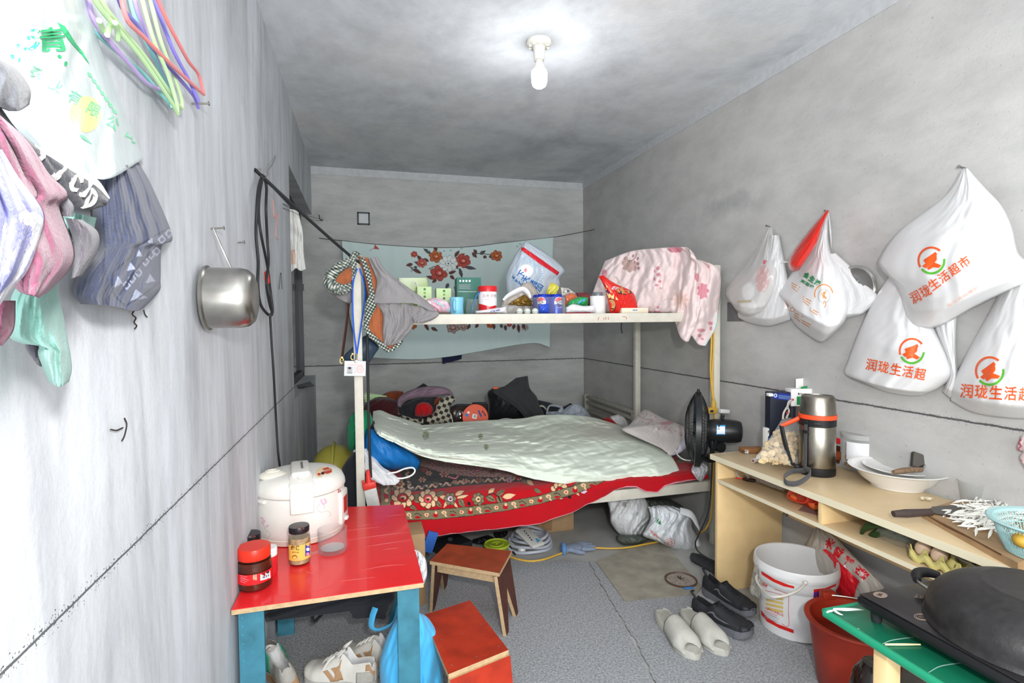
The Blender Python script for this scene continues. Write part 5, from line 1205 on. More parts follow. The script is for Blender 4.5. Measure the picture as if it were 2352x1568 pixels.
mb = MB(); mb.tube([at(1550, 1030, y=2.79), at(1558, 1046, y=2.72), at(1574, 1056, y=2.68), at(1600, 1056, y=2.66), at(1640, 1050, y=2.58)], .0035, 6); tagged('white_cable', mb, M_white, 'white cable running from the pillow past the fan guard', 'cable')
# left end of the lower bunk
fb('blue_cushion', 'bright blue stuffed cushion at the foot of the lower bunk', 'cushion', [(842, 984), (834, 1020), (838, 1060), (873, 1074)], [(862, 986), (905, 1012), (945, 1036), (966, 1060), (957, 1079)], None, [(900, 1079), (929, 1076)], 2.86, .13, mat('cushion_blue_nylon', '#1673bd', .5, bump=.25, bs=50), 5, .008, 50, 50)
fb('black_strip', 'black fold of cloth above the blue cushion', 'cloth', [(832, 966), (833, 990)], [(860, 966), (864, 990)], None, None, 2.95, .04, fab('black_cloth', '#2a2c31'), 3, .003, 16, 14)
fb('green_cloth', 'emerald green cloth bundled behind the bunk post', 'cloth', [(812, 946), (800, 965), (796, 1005), (801, 1036)], [(848, 940), (856, 965), (850, 985), (834, 1030)], None, None, 2.92, .08, fab('green_cotton', '#1d8a5c', var=.1, vs=20), 6, .012)
def wy(U, V): return 2.80-.16*V
cloth('white_towel', 'white cloth draped across the bunk corner over the black trousers', 'cloth', [(818, 1030), (812, 1040), (832, 1070), (846, 1096), (880, 1114)], [(846, 1030), (862, 1052), (878, 1072), (898, 1084), (918, 1102), (908, 1113)], None, None, wy, .02, fab('white_jersey', '#e3e3e4'), (.010, 3, 2, 3), 40, 60, 'y', -1, .003)
cloth('black_trousers', 'black trousers hanging down at the bunk corner behind the rice cooker', 'trousers', [(812, 1038), (794, 1062), (786, 1090), (790, 1200)], [(836, 1040), (842, 1080), (852, 1100), (850, 1205)], None, None, 2.74, .04, fab('black_denim', '#26292f', var=.15, vs=40), (.008, 3, 2, 3), 30, 50, 'y', -1, .003)
mb = MB(); mb.tube([at(895, 1086, y=2.645), at(910, 1084, y=2.64), at(930, 1076, y=2.64), at(948, 1074, y=2.65), at(953, 1082, y=2.65), at(944, 1092, y=2.64), at(925, 1098, y=2.635), at(912, 1098, y=2.635)], .0042, 8, n=60)
mb.box(at(893, 1087, y=2.64), (.014, .012, .012), bev=.002); tagged('looped_cable', mb, M_white, 'white cable looped beside the blue cushion', 'cable')
q = at(768, 1068, y=3.46)
t = thing('helmet', 'yellow safety helmet between the rice cooker and the bunk post', 'helmet', q)
mb = MB(); mb.lathe([(0, .125)]+[(.125*math.sin(a), .125*math.cos(a)) for a in np.linspace(.1, 1.6, 14)]+[(.118, -.004), (.112, 0)], 40, sy=1.2); mb.tube([(0, -.15, .01), (0, -.10, .112), (0, 0, .130), (0, .1, .112), (0, .15, .01)], .012, 8, flat=.5); obj('helmet_shell', mb, mat('helmet_yellow', '#b8b04a', .4, spec=.5), t)
mb = MB(); mb.lathe([(.122, .006), (.142, -.002), (.142, -.006), (.122, -.002)], 40, sy=1.2); obj('brim', mb, MATS['helmet_yellow'], t)
fb('crumpled_bag', 'crumpled white plastic bag caught on the rail under the fan', 'bag', [(1592, 1066), (1588, 1082), (1600, 1100)], [(1622, 1064), (1628, 1078), (1618, 1096)], [(1606, 1062)], [(1610, 1106)], 2.63, .05, mat('film_crumpled_white', '#dcdfe2', .35, bump=.9, bs=50), 7, .014, 40, 40, fu=4, fv=4)

# ================================================================ on the red table
def stand(pxl, pxr, pyb, z):
    """a round thing standing on height z: its centre and radius from its left, right and lowest pixels"""
    xc = (pxl+pxr)/2; F = at(xc, pyb, z=z); h = Vector((F.x, F.y)).normalized(); r = .03
    for _ in range(4):
        c = Vector((F.x+h.x*r, F.y+h.y*r, z)); dep = float(((np.array(c)-CAMP) @ RW)[2]); r = (pxr-pxl)/2*dep/FPX
    return c, r, F
def hgt(c, F, px, py): return at(px, py, y=F.y).z-c.z
TT = TZ+.0022
facing = lambda c: math.atan2(-c.y, -c.x)      # angle of the side that looks at the camera
tt_ = [q for q in bpy.data.objects if q.name == 'table_top' or q.name.startswith('table_top.')][-1]
bv = world_bvh([tt_]); M_scr1 = mat('table_scratch', '#f0878a', .5)
for L in ([(797, 1219), (825, 1215), (872, 1210)], [(818, 1208), (850, 1204)], [(890, 1185), (926, 1181)], [(880, 1262), (915, 1258)], [(700, 1310), (712, 1316), (722, 1314)], [(830, 1310), (880, 1300), (930, 1296)], [(840, 1255), (900, 1246), (945, 1240)], [(780, 1335), (860, 1325)], [(800, 1240), (870, 1230), (940, 1222)]):
    patch(tt_, stroke(L, [.5, 1.1, .5], 10), M_scr1, off=.0004, bvh=bv)
# rice cooker
c, r, F = stand(598, 790, 1256, TT)
t = thing('rice_cooker', 'large cream rice cooker with faded pink flowers at the back of the red table', 'rice cooker', c, facing(c)+.02)
H1 = hgt(c, F, 693, 1146); M_cook = mat('cooker_cream', '#e5e2da', .35, var=.06, vs=18); M_cook2 = mat('cooker_ivory', '#dcd7c8', .4)
mb = MB(); mb.lathe([(0, .012), (r*.93, .012), (r*.97, .02), (r, .045), (r*1.005, H1*.6), (r*.99, H1-.002), (0, H1-.002)], 64); bo = obj('cooker_body', mb, M_cook, t)
mb = MB(); mb.lathe([(r*.9, .003), (r*.95, .003), (r*.985, .022), (r*.97, .026)], 64)
for a in (0.5, 2.1, 3.7, 5.3): mb.lathe([(0, 0), (.014, 0), (.014, .006), (0, .006)], 12, Matrix.Translation((r*.8*math.cos(a), r*.8*math.sin(a), 0)))
obj('base_ring', mb, M_cook2, t)
HL = .068
prof = [(r*1.0, H1), (r*1.02, H1+.006), (r*1.01, H1+.022), (r*.95, H1+.043), (r*.84, H1+.057), (r*.6, H1+.065), (r*.3, HL+H1), (0, HL+H1)]
mb = MB(); mb.lathe(prof, 64); lo = obj('lid', mb, M_cook, t)
mb = MB(); mb.box((r*.10, 0, H1+HL+.004), (r*1.15, .066, .022), bev=.009, seg=3); mb.box((r*.72, 0, H1+.053), (r*.5, .085, .018), (0, .32, 0), bev=.008, seg=3); ho = obj('lid_handle', mb, M_cook, t)
mb = MB(); mb.box((r*.05, .006, H1+HL+.0155), (r*.62, .008, .003), bev=.001); obj('handle_slot', mb, mat('slot_grey', '#6e6f6c', .5), ho)
mb = MB(); mb.ell((r*.62, 0, H1+HL+.004), (.026, .015, .009), 24, 12, rot=(0, .25, 0)); obj('open_button', mb, M_whitep if False else M_white, ho)
mb = MB(); mb.lathe([(.040, -.004), (.042, .008), (.03, .016), (.022, .018), (.022, .022), (.016, .022), (.014, .016), (0, .016)], 32, Matrix.Translation((r*.18, -r*.60, H1+.060)), sx=.85, sy=1.15); obj('steam_vent', mb, M_cook2, t)
mb = MB(); mb.lathe([(r*1.012, H1-.052), (r*1.03, H1-.05), (r*1.035, H1+.018), (r*1.0, H1+.036)], 16, a0=-.24, a1=.24); obj('latch', mb, M_cook, t, solid=.003)
mb = MB(); mb.box((r*.985*math.cos(-1.0), r*.985*math.sin(-1.0), H1-.012), (.02, .05, .014), (0, 0, -1.0), bev=.005); obj('side_clip', mb, M_cook, t)
mb = MB(); mb.box((r*.93*math.cos(1.22), r*.93*math.sin(1.22), H1*.55), (.035, .085, H1*.72), (0, 0, 1.22), bev=.008); po = obj('control_panel', mb, M_cook, t)
mb = MB(); mb.box((r*.93*math.cos(1.22)+.018*math.cos(1.22), r*.93*math.sin(1.22)+.018*math.sin(1.22), H1*.6), (.003, .045, H1*.35), (0, 0, 1.22)); obj('panel_sticker', mb, mat('sticker_red', '#b03030', .5), po)
mb = MB(); mb.box((r*.93*math.cos(1.22)+.022*math.cos(1.22), r*.93*math.sin(1.22)+.022*math.sin(1.22), H1*.28), (.012, .026, .012), (0, 0, 1.22), bev=.004); obj('switch', mb, M_white, po)
bv = world_bvh([lo, ho]); M_lab = mat('label_red', '#c23a2c', .4); M_labc = mat('label_cream', '#e8cfa8', .5)
patch(lo, [[(724, 1087), (728, 1078), (738, 1072), (752, 1071), (763, 1076), (764, 1084), (756, 1089), (744, 1090), (738, 1096), (728, 1096)]], M_labc, off=.0008, bvh=bv)
patch(lo, [[(740, 1086), (742, 1076), (752, 1073), (761, 1077), (762, 1084), (752, 1088)]], M_lab, off=.0014, bvh=bv); patch(lo, circ(733, 1089, 4, 3, 12), M_lab, off=.0014, bvh=bv); patch(lo, circ(741, 1087, 4, 3, 12), M_dk, off=.0016, bvh=bv)
write(lo, '电饭煲', [(744, 1084), (760, 1080), (759, 1076), (743, 1079)], M_labc, .01, off=.0018, bvh=bv)
bv = world_bvh([bo]); M_fp = mat('print_faded_pink', '#dcb4c8', .5); M_fg = mat('print_faded_grey', '#b9b4ae', .5)
for x, y in ((738, 1150), (746, 1147), (742, 1156), (602, 1190), (607, 1196), (614, 1208), (748, 1153), (603, 1200)): patch(bo, circ(x, y, 4.5, 2.6, 10, rot=x*.7), M_fp, bvh=bv)
for L in ([(735, 1156), (728, 1168), (738, 1176), (752, 1172)], [(752, 1172), (760, 1180), (756, 1186)], [(745, 1158), (744, 1170)], [(604, 1200), (610, 1216), (622, 1226), (614, 1236)]): patch(bo, stroke(L, 1.0, 10), M_fg, bvh=bv)
write(bo, 'Es', [(776, 1132), (783, 1129), (783, 1121), (776, 1124)], mat('sticker_red', '#b03030', .5), .02, bvh=bv)
# jars
def jar(name, label, pxl, pxr, pyb, pylid, pytop, body, lid, z=TT, neck=.9, shoulder=.16, lidr=.93, belly=1.0, fill=None, fillh=.7, cat='jar', lab=None, labm=None):
    c, r, F = stand(pxl, pxr, pyb, z); hb = hgt(c, F, (pxl+pxr)/2, pylid); ht = hgt(c, F, (pxl+pxr)/2, pytop)
    t = thing(name, label, cat, c, facing(c))
    rn = r*neck
    mb = MB(); mb.lathe([(0, .002), (r*.86, 0), (r*.97, hb*.05), (r*belly, hb*.25), (r*belly, hb*(1-shoulder-.06)), (r*(.5+.5*neck), hb*(1-shoulder*.45)), (rn, hb*(1-shoulder*.2)), (rn, hb)], 48)
    o = obj('jar_body', mb, body, t)
    if fill is not None:
        q = .94
        mb = MB(); mb.lathe([(0, .004), (r*.84*q, .004), (r*.95*q, hb*.06), (r*belly*q, hb*.25), (r*belly*q, hb*fillh), (0, hb*fillh)], 40); obj('contents', mb, fill, t)
    mb = MB(); R2 = r*lidr
    mb.lathe([(R2*.97, hb), (R2, hb+.002), (R2, ht-.003), (R2*.96, ht), (0, ht+.0005)], 48)
    l = obj('lid', mb, lid, t)
    lb = None
    if lab:
        z0, z1, a0, a1 = lab
        mb = MB(); mb.lathe([(r*belly*1.012, hb*z0), (r*belly*1.014, hb*(z0+.02)), (r*belly*1.014, hb*(z1-.02)), (r*belly*1.012, hb*z1)], 28, a0=a0, a1=a1); lb = obj('label', mb, labm, t)
    return t, o, l, lb
M_sauce = mat('sauce_dark', '#5a2412', .25, var=.5, vs=40, spec=.7); M_jglass = mat('jar_glass', '#2a2a28', .05, alpha=.06, thin=True, spec=1.)
M_lidb = mat('lid_black', '#1e1e22', .3); M_lidr = mat('lid_red', '#e03320', .3)
M_peanut = mat('sauce_speckled', '#8a6a48', .35, var=.6, vs=70, col2='#c9b48c', spec=.6)
t, o, l, lb = jar('sauce_jar', 'yellow labelled sauce jar with black lid in front of the rice cooker', 665, 713, 1302, 1228, 1214, M_jglass, M_lidb, fill=M_peanut, fillh=.84, lab=(.2, .68, -1.25, 1.45), labm=mat('label_yellow', '#e9b455', .5), shoulder=.14)
bv = world_bvh([lb]); bl = world_bvh([l])
write(lb, '劲', [(668, 1262), (677, 1263), (677, 1252), (668, 1251)], M_dk, .03, bvh=bv); write(lb, '道', [(679, 1263), (688, 1263), (688, 1252), (679, 1252)], M_dk, .03, bvh=bv)
patch(lb, circ(677, 1279, 6, 5, 14), mat('ink_brown', '#8a5a2a', .6), bvh=bv); patch(lb, circ(677, 1280, 4.4, 3.4, 14), MATS['label_yellow'], off=.0018, bvh=bv); patch(lb, circ(685, 1283, 5, 4, 14), mat('ink_tan', '#d9a868', .6), bvh=bv)
patch(lb, [[(701, 1250), (712, 1247), (712, 1283), (701, 1286)]], mat('ink_blue', '#2a3fae', .5), bvh=bv); patch(lb, circ(706.5, 1261, 4, 4, 12), M_cw, off=.0018, bvh=bv); patch(lb, circ(706.5, 1272, 4, 4, 12), M_pink, off=.0018, bvh=bv); patch(lb, circ(706.5, 1281, 4, 3, 12), MATS['maroon'] if 'maroon' in MATS else M_cb, off=.0018, bvh=bv)
write(lb, '香菇牛肉酱', [(671, 1269), (687, 1269.5), (687, 1266.5), (671, 1266)], MATS['ink_brown'], .02, bvh=bv)
patch(l, circ(690, 1213, 9, 2.6, 20), mat('ink_dull_red', '#8e3a34', .5), bvh=bl)
t, o, l, lb = jar('sauce_jar', 'black lidded glass jar at the wall behind the red lidded one', 550, 601, 1308, 1250, 1233, M_jglass, M_lidb, fill=mat('sauce_white', '#b9aa96', .5, var=.4, vs=60), fillh=.86, lab=(.1, .6, -1.3, 1.3), labm=mat('label_red', '#c23a2c', .4), shoulder=.14)
patch(l, circ(577, 1232, 10, 2.6, 20), MATS['ink_dull_red'], bvh=world_bvh([l]))
t, o, l, lb = jar('seasoning_jar', 'small red jar with a white lid tucked behind the red lidded jar', 602, 637, 1326, 1281, 1262, mat('jar_red_plastic', '#c8222a', .35), M_white, shoulder=.1, neck=.95, lidr=1.0)
t, o, l, lb = jar('chili_sauce_jar', 'big red lidded chili sauce jar nearest the table edge', 549, 624, 1362, 1292, 1266, M_jglass, M_lidr, fill=M_sauce, fillh=.93, lab=(.28, .62, -1.7, 1.6), labm=mat('label_bright_red', '#cf1f24', .4), shoulder=.3, neck=.84, lidr=.93)
bv = world_bvh([lb])
patch(lb, [[(598, 1318), (601, 1311), (609, 1307), (617, 1306), (620, 1309), (621, 1327), (598, 1333)]], M_cw, bvh=bv)
write(lb, '红油', [(602, 1321), (618, 1316), (618, 1309), (602, 1313)], M_dk, .02, off=.0018, bvh=bv); write(lb, '豆瓣', [(602, 1329), (618, 1325), (618, 1318), (602, 1322)], M_dk, .02, off=.0018, bvh=bv)
for k in range(6): patch(lb, [[(552, 1317+3.4*k), (572-4*(k % 3), 1321+3.4*k), (572-4*(k % 3), 1322+3.4*k), (552, 1318+3.4*k)]], M_pink, bvh=bv)
write(lb, '郫县', [(581, 1332), (590, 1332), (590, 1318), (581, 1318)], M_labc, .01, bvh=bv)
# glass mug
c, r, F = stand(732, 797, 1278, TT); ht = hgt(c, F, 764, 1224)
t = thing('glass_mug', 'empty clear glass mug at the right of the sauce jar', 'mug', c, facing(c))
mb = MB(); mb.lathe([(0, .001), (r*.94, .001), (r*.98, .004), (r, .02), (r, ht-.002), (r*.985, ht), (r*.95, ht-.002), (r*.94, .018), (r*.8, .012), (0, .012)], 56); obj('mug_glass', mb, M_glass, t)
a = -1.25
hp = [(r*.97*math.cos(a), r*.97*math.sin(a), ht*.86), (r*1.55*math.cos(a), r*1.55*math.sin(a), ht*.84), (r*1.7*math.cos(a), r*1.7*math.sin(a), ht*.62), (r*1.66*math.cos(a), r*1.66*math.sin(a), ht*.3), (r*1.5*math.cos(a), r*1.5*math.sin(a), ht*.14), (r*.97*math.cos(a), r*.97*math.sin(a), ht*.12)]
mb = MB(); mb.tube(hp, .0045, 12, n=40); obj('handle', mb, M_glass, t)
mb = MB(); mb.lathe([(0, .0125), (r*.78, .0125), (r*.8, .014), (0, .014)], 40); obj('glass_base', mb, mat('glass_thick', '#dfe3e3', .08, alpha=.35), t)

# ================================================================ under and around the red table
def shoe_parts(t, L, W, sole_m, up_m, lace_m, lining_m, hs=.03, toe_h=.055, col_h=.095, ton_h=.12, accents=(), M=None, lace_tails=False):
    """one shoe, toe along +x from the heel at 0, standing on z=0"""
    N = 40; S = np.linspace(0, 1, N)
    half = W/2*np.interp(S, [0, .04, .15, .35, .6, .8, .92, .975, 1], [.28, .52, .66, .64, .88, 1.0, .84, .55, .16])
    cen = np.interp(S, [0, .4, .75, 1], [0, -.004, .006, .0])
    def P(): return []
    mb = MB()
    zb = np.interp(S, [0, .1, .6, .85, 1], [.006, 0, 0, .004, .018])
    V = []; 
    for i in range(N):
        for s in (-1, 1): V.append((S[i]*L, cen[i]+s*half[i]*1.04, zb[i]))
        for s in (-1, 1): V.append((S[i]*L, cen[i]+s*half[i]*1.02, zb[i]+hs*(1 if i else .9)))
    F_ = []
    for i in range(N-1):
        a, b_ = 4*i, 4*i+4
        F_ += [(a, a+1, b_+1, b_), (a+2, b_+2, b_+3, a+3), (a, b_, b_+2, a+2), (a+1, a+3, b_+3, b_+1)]
    F_ += [(0, 2, 3, 1), (4*N-4, 4*N-3, 4*N-1, 4*N-2)]
    mb.add(V, F_); obj('sole', mb, sole_m, t, sharp=50)
    T = np.linspace(-1, 1, 33)
    top = np.interp(S, [0, .05, .12, .30, .42, .55, .72, .88, .97, 1], [col_h*.82, col_h, col_h*1.0, col_h*.86, ton_h, ton_h*.86, toe_h*1.28, toe_h, toe_h*.8, toe_h*.45])
    G = np.zeros((N, len(T), 3)); mk = np.zeros((N, len(T)))
    for i in range(N):
        op = (S[i] > .035) and (S[i] < .44)
        for j, q in enumerate(T):
            aq = abs(q); w = half[i]*.99; h = top[i]-hs
            if op and aq < .5:
                d = aq/.5; y = math.copysign(w*.62*d**.9, q) if q else 0; z = .012+h*(.30 if S[i] < .4 else .7)+(h*(.70 if S[i] < .4 else .3))*d**3; mk[i, j] = 1
                z = min(z, h)
            elif op:
                d = (1-aq)/.5; y = math.copysign(w*(1-.38*d**1.5), q); z = h*d**.75
            else:
                a_ = (1-aq)*PI/2; y = math.copysign(w*math.cos(a_)**.75, q) if q else 0; z = h*math.sin(a_)**.85
            G[i, j] = (S[i]*L, cen[i]+y, zb[i]+hs*.9+z)
    mb = MB(); mb.grid(G); n = len(T)
    mb.mi = [1 if (mk[k//(n-1), k % (n-1)] and mk[k//(n-1), k % (n-1)+1] and mk[min(k//(n-1)+1, N-1), k % (n-1)]) else 0 for k in range((N-1)*(n-1))]
    b0 = len(mb.v); mb.f += [tuple(range(n)), tuple((N-1)*n+k for k in range(n))[::-1]]; mb.mi += [0, 0]
    u = obj('upper', mb, [up_m, lining_m], t, sharp=70)
    # laces
    mb = MB()
    for k in range(4):
        s = .50+.065*k; zt = np.interp(s, S, top)+zb[0]+.0; w = np.interp(s, S, half)*.42
        mb.tube([(s*L-.01, -w, zt-.014), (s*L-.005, 0, zt-.001), (s*L+.006, w, zt-.014)], .0035, 6, flat=.6, n=10)
    if lace_tails:
        zt = ton_h; x0 = .46*L
        for s in (-1, 1):
            mb.tube([(x0, 0, zt-.004), (x0-.02, s*.02, zt+.016), (x0-.01, s*.045, zt+.004), (x0+.012, s*.03, zt-.01), (x0, 0, zt-.004)], .0035, 6, flat=.6, n=20)
            mb.tube([(x0, 0, zt-.004), (x0+.03, s*.035, zt-.02), (x0+.05, s*.055, zt-.05)], .0035, 6, flat=.6, n=14)
    obj('laces', mb, lace_m, t)
    return u, G, half, top
def accent(t, G, name, s0, s1, q0, q1, m, off=.002, skew=0.):
    """an overlay following the shoe's side between stations s0..s1 and girths q0..q1"""
    N, n = G.shape[:2]; A = []
    for a in np.linspace(0, 1, 12):
        row = []
        for b_ in np.linspace(0, 1, 10):
            fi = np.clip((s0+(s1-s0)*b_+skew*a), 0, 1)*(N-1); fj = np.clip((q0+(q1-q0)*a+1)/2, 0, 1)*(n-1)
            i, j = int(min(fi, N-2)), int(min(fj, n-2)); u, v = fi-i, fj-j
            p = G[i, j]*(1-u)*(1-v)+G[i+1, j]*u*(1-v)+G[i, j+1]*(1-u)*v+G[i+1, j+1]*u*v
            du = G[i+1, j]-G[i, j]; dv = G[i, j+1]-G[i, j]; nn = np.cross(du, dv); nn = nn/(np.linalg.norm(nn)+1e-9)
            if nn[2] < 0 and abs(nn[2]) > .3: nn = -nn
            if np.sign(nn[1]) != np.sign(p[1]) and abs(nn[1]) > .5: nn = -nn
            row.append(p+nn*off)
        A.append(row)
    mb = MB(); mb.grid(np.array(A)); return obj(name, mb, m, t, solid=.0015)
def shoe_at(name, label, heel, toe, z=0., tilt=0., roll=0., **k):
    d = toe-heel; t = thing(name, label, 'shoe', M=Mloc((heel.x, heel.y, z), math.atan2(d.y, d.x), roll, -tilt)); return t
M_shw = mat('shoe_offwhite', '#d8d5cc', .55, var=.08, vs=40); M_shg = mat('shoe_grey_suede', '#b4b0a8', .8, var=.15, vs=60); M_shl = mat('shoe_lining', '#c9c9c8', .9); M_lace = mat('lace_white', '#d9d7d0', .8)
M_tan = mat('shoe_tan', '#b08a66', .6); M_gum = mat('sole_gum', '#b08a64', .6); M_sole = mat('sole_white', '#d5d0c4', .6, var=.1, vs=30)
# pair of white trainers with tan marks
for k, (h_, toe, lb) in enumerate((((864, 1560), (716, 1540), 'white trainer with tan zigzag mark nearer the room under the red table'), ((930, 1530), (790, 1498), 'white trainer half hidden behind the tan marked one by the blue cloth'))):
    H_ = at(*h_, z=.03); T_ = at(*toe, z=.03); d_ = (T_-H_).normalized(); T2 = H_+d_*.27
    t = shoe_at('trainer', lb, H_, T2, .001)
    u, G, hf, tp = shoe_parts(t, .275, .10, mat('sole_pale_grey', '#b4b2ac', .6), M_shw, M_lace, M_shl, .028, .06, .10, .125, lace_tails=(k == 0))
    for sgn_ in (-1, 1):
        for s0, sk in ((.40, .10), (.50, .10), (.46, -.03)):
            accent(t, G, 'tan_mark', s0, s0+.055, sgn_*.97, sgn_*.62, M_tan, skew=sk)
        accent(t, G, 'heel_tab', .0, .10, sgn_*.72, sgn_*.56, M_tan)
        accent(t, G, 'heel_counter', .0, .22, sgn_*.98, sgn_*.75, M_shg)
    settags(t, group='white trainers under the red table')
# grey trainers by the left leg
for k, (h_, toe, lb, rl) in enumerate((((728, 1620), (602, 1500), 'grey and white trainer with green stripe by the left table leg', -.25), ((640, 1680), (575, 1575), 'grey trainer whose toe shows at the bottom edge by the table leg', -.1))):
    H_ = at(*h_, z=.04); T_ = at(*toe, z=.04); d_ = (T_-H_).normalized(); T2 = H_+d_*.27
    if k == 0: T_ = T2 = at(604, 1486, z=.05); d_ = (at(735, 1640, z=.05)-T_).normalized(); H_ = T_-d_*-.29; T2 = T_
    t = shoe_at('trainer', lb, H_, T2, .001 if k else .02, .0, rl)
    u, G, hf, tp = shoe_parts(t, .285, .105, M_gum if k == 0 else M_sole, M_shg, M_lace, M_shl, .034, .062, .10, .125)
    for sgn_ in (-1, 1):
        accent(t, G, 'toe_guard', .86, .995, sgn_*.99, sgn_*.55, M_shw); accent(t, G, 'green_stripe', .36, .44, sgn_*.95, sgn_*.5, mat('stripe_green', '#2f9a78', .5)); accent(t, G, 'lilac_panel', .58, .72, sgn_*.97, sgn_*.45, mat('panel_lilac', '#a4a8b8', .6))
        accent(t, G, 'side_panel', .45, .52, sgn_*.97, sgn_*.5, M_shw)
o = cloth('blue_cloth', 'bright sky blue cloth bundle hanging over the front right table leg', 'cloth', [(914, 1410), (888, 1462), (872, 1530), (880, 1610)], [(960, 1405), (985, 1420), (1010, 1470), (1016, 1540), (1022, 1620)], [(935, 1395)], None, 1.80, .09, fab('sky_blue_cotton', '#4fb3e6', bump=.2), (.012, 3, 2, 8), 50, 60, 'y', -1, back=0.)
mb = MB(); mb.tube([at(918, 1388, y=1.95), at(908, 1424, y=1.95), at(888, 1440, y=1.95), at(866, 1446, y=1.95), at(853, 1438, y=1.95), at(855, 1416, y=1.95), at(862, 1395, y=1.96)], .014, 10, n=50, flat=.3); tagged('blue_belt', mb, fab('sky_blue_cotton', '#4fb3e6'), 'sky blue cloth belt looping under the red table top', 'belt')
cloth('black_cloth_and_shade', 'black cloth under the red table top, widened to fill in its shade', 'cloth', [(604, 1385), (606, 1405), (612, 1427)], [(912, 1345), (908, 1370), (888, 1424)], None, [(700, 1416), (780, 1406), (806, 1404), (812, 1422), (850, 1418)], 2.06, .04, fab('black_cloth', '#2a2c31'), (.008, 3, 2, 4), 30, 24, 'y', -1)  # hanging cloth, widened so its black also stands for the shade below the top
mb = MB(); mb.tube([at(716, 1405, y=2.2), at(720, 1428, y=2.2), at(735, 1415, y=2.2), at(748, 1400, y=2.2)], .009, 8, flat=.4); tagged('black_loop', mb, M_black, 'black strap loop dangling under the red table', 'strap')
cloth('torn_bag', 'torn white plastic bag at the right edge of the red table', 'bag', [(950, 1262), (956, 1290), (966, 1330)], [(962, 1264), (978, 1285), (981, 1318), (974, 1342)], None, None, 1.90, .03, mat('film_crumpled_white', '#dcdfe2', .35, bump=.9, bs=50), (.008, 3, 3, 4), 24, 30, 'y', -1, back=0.)
t = thing('cardboard_box', 'brown cardboard box standing behind the right side of the red table', 'box', (.21, 2.52, 0))
M_card = mat('cardboard', '#a98a66', .8, var=.12, vs=20)
q0, q1 = at(936, 1240, y=2.44), at(979, 1240, y=2.44)
mb = MB(); mb.bb((q0.x-.05, 2.44, 0), (q1.x-.005, 2.60, .335), .003); obj('box_body', mb, M_card, t, world=True)
mb = MB(); mb.box(at(988, 1244, y=2.60), (.05, .01, .10), (0, .35, 0)); tagged('blue_card', mb, mat('card_blue', '#2f5fae', .5), 'blue card standing between the cardboard box and the stool', 'card')

# wooden stools made of red-brown boards
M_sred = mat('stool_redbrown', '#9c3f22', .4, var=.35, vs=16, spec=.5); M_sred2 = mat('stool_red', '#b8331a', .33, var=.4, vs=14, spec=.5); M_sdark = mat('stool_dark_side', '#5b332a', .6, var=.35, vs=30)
def panel(t, p0, p1, f0, f1, thick, m, notch=True, name='leg'):
    """one board end of a stool: top corners p0 p1, feet f0 f1, with a V cut between the feet"""
    p0, p1, f0, f1 = map(Vector, (p0, p1, f0, f1)); mid = (f0+f1)/2; ap = mid.lerp((p0+p1)/2, .62)
    poly = [p0, p1, f1, f1.lerp(mid, .34), ap, f0.lerp(mid, .34), f0] if notch else [p0, p1, f1, f0]
    nrm = (p1-p0).cross(f0-p0).normalized()*thick
    n = len(poly); mb = MB(); V = poly+[q+nrm for q in poly]
    if notch: tr = [(0, 4, 5, 6), (0, 1, 4), (1, 2, 3, 4)]
    else: tr = [(0, 1, 2, 3)]
    mb.add(V, [f for f in tr]+[tuple(n+i for i in f)[::-1] for f in tr]); mb.slot = 1
    mb.add([], []); mb.f += [(i, (i+1) % n, n+(i+1) % n, n+i) for i in range(n)]; mb.mi += [1]*n
    return obj(name, mb, [m, M_plyedge], t, world=True, sharp=20)
def seat(t, c, thick, m):
    mb = MB(); V = [Vector(q) for q in c]+[Vector(q)-Vector((0, 0, thick)) for q in c]
    mb.add(V, [(0, 1, 2, 3)]); mb.slot = 1; mb.f += [(7, 6, 5, 4)]+[(i, 4+i, 4+(i+1) % 4, (i+1) % 4) for i in range(4)]; mb.mi += [1]*5
    return obj('seat', mb, [m, M_plyedge], t, world=True, sharp=20)
S1 = .262
c = [at(987, 1288, z=S1), at(1147, 1316, z=S1), at(1175, 1265, z=S1), at(1027, 1248, z=S1)]
t = thing('stool', 'low brown board stool with notched splayed legs beside the red table', 'stool', (.44, 2.3, 0))
seat(t, c, .015, M_sred); dn = Vector((0, 0, -.0155))
fl_, fr_, br_, bl_ = at(986, 1408, z=0), at(1164, 1465, z=0), at(1191, 1410, z=0), at(1020, 1345, z=0)
ins = lambda a, b_, k: a.lerp(b_, k)
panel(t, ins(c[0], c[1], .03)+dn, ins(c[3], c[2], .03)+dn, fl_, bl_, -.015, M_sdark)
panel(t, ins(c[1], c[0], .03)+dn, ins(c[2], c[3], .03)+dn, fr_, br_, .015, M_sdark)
for a, b_ in ((c[0], c[1]), (c[3], c[2])):
    d_ = (c[3]-c[0])*(.08 if a is c[0] else -.08)
    p, q = a.lerp(b_, .09)+d_+dn, a.lerp(b_, .91)+d_+dn
    mb = MB(); w_ = (c[3]-c[0]).normalized()*.014; mb.prism([p, q, q+Vector((0, 0, -.035)), p+Vector((0, 0, -.035))], w_ if a is c[0] else -w_); obj('stretcher', mb, M_plyedge, t, world=True, sharp=20)
for k in range(6):
    p = (c[0].lerp(c[1], .1+.16*k)).lerp(c[3].lerp(c[2], .1+.16*k), .15 if k % 2 else .85); mb = MB(); mb.ell(p, (.0025, .0025, .001), 8, 4); obj('nail_head', mb, M_nail, t, world=True)
S2 = .262
c = [at(1030, 1548, z=S2), at(1168, 1492, z=S2), at(1080, 1378, z=S2), at(972, 1412, z=S2)]
t = thing('stool', 'bright red board stool with worn top at the bottom edge of the view', 'stool', (.32, 1.75, 0))
seat(t, c, .015, M_sred2)
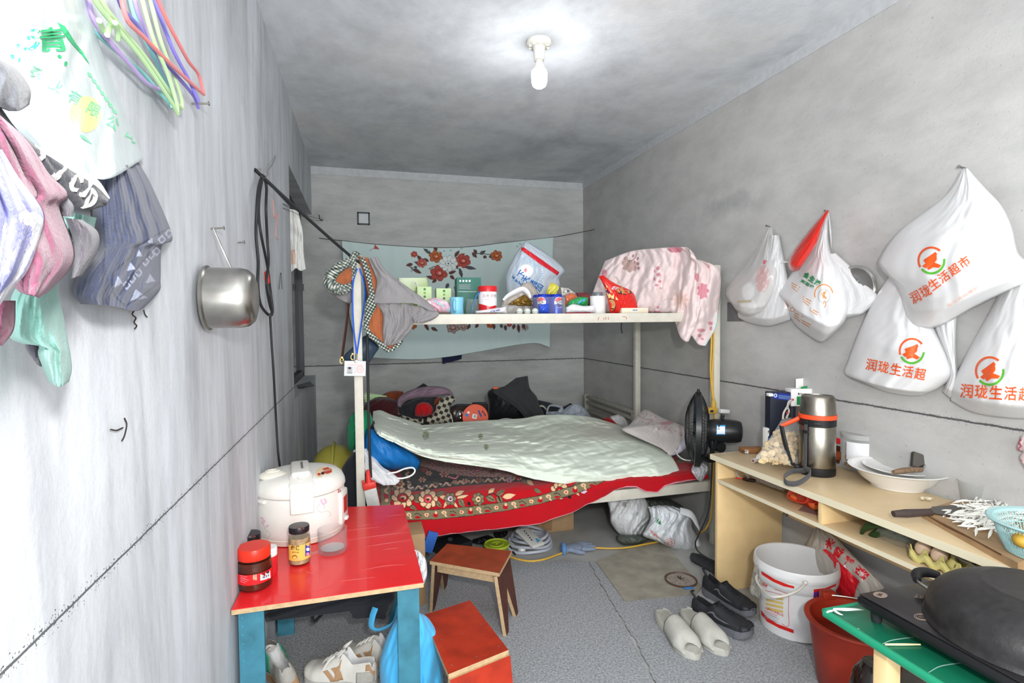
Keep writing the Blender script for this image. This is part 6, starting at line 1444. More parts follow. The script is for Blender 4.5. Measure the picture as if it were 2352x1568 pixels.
panel(t, ins(c[0], c[3], .02)+dn, ins(c[1], c[2], .02)+dn, Vector((c[0].x-.005, c[0].y-.035, 0)), Vector((c[1].x+.012, c[1].y-.03, 0)), -.015, M_sred2)
panel(t, ins(c[3], c[0], .02)+dn, ins(c[2], c[1], .02)+dn, Vector((c[3].x-.012, c[3].y+.03, 0)), Vector((c[2].x+.005, c[2].y+.035, 0)), .015, M_sred2)
for a, b_, k in ((c[0], c[3], 1), (c[1], c[2], -1)):
    w_ = (c[1]-c[0]).normalized()*.014*k; p, q = a.lerp(b_, .08)+w_+dn, a.lerp(b_, .92)+w_+dn
    mb = MB(); mb.prism([p, q, q+Vector((0, 0, -.035)), p+Vector((0, 0, -.035))], w_); obj('stretcher', mb, M_plyedge, t, world=True, sharp=20)
for k, (a, b_) in enumerate(((.1, .1), (.5, .08), (.9, .1), (.12, .5), (.5, .48), (.88, .52), (.1, .9), (.5, .92), (.9, .9))):
    p = c[0].lerp(c[1], a).lerp(c[3].lerp(c[2], a), b_); mb = MB(); mb.ell(p, (.0025, .0025, .001), 8, 4); obj('screw_head', mb, M_nail, t, world=True)

# ================================================================ floor
M_felt = mat('felt_grey', '#b2b5b8', .95, var=.55, vs=130, bump=.8, bs=160, spec=.1)
def flat_piece(name, label, cat, pts, z, th, m, rag=0., seed=1):
    r = random.Random(seed); V = []
    n = len(pts)
    for i in range(n):
        a, b_ = Vector(pts[i]), Vector(pts[(i+1) % n]); k = max(1, int((b_-a).length/.018)) if rag else 1
        for j in range(k):
            p = a.lerp(b_, j/k); V.append(Vector((p.x+r.uniform(-rag, rag), p.y+r.uniform(-rag, rag), z)))
    mb = MB(); mb.prism(V, (0, 0, th)); return tagged(name, mb, m, label, cat)
zc = .001
seamL = [at(x, y, z=zc) for x, y in ((1348, 1292), (1392, 1372), (1440, 1450), (1478, 1520), (1510, 1600), (1560, 1720))]
left = [Vector((XL+.01, 2.75, zc)), at(985, 1268, z=zc), at(1180, 1286, z=zc)]+seamL+[Vector((.75, .9, zc)), Vector((XL+.01, .9, zc))]
flat_piece('felt_carpet', 'grey felt carpet covering the floor under the stools and red table', 'carpet', left, zc, .006, M_felt, .004, 3)
g_ = Vector((.012, .004, 0))
right = [p+g_ for p in seamL[::-1]]+[at(x, y, z=zc) for x, y in ((1367, 1291), (1402, 1340), (1432, 1384), (1520, 1376), (1600, 1368), (1650, 1385), (1700, 1408), (1760, 1440), (1830, 1478), (1884, 1500), (1890, 1540))]+[Vector((1.55, 1.2, zc)), Vector((1.3, .9, zc)), Vector((.8, .9, zc))]
flat_piece('felt_carpet', 'grey felt carpet lying under the slippers and black sneakers', 'carpet', right, zc, .006, M_felt, .005, 5)
flat_piece('wooden_board', 'pale weathered board on the floor behind the sneakers', 'board', [at(x, y, z=0) for x, y in ((1368, 1289), (1500, 1240), (1530, 1252), (1612, 1348), (1600, 1366), (1434, 1381))], .0005, .004, mat('board_pale_wood', '#a9a496', .7, var=.35, vs=12, bump=.2, bs=30, bstretch=(8, 1, 1)))
ZF = .008
# slippers
M_slip = mat('slipper_grey_foam', '#bdbcb3', .6, var=.12, vs=40)
def slipper(name, label, heel, toe, W=.105):
    heel, toe = Vector(heel), Vector(toe); L = (toe-heel).length; d = toe-heel
    t = thing(name, label, 'slipper', (heel.x, heel.y, ZF), math.atan2(d.y, d.x))
    N = 30; S = np.linspace(0, 1, N); hf = W/2*np.interp(S, [0, .05, .2, .45, .75, .92, 1], [.3, .6, .74, .76, 1, .72, .18])
    V = []; F_ = []
    for i in range(N):
        zt = .022+.012*(1-S[i])
        V += [(S[i]*L, -hf[i], 0), (S[i]*L, hf[i], 0), (S[i]*L, hf[i]*1.03, zt), (S[i]*L, hf[i]*.9, zt+.006), (S[i]*L, hf[i]*.82, zt), (S[i]*L, -hf[i]*.82, zt), (S[i]*L, -hf[i]*.9, zt+.006), (S[i]*L, -hf[i]*1.03, zt)]
    for i in range(N-1):
        for k in range(8): F_.append((8*i+k, 8*i+(k+1) % 8, 8*i+8+(k+1) % 8, 8*i+8+k))
    F_ += [tuple(range(8))[::-1], tuple(8*(N-1)+k for k in range(8))]
    mb = MB(); mb.add(V, F_)
    for k in range(9): mb.tube([(L*.05, hf[3]*(-.7+.175*k), .036), (L*.32, hf[10]*(-.7+.175*k), .031)], .0014, 5, smooth=False)
    obj('footbed', mb, M_slip, t, sharp=60)
    G = []
    for s in np.linspace(.40, .93, 18):
        h = np.interp(s, S, hf); row = []; op = np.interp(s, [.40, .5, .8, .93], [.078, .076, .056, .03])
        for q in np.linspace(0, PI, 19):
            row.append((s*L, h*1.06*math.cos(q)*(1 if abs(math.cos(q)) < .99 else 1), .012+(op-.012)*math.sin(q)**.8))
        G.append(row)
    G = np.array(G)
    # open toe: pull the front centre of the strap back
    for i in range(G.shape[0]):
        s = i/(G.shape[0]-1)
        for j in range(G.shape[1]):
            c_ = math.sin(PI*j/18); G[i, j, 0] -= max(0, s-.55)*L*.30*c_**2
    mb = MB(); mb.grid(G); obj('strap', mb, M_slip, t, solid=.006, sharp=80)
    return t
slipper('slipper', 'pale grey slide slipper farther from the black sneakers', at(1516, 1410, z=.02), at(1600, 1509, z=.02))
slipper('slipper', 'pale grey slide slipper next to the black sneakers', at(1572, 1408, z=.02), at(1668, 1500, z=.02))
# black sneakers
M_bkn = mat('sneaker_black_mesh', '#2b2c30', .7, var=.35, vs=60, bump=.3, bs=200); M_bks = mat('sneaker_sole_grey', '#6e7076', .6, var=.2, vs=30); M_bkl = mat('sneaker_lining', '#17181b', .9)
for (h_, toe, lb) in (((1592, 1400), (1728, 1458), 'scuffed black sneaker nearer the slippers'), ((1618, 1346), (1730, 1412), 'scuffed black sneaker nearer the white bucket')):
    H_, T_ = at(*h_, z=ZF+.02), at(*toe, z=ZF+.02); t = shoe_at('sneaker', lb, H_, T_, ZF)
    u, G, hf, tp = shoe_parts(t, (T_-H_).length, .102, M_bks, M_bkn, M_black, M_bkl, .03, .055, .085, .10)
    for sgn_ in (-1, 1):
        accent(t, G, 'side_stripe', .30, .66, sgn_*.80, sgn_*.74, M_bks, .0015, skew=.06); accent(t, G, 'toe_cap', .87, .99, sgn_*.98, sgn_*.4, mat('sneaker_black_leather', '#26272b', .45), .0015)
    mb = MB(); mb.tube([(.012, 0, .078), (-.008, 0, .098), (.004, 0, .108)], .006, 8, flat=.4); obj('heel_loop', mb, M_bkn, t)
# drain-like round plate
q = at(1564, 1335, z=0)
t = thing('round_plate', 'round brown rimmed plate with dark flecks lying on the floor', 'plate', (q.x, q.y, .005))
mb = MB(); mb.lathe([(0, .003), (.070, .003), (.070, .001), (0, .001)], 40); obj('plate_disc', mb, mat('plate_speckled', '#c7bdb0', .6, var=.9, vs=90, col2='#4a3f38'), t)
mb = MB(); mb.lathe([(.068, 0), (.077, 0), (.078, .008), (.072, .009), (.069, .003)], 40); obj('plate_rim', mb, mat('rim_brown', '#5e4a40', .5), t)
mb = MB(); mb.box((-.012, -.083, .004), (.05, .012, .006), (0, 0, -.1), bev=.002); obj('blue_tape', mb, mat('tape_blue', '#3f7fc0', .5), t)
mb = MB()
for k in range(5): mb.tube([(0, 0, .006), (.02*math.cos(k), .02*math.sin(k), .012+.003*k)], .0015, 5, smooth=False)
obj('centre_knob', mb, M_wire, t)
# dark sandal by the desk end
H_, T_ = at(1590, 1278, z=.02), at(1700, 1330, z=.02)
t = thing('rubber_sole', 'dark rubber sole lying beside the end of the desk', 'shoe', (H_.x, H_.y, .006), math.atan2((T_-H_).y, (T_-H_).x))
N = 24; S = np.linspace(0, 1, N); hf = .058*np.interp(S, [0, .08, .3, .7, .92, 1], [.3, .75, .8, 1, .7, .2]); L_ = .30
G = np.array([[(S[i]*L_, hf[i]*math.cos(a)*1.0, .018+.018*math.sin(a)) for a in np.linspace(0, 2*PI, 17)[:-1]] for i in range(N)])
mb = MB(); mb.grid(G, cu=True); mb.f += [tuple(range(16)), tuple((N-1)*16+k for k in range(16))]; mb.mi += [0, 0]; obj('sole', mb, mat('rubber_dark', '#37383b', .7, var=.2, vs=40), t)

# ---- under the bed
def rug(name, label, cat, L, R, T, B, y, bu, m, sd=1, amp=.014, nu=50, nv=40, back=0., fu=4, fv=4): return cloth(name, label, cat, L, R, T, B, y, bu, m, (amp, fu, fv, sd), nu, nv, 'y', -1, .003, None, .5, .5, back)
M_sack = mat('film_sack_white', '#d3d4d4', .4, bump=.8, bs=30, var=.15, vs=14)
o = rug('white_sack', 'crumpled white sack hanging from the bed rail above the floor', 'bag', [(1393, 1142), (1400, 1172), (1403, 1200), (1424, 1228), (1446, 1239)], [(1474, 1132), (1486, 1152), (1499, 1180), (1488, 1205), (1476, 1229)], None, [(1460, 1236)], 2.86, .09, M_sack, 4)
patch(o, circ(1436, 1158, 9, 6, 18), mat('stain_grey', '#9a968f', .7), bvh=world_bvh([o])); write(o, '千禾', [(1450, 1186), (1468, 1184), (1468, 1176), (1450, 1178)], M_ink, .0)
o = rug('plastic_carrier', 'white carrier bag with green and red print slumped under the bed', 'bag', [(1489, 1164), (1494, 1190), (1482, 1215), (1477, 1230), (1508, 1242)], [(1546, 1162), (1588, 1178), (1590, 1210), (1608, 1240), (1624, 1268), (1612, 1275)], [(1515, 1160)], [(1550, 1262), (1585, 1272)], 2.70, .11, mat('film_carrier_white', '#d6dadd', .3, bump=.7, bs=30), 8, .02, 60, 50)
bv = world_bvh([o]); M_pg = mat('print_dark_green', '#2a8a52', .5); M_pr = mat('print_soft_red', '#d8705e', .5)
write(o, '圣', [(1500, 1204), (1520, 1216), (1520, 1196), (1506, 1188)], M_pg, .03, bvh=bv); patch(o, [[(1509, 1184), (1514, 1190), (1520, 1206), (1512, 1200)]], M_pg, bvh=bv)
for k in range(4): patch(o, stroke([(1494+4*k, 1216+3*k), (1500+4*k, 1228+3*k)], 1.6, 6), M_pr, bvh=bv)
patch(o, arc(1538, 1246, 12, 10, 1.2, 0, 2*PI, 24), M_pr, bvh=bv); patch(o, arc(1538, 1246, 7, 6, 1.2, 0, 2*PI, 20), M_pr, bvh=bv); write(o, '超市', [(1533, 1249), (1543, 1249), (1543, 1243), (1533, 1243)], M_pr, .0, bvh=bv)
mb = MB(); mb.tube([at(1562, 1172, y=2.62), at(1588, 1182, y=2.60), at(1602, 1206, y=2.58), at(1608, 1221, y=2.57)], [.02, .024, .016, .004], 10, flat=.3); obj('handle', mb, MATS['film_carrier_white'], o)
M_olive = mat('film_olive', '#4d544c', .5, bump=.5, bs=40)
rug('olive_bag', 'dark olive bag lying under the white sack', 'bag', [(1418, 1228), (1416, 1240), (1432, 1254)], [(1480, 1228), (1494, 1236), (1470, 1252)], None, None, 2.80, .08, M_olive, 5, .008, 30, 20)
rug('olive_bag', 'dark olive sack behind the white carrier under the bed', 'bag', [(1478, 1146), (1486, 1170), (1500, 1200)], [(1540, 1146), (1572, 1168), (1600, 1230)], None, None, 2.95, .10, M_olive, 6, .010, 30, 24)
t = thing('cardboard_box', 'brown cardboard box far under the bed', 'box', at(1262, 1216, z=0))
a_, b_ = at(1192, 1217, y=3.08), at(1318, 1217, y=3.08); mb = MB(); mb.bb((a_.x, 3.08, 0), (b_.x, 3.34, .20), .003); o = obj('box_body', mb, M_card, t, world=True)
patch(o, [[(1244, 1150), (1268, 1150), (1268, 1218), (1244, 1218)]], mat('tape_brown', '#8d6f4e', .35))
# hose, mop cloth, plug
q = at(1216, 1243, z=.03)
t = thing('hose_coil', 'coil of pale grey hose under the bed front', 'hose', (q.x, q.y, 0))
for k in range(4):
    mb = MB(); mb.tube([((.118-.006*k+.01*math.cos(2*a+k))*math.cos(a)+.006*k, (.118-.008*k)*math.sin(a)+.01*k, .012+.017*k+.006*math.sin(3*a+k)) for a in np.linspace(0, 2*PI, 14, endpoint=False)], .0085, 8, n=60, closed=True); obj('hose_loop', mb, mat('hose_grey', '#b3b7c2', .4), t)
q = at(1217, 1236, z=.08); mb = MB(); mb.box((q.x, q.y, .085), (.085, .17, .02), (.25, 0, .35), bev=.008, seg=3)
o = tagged('scrub_pad', mb, mat('pad_grey_white', '#c4c3be', .8, bump=.4, bs=120), 'grey and blue scrub pad resting on the hose coil', 'pad')
patch(o, [[(1214, 1206), (1232, 1206), (1250, 1236), (1234, 1246)]], mat('pad_blue', '#4d97bf', .8), bvh=world_bvh([o]))
for k in range(5): patch(o, [[(1203+4*k, 1218+5*k), (1206+4*k, 1218+5*k), (1207+4*k, 1221+5*k), (1204+4*k, 1221+5*k)]], M_dk, bvh=world_bvh([o]))
mb = MB(); mb.box(at(1198, 1262, z=.014), (.032, .036, .024), (0, 0, .3), bev=.004); mb.tube([at(1190, 1258, z=.02), at(1174, 1246, z=.02), at(1160, 1240, z=.03)], .004, 6); tagged('white_plug', mb, M_whitep, 'small yellowed white plug in front of the hose coil', 'plug')
# green lidded tub, dark things
c_, r_, F_ = stand(1111, 1171, 1276, 0.001)
t = thing('lidded_tub', 'round tub with a lime green lid behind the brown stool', 'tub', c_)
hz = at(1141, 1262, y=c_.y-r_).z
mb = MB(); mb.lathe([(0, 0), (r_*.8, 0), (r_*.95, hz*.9), (0, hz*.9)], 36); obj('tub_body', mb, mat('tub_olive', '#8e9a3c', .4), t)
mb = MB(); mb.lathe([(r_*.97, hz*.86), (r_, hz*.88), (r_, hz), (r_*.92, hz+.004), (r_*.86, hz-.002), (r_*.55, hz-.001), (r_*.5, hz+.003), (r_*.3, hz+.003), (r_*.25, hz), (r_*.1, hz+.001), (0, hz+.006)], 44); obj('lid', mb, mat('lid_lime', '#b4c93a', .35), t)
mb = MB(); mb.box(at(1036, 1252, z=.03), (.19, .15, .05), (0, 0, .45), bev=.004); o = tagged('black_case', mb, mat('case_black', '#2a2c30', .5), 'flat black case with a small white emblem under the bed', 'case')
patch(o, arc(1034, 1238, 5, 4, 1.2, 0, 2*PI), M_ink); write(o, 'W', [(1031, 1240), (1037, 1240), (1037, 1236), (1031, 1236)], M_ink, .02)
rug('black_bag', 'glossy black bag behind the lime lidded tub', 'bag', [(1086, 1238), (1082, 1248), (1092, 1258)], [(1120, 1228), (1135, 1236), (1130, 1260)], None, None, 3.10, .08, mat('film_black', '#1c1d20', .35, bump=.6, bs=40), 3, .01, 30, 20)
rug('black_shoe_bag', 'knotted black bag right of the glossy black one under the bed', 'bag', [(1134, 1222), (1132, 1240), (1136, 1262)], [(1166, 1218), (1168, 1240), (1176, 1262)], None, None, 3.15, .07, MATS['film_black'], 7, .012, 30, 24)
mb = MB(); mb.tube([at(1164, 1240, z=.01), at(1172, 1258, z=.01), at(1184, 1274, z=.008)], [.004, .007, .004], 8, flat=.4); tagged('black_band', mb, M_black, 'short black band on the floor right of the lime lidded tub', 'strap')
# work glove
q = at(1318, 1266, z=.0)
t = thing('work_glove', 'blue grey knitted work glove with a rolled blue cuff on the floor', 'glove', (q.x, q.y, .004), .10)
M_glove = fab('glove_blue_grey', '#8a97ac', var=.2, vs=60)
def skinmesh(name, chains, m, parent):
    mb = MB()
    for pts, rr in chains: mb.tube(pts, rr, 12, n=24, flat=.8)
    return obj(name, mb, m, parent)
mb = MB(); mb.ell((0, 0, .018), (.062, .045, .018), 20, 12)
obj('palm', mb, M_glove, t)
for k, (y0, y1, l) in enumerate(((-.034, -.052, .080), (-.012, -.016, .095), (.010, .016, .092), (.030, .046, .074))):
    mb = MB(); mb.tube([(.03, y0, .018), (.06, (y0+y1)/2, .017), (.03+l, y1, .012)], [.012, .0115, .010, .007], 10, n=16); obj('finger', mb, M_glove, t)
mb = MB(); mb.tube([(-.02, -.03, .018), (.0, -.056, .016), (.03, -.072, .012)], [.014, .012, .008], 10, n=14); obj('thumb', mb, M_glove, t)
mb = MB(); mb.tube([(-.065+.01*math.cos(a), .03*math.cos(a), .024+.022*math.sin(a)) for a in np.linspace(0, 2*PI, 14, endpoint=False)], .012, 10, n=40, closed=True); mb.ell((-.06, 0, .02), (.02, .028, .02), 14, 8); obj('rolled_cuff', mb, fab('cuff_blue', '#5f86b8'), t)
# yellow extension cord: floor run, up the post, to the yellow socket block
M_yel = mat('cord_yellow', '#d9ab3c', .45)
t = thing('extension_cord', 'yellow extension cord crossing the floor and climbing the right bunk post to a socket block', 'cord', at(1500, 1250, z=0))
z_ = .012
fl1 = [at(x, y, z=z_) for x, y in ((1150, 1268), (1180, 1281), (1215, 1288), (1250, 1284), (1290, 1270), (1326, 1262), (1366, 1258), (1400, 1259), (1440, 1257), (1500, 1246), (1560, 1236), (1596, 1230))]
up = [at(1622, 1212, y=2.61), at(1634, 1180, y=2.615), at(1637, 1120, y=2.62), at(1641, 1040, y=2.625), at(1642, 980, y=2.625), at(1640, 950, y=2.625)]
mb = MB(); mb.tube(fl1+up, .0048, 8, n=200); obj('cord', mb, M_yel, t, world=True)
for L in ([(1634, 755), (1634, 790), (1632, 850), (1637, 920)], [(1640, 740), (1639, 800), (1636, 860), (1639, 922)]):
    mb = MB(); mb.tube([at(x, y, y=2.622) for x, y in L], .0045, 8, n=60); obj('cord', mb, M_yel, t, world=True)
mb = MB(); mb.box(at(1634, 942, y=2.60), (.058, .035, .034), (0, .05, 0), bev=.004); mb.tube([at(1639, 915, y=2.605), at(1639, 926, y=2.60), at(1639, 936, y=2.60)], [.007, .014, .016], 12); o = obj('socket_block', mb, mat('socket_yellow', '#c9a244', .45), t, world=True)
mb = MB(); mb.box(at(1635, 944, y=2.580), (.020, .004, .012), bev=.001); obj('switch', mb, M_black, t, world=True)
q = at(1663, 944, y=2.60); mb = MB(); mb.box(q, (.060, .026, .022), (0, .1, 0), bev=.003); mb.tube([at(1676, 946, y=2.60), at(1684, 950, y=2.60), at(1688, 958, y=2.60)], .002, 6); tagged('phone_charger', mb, M_white, 'white phone charger plugged into the yellow socket block', 'charger')
# fan
hub = at(1602, 985, y=2.50)
t = thing('electric_fan', 'black electric fan clipped at the bunk post, seen from the side', 'fan', hub)
A = Vector((at(1675, 985, y=2.42)-hub)); A = Vector((.82, -.53, -.02)).normalized()      # fan axis, pointing to the motor
u_ = A.cross(Vector((0, 0, 1))).normalized(); w_ = u_.cross(A).normalized()
MF = Matrix(((u_.x, w_.x, A.x, 0), (u_.y, w_.y, A.y, 0), (u_.z, w_.z, A.z, 0), (0, 0, 0, 1)))
M_fan = mat('fan_black_plastic', '#1d2022', .35, spec=.5)
RF = .192
def ring(R_, z0, rr, n=48): return [(R_*math.cos(a), R_*math.sin(a), z0) for a in np.linspace(0, 2*PI, n, endpoint=False)], rr
mb = MB()
mb.lathe([(RF, -.016), (RF+.006, -.012), (RF+.006, .012), (RF, .016)], 60, MF); obj('guard_rim', mb, M_fan, t, solid=.003)
for sg, depth in ((-1, .052), (1, .046)):
    mb = MB(); zc_ = lambda q: sg*(.014+depth*(1-(q)**2.6))
    for k in range(60):
        a = 2*PI*k/60+(.05 if sg > 0 else 0)
        pts = [MF @ Vector((RF*q*math.cos(a), RF*q*math.sin(a), zc_(q))) for q in (1, .93, .8, .6, .4, .26)]
        mb.tube(pts, .0011, 4, smooth=False, cap=False)
    for q in (.45, .72):
        mb.tube([MF @ Vector((RF*q*math.cos(a), RF*q*math.sin(a), zc_(q)+sg*.001)) for a in np.linspace(0, 2*PI, 40, endpoint=False)], .0014, 5, smooth=False, closed=True)
    mb.lathe([(0, sg*(.016+depth)), (RF*.27, sg*(.012+depth)), (RF*.28, sg*(.004+depth))], 30, MF)
    obj('guard_grille', mb, M_fan, t)
for k in range(3):
    G = []
    for i, q in enumerate(np.linspace(.18, .90, 10)):
        row = []
        for s in np.linspace(-.5, .5, 8):
            a = 2*PI*k/3+.35*q+s*(1.25 if 0 < i < 9 else 1.0)*(.9 if q > .3 else .8); row.append(MF @ Vector((RF*q*math.cos(a), RF*q*math.sin(a), .022*s*2*(1.1-q*.5))))
        G.append([tuple(p) for p in row])
    mb = MB(); mb.grid(np.array(G)); obj('blade', mb, mat('blade_smoke', '#2c3a40', .25, alpha=.85), t, solid=.002)
mb = MB(); mb.lathe([(0, -.02), (.03, -.018), (.032, .02), (0, .024)], 24, MF); obj('blade_hub', mb, M_fan, t)
mb = MB(); mb.lathe([(0, .055), (.054, .058), (.060, .08), (.062, .150), (.058, .195), (.052, .215), (.030, .222), (0, .223)], 40, MF); mo = obj('motor_housing', mb, M_fan, t)
mb = MB(); mb.lathe([(0, 0), (.007, 0), (.007, .02), (.010, .022), (.010, .028), (0, .028)], 12, MF @ Matrix.Translation((0, .056, .125)) @ Matrix.Rotation(-PI/2, 4, 'X')); obj('knob', mb, M_fan, t)
nk = MF @ Vector((0, -.066, .085))
mb = MB(); mb.box(nk, (.05, .034, .07), bev=.01, seg=3); mb.lathe([(0, -.022), (.026, -.022), (.028, -.016), (.028, .016), (.026, .022), (0, .022)], 28, Matrix.Translation(nk+Vector((.024, -.01, -.022))) @ Matrix.Rotation(PI/2, 4, 'X')); obj('tilt_joint', mb, M_fan, t)
mb = MB(); mb.tube([nk+Vector((.0, .01, -.02)), nk+Vector((.0, .02, -.08))], .012, 12, smooth=False); mb.box(nk+Vector((-.01, .035, -.09)), (.06, .09, .03), bev=.006); obj('clip', mb, M_fan, t)
mb = MB(); mb.box(MF @ Vector((0, RF+.012, 0)), (.012, .014, .022), bev=.004); obj('guard_latch', mb, M_fan, t)
bv = world_bvh([mo])
lab = [[(1646, 976), (1666, 976), (1666, 998), (1645, 998)]]; patch(mo, lab, mat('label_sky', '#3f9fdc', .4), cut=6, bvh=bv); patch(mo, [[(1647, 979), (1665, 979), (1665, 996), (1646.5, 996)]], M_cw, off=.0014, cut=6, bvh=bv); write(mo, 'NK', [(1648, 987), (1654, 987), (1654, 983), (1648, 983)], M_pg, .02, off=.002, bvh=bv)
mb = MB(); mb.tube([at(1658, 950, y=2.43), at(1650, 985, y=2.40), at(1641, 1030, y=2.44), at(1636, 1060, y=2.50), at(1634, 1100, y=2.50), at(1628, 1170, y=2.46), at(1606, 1225, y=2.42), at(1597, 1248, y=2.38), at(1606, 1268, y=2.34), at(1640, 1290, y=2.30)], .004, 8, n=120); obj('power_cord', mb, M_black, t, world=True)

# ================================================================ on the desk
D0 = DT+.0005
# steel thermos
c, r, F = stand(1838, 1914, 1096, D0); fz = lambda py: hgt(c, F, 1876, py)
t = thing('thermos', 'brushed steel thermos with orange ring and black carrying strap', 'flask', c, facing(c))
M_brush = mat('thermos_steel', '#9c978c', .3, 1., var=.12, vs=60); M_tb = mat('thermos_black', '#1b1b1d', .45); M_or = mat('thermos_orange', '#ef4f25', .4)
z0, z1, z2, z3, z4 = fz(1077), fz(982), fz(966), fz(955), fz(913)
mb = MB(); mb.lathe([(0, z0), (r*.97, z0), (r*.985, z0+.003), (r*.985, z1-.003), (r*.96, z1), (0, z1)], 56); obj('flask_body', mb, M_brush, t)
mb = MB(); mb.lathe([(0, 0), (r*.98, 0), (r*1.0, .004), (r*1.0, z0-.002), (r*.96, z0), (0, z0)], 56); obj('base_ring', mb, M_tb, t)
mb = MB(); mb.lathe([(r*.9, z1), (r*1.0, z1+.001), (r*1.0, z2), (r*.9, z2)], 56); mb.box((r*.95, -.0, (z1+z2)/2), (.02, .03, .012), bev=.002); obj('collar', mb, M_tb, t)
mb = MB(); mb.lathe([(r*.9, z2), (r*1.03, z2+.001), (r*1.03, z3-.001), (r*.9, z3)], 56); obj('orange_ring', mb, M_or, t)
mb = MB(); mb.lathe([(r*.98, z3), (r*.97, z3+.012), (r*.90, z4-.006), (r*.85, z4), (r*.80, z4), (r*.79, z4-.003), (0, z4-.003)], 56); obj('cup_cap', mb, M_brush, t)
th = -1.35; cx_, sy_ = math.cos(th), math.sin(th)
mb = MB(); mb.tube([(r*1.0*cx_, r*1.0*sy_, z2-.004), (r*1.5*cx_, r*1.5*sy_, z1+.006), (r*2.0*cx_, r*2.0*sy_, z1-.012)], [.011, .010, .009], 12, n=16, flat=.8); obj('handle_hinge', mb, M_or, t)
mb = MB(); mb.tube([(r*1.98*cx_, r*1.98*sy_, z1-.010), (r*1.75*cx_, r*1.75*sy_, (z0+z1)/2), (r*1.42*cx_, r*1.42*sy_, z0+.006), (r*1.2*cx_, r*1.2*sy_, z0-.004)], [.010, .011, .010, .009], 12, n=30, flat=.7); mb.box((r*1.08*cx_, r*1.08*sy_, z0*.6), (.02, .02, .02), bev=.003); obj('handle', mb, M_tb, t)
sa = -.62; S_ = lambda rr, z, a=sa: (rr*math.cos(a), rr*math.sin(a), z)
I_ = WM[t].inverted()
loop = [S_(r*1.02, z2-.006), S_(r*1.04, z1-.03), S_(r*1.04, z0+.03), S_(r*1.08, z0-.004)]+[tuple(I_ @ at(x, y, z=zz)) for x, y, zz in ((1862, 1084, DT+.03), (1852, 1098, DT+.02), (1830, 1110, DT+.014), (1806, 1108, DT+.016), (1802, 1094, DT+.022), (1820, 1082, DT+.02), (1846, 1080, DT+.02), (1862, 1074, DT+.035))]
mb = MB(); mb.tube(loop[:4], .009, 10, n=40, flat=.25); obj('strap', mb, fab('strap_grey_webbing', '#4b4c4e'), t)
G = []; pl = cr(loop[3:], 60)
for p in pl: G.append([(p[0], p[1], p[2]-.010), (p[0], p[1], p[2]+.010)])
mb = MB(); mb.grid(np.array(G)); obj('strap_loop', mb, MATS['strap_grey_webbing'], t, solid=.003)
mb = MB(); mb.box(S_(r*1.06, z1-.022), (.008, .024, .012), (0, 0, sa), bev=.002); mb.box(S_(r*1.06, z2-.010), (.008, .024, .018), (0, 0, sa), bev=.003); obj('strap_buckle', mb, M_tb, t)
# white bowl with a plate and a turner
c, r, F = stand(2008, 2112, 1129, D0); zr = hgt(c, F, 2060, 1094); R_ = r*1.98
t = thing('bowl', 'large white bowl with a flared rim on the desk', 'bowl', c)
zr = .072
M_porcl = mat('porcelain_white', '#ecebe7', .12, spec=.6)
rim = at(1956, 1070, z=DT+zr); R_ = ((rim.x-c.x)**2+(rim.y-c.y)**2)**.5
mb = MB(); mb.lathe([(0, .004), (r*.9, .004), (r*.92, 0), (r, 0), (r*1.02, .006), (r+(R_-r)*.45, zr*.42), (R_*.86, zr*.82), (R_*.93, zr*.92), (R_, zr*.97), (R_*1.005, zr*1.01), (R_*.93, zr), (R_*.85, zr*.88), (r+(R_-r)*.4, zr*.5), (r*.9, .012), (0, .010)], 72); obj('bowl_body', mb, M_porcl, t)
q = at(2058, 1066, z=DT+zr+.004); t = thing('plate', 'white dish lying askew inside the large white bowl', 'plate', q, M=Mloc((q.x+.004, q.y+.01, DT+zr*.62), .4, .06, .03))
rp = R_*.66
mb = MB(); mb.lathe([(0, 0), (rp*.55, 0), (rp*.62, .004), (rp, .016), (rp*1.0, .019), (rp*.6, .008), (0, .005)], 56); obj('plate_body', mb, M_porcl, t)
b1, b2, b3 = at(2052, 1084, z=DT+zr+.012), at(2116, 1078, z=DT+zr+.012), at(2110, 1066, z=DT+zr+.03)
t = thing('turner', 'spatula with a wooden grip resting on the white bowl', 'spatula', b1)
mb = MB(); mb.tube([b1, b1.lerp(b2, .5)+Vector((0, 0, .002)), b2], [.0075, .011, .010, .0085], 16, n=24); obj('wooden_grip', mb, mat('wood_grip', '#8a7058', .6, var=.5, vs=90), t, world=True)
e1, e2 = at(2119, 1078, z=DT+zr+.012), at(2126, 1062, z=DT+zr+.03)
mb = MB(); mb.tube([b2, e1, e2], .004, 10, n=16); obj('shank', mb, M_steel, t, world=True)
bl = [at(x, y, y=e2.y+dy) for x, y, dy in ((2096, 1072, .01), (2128, 1076, -.01), (2133, 1052, -.01), (2122, 1044, 0), (2104, 1038, .01), (2099, 1040, .012))]
mb = MB(); mb.prism(bl, (.002, .012, -.0)); obj('blade', mb, mat('blade_dark_steel', '#5a5652', .3, .9), t, world=True)
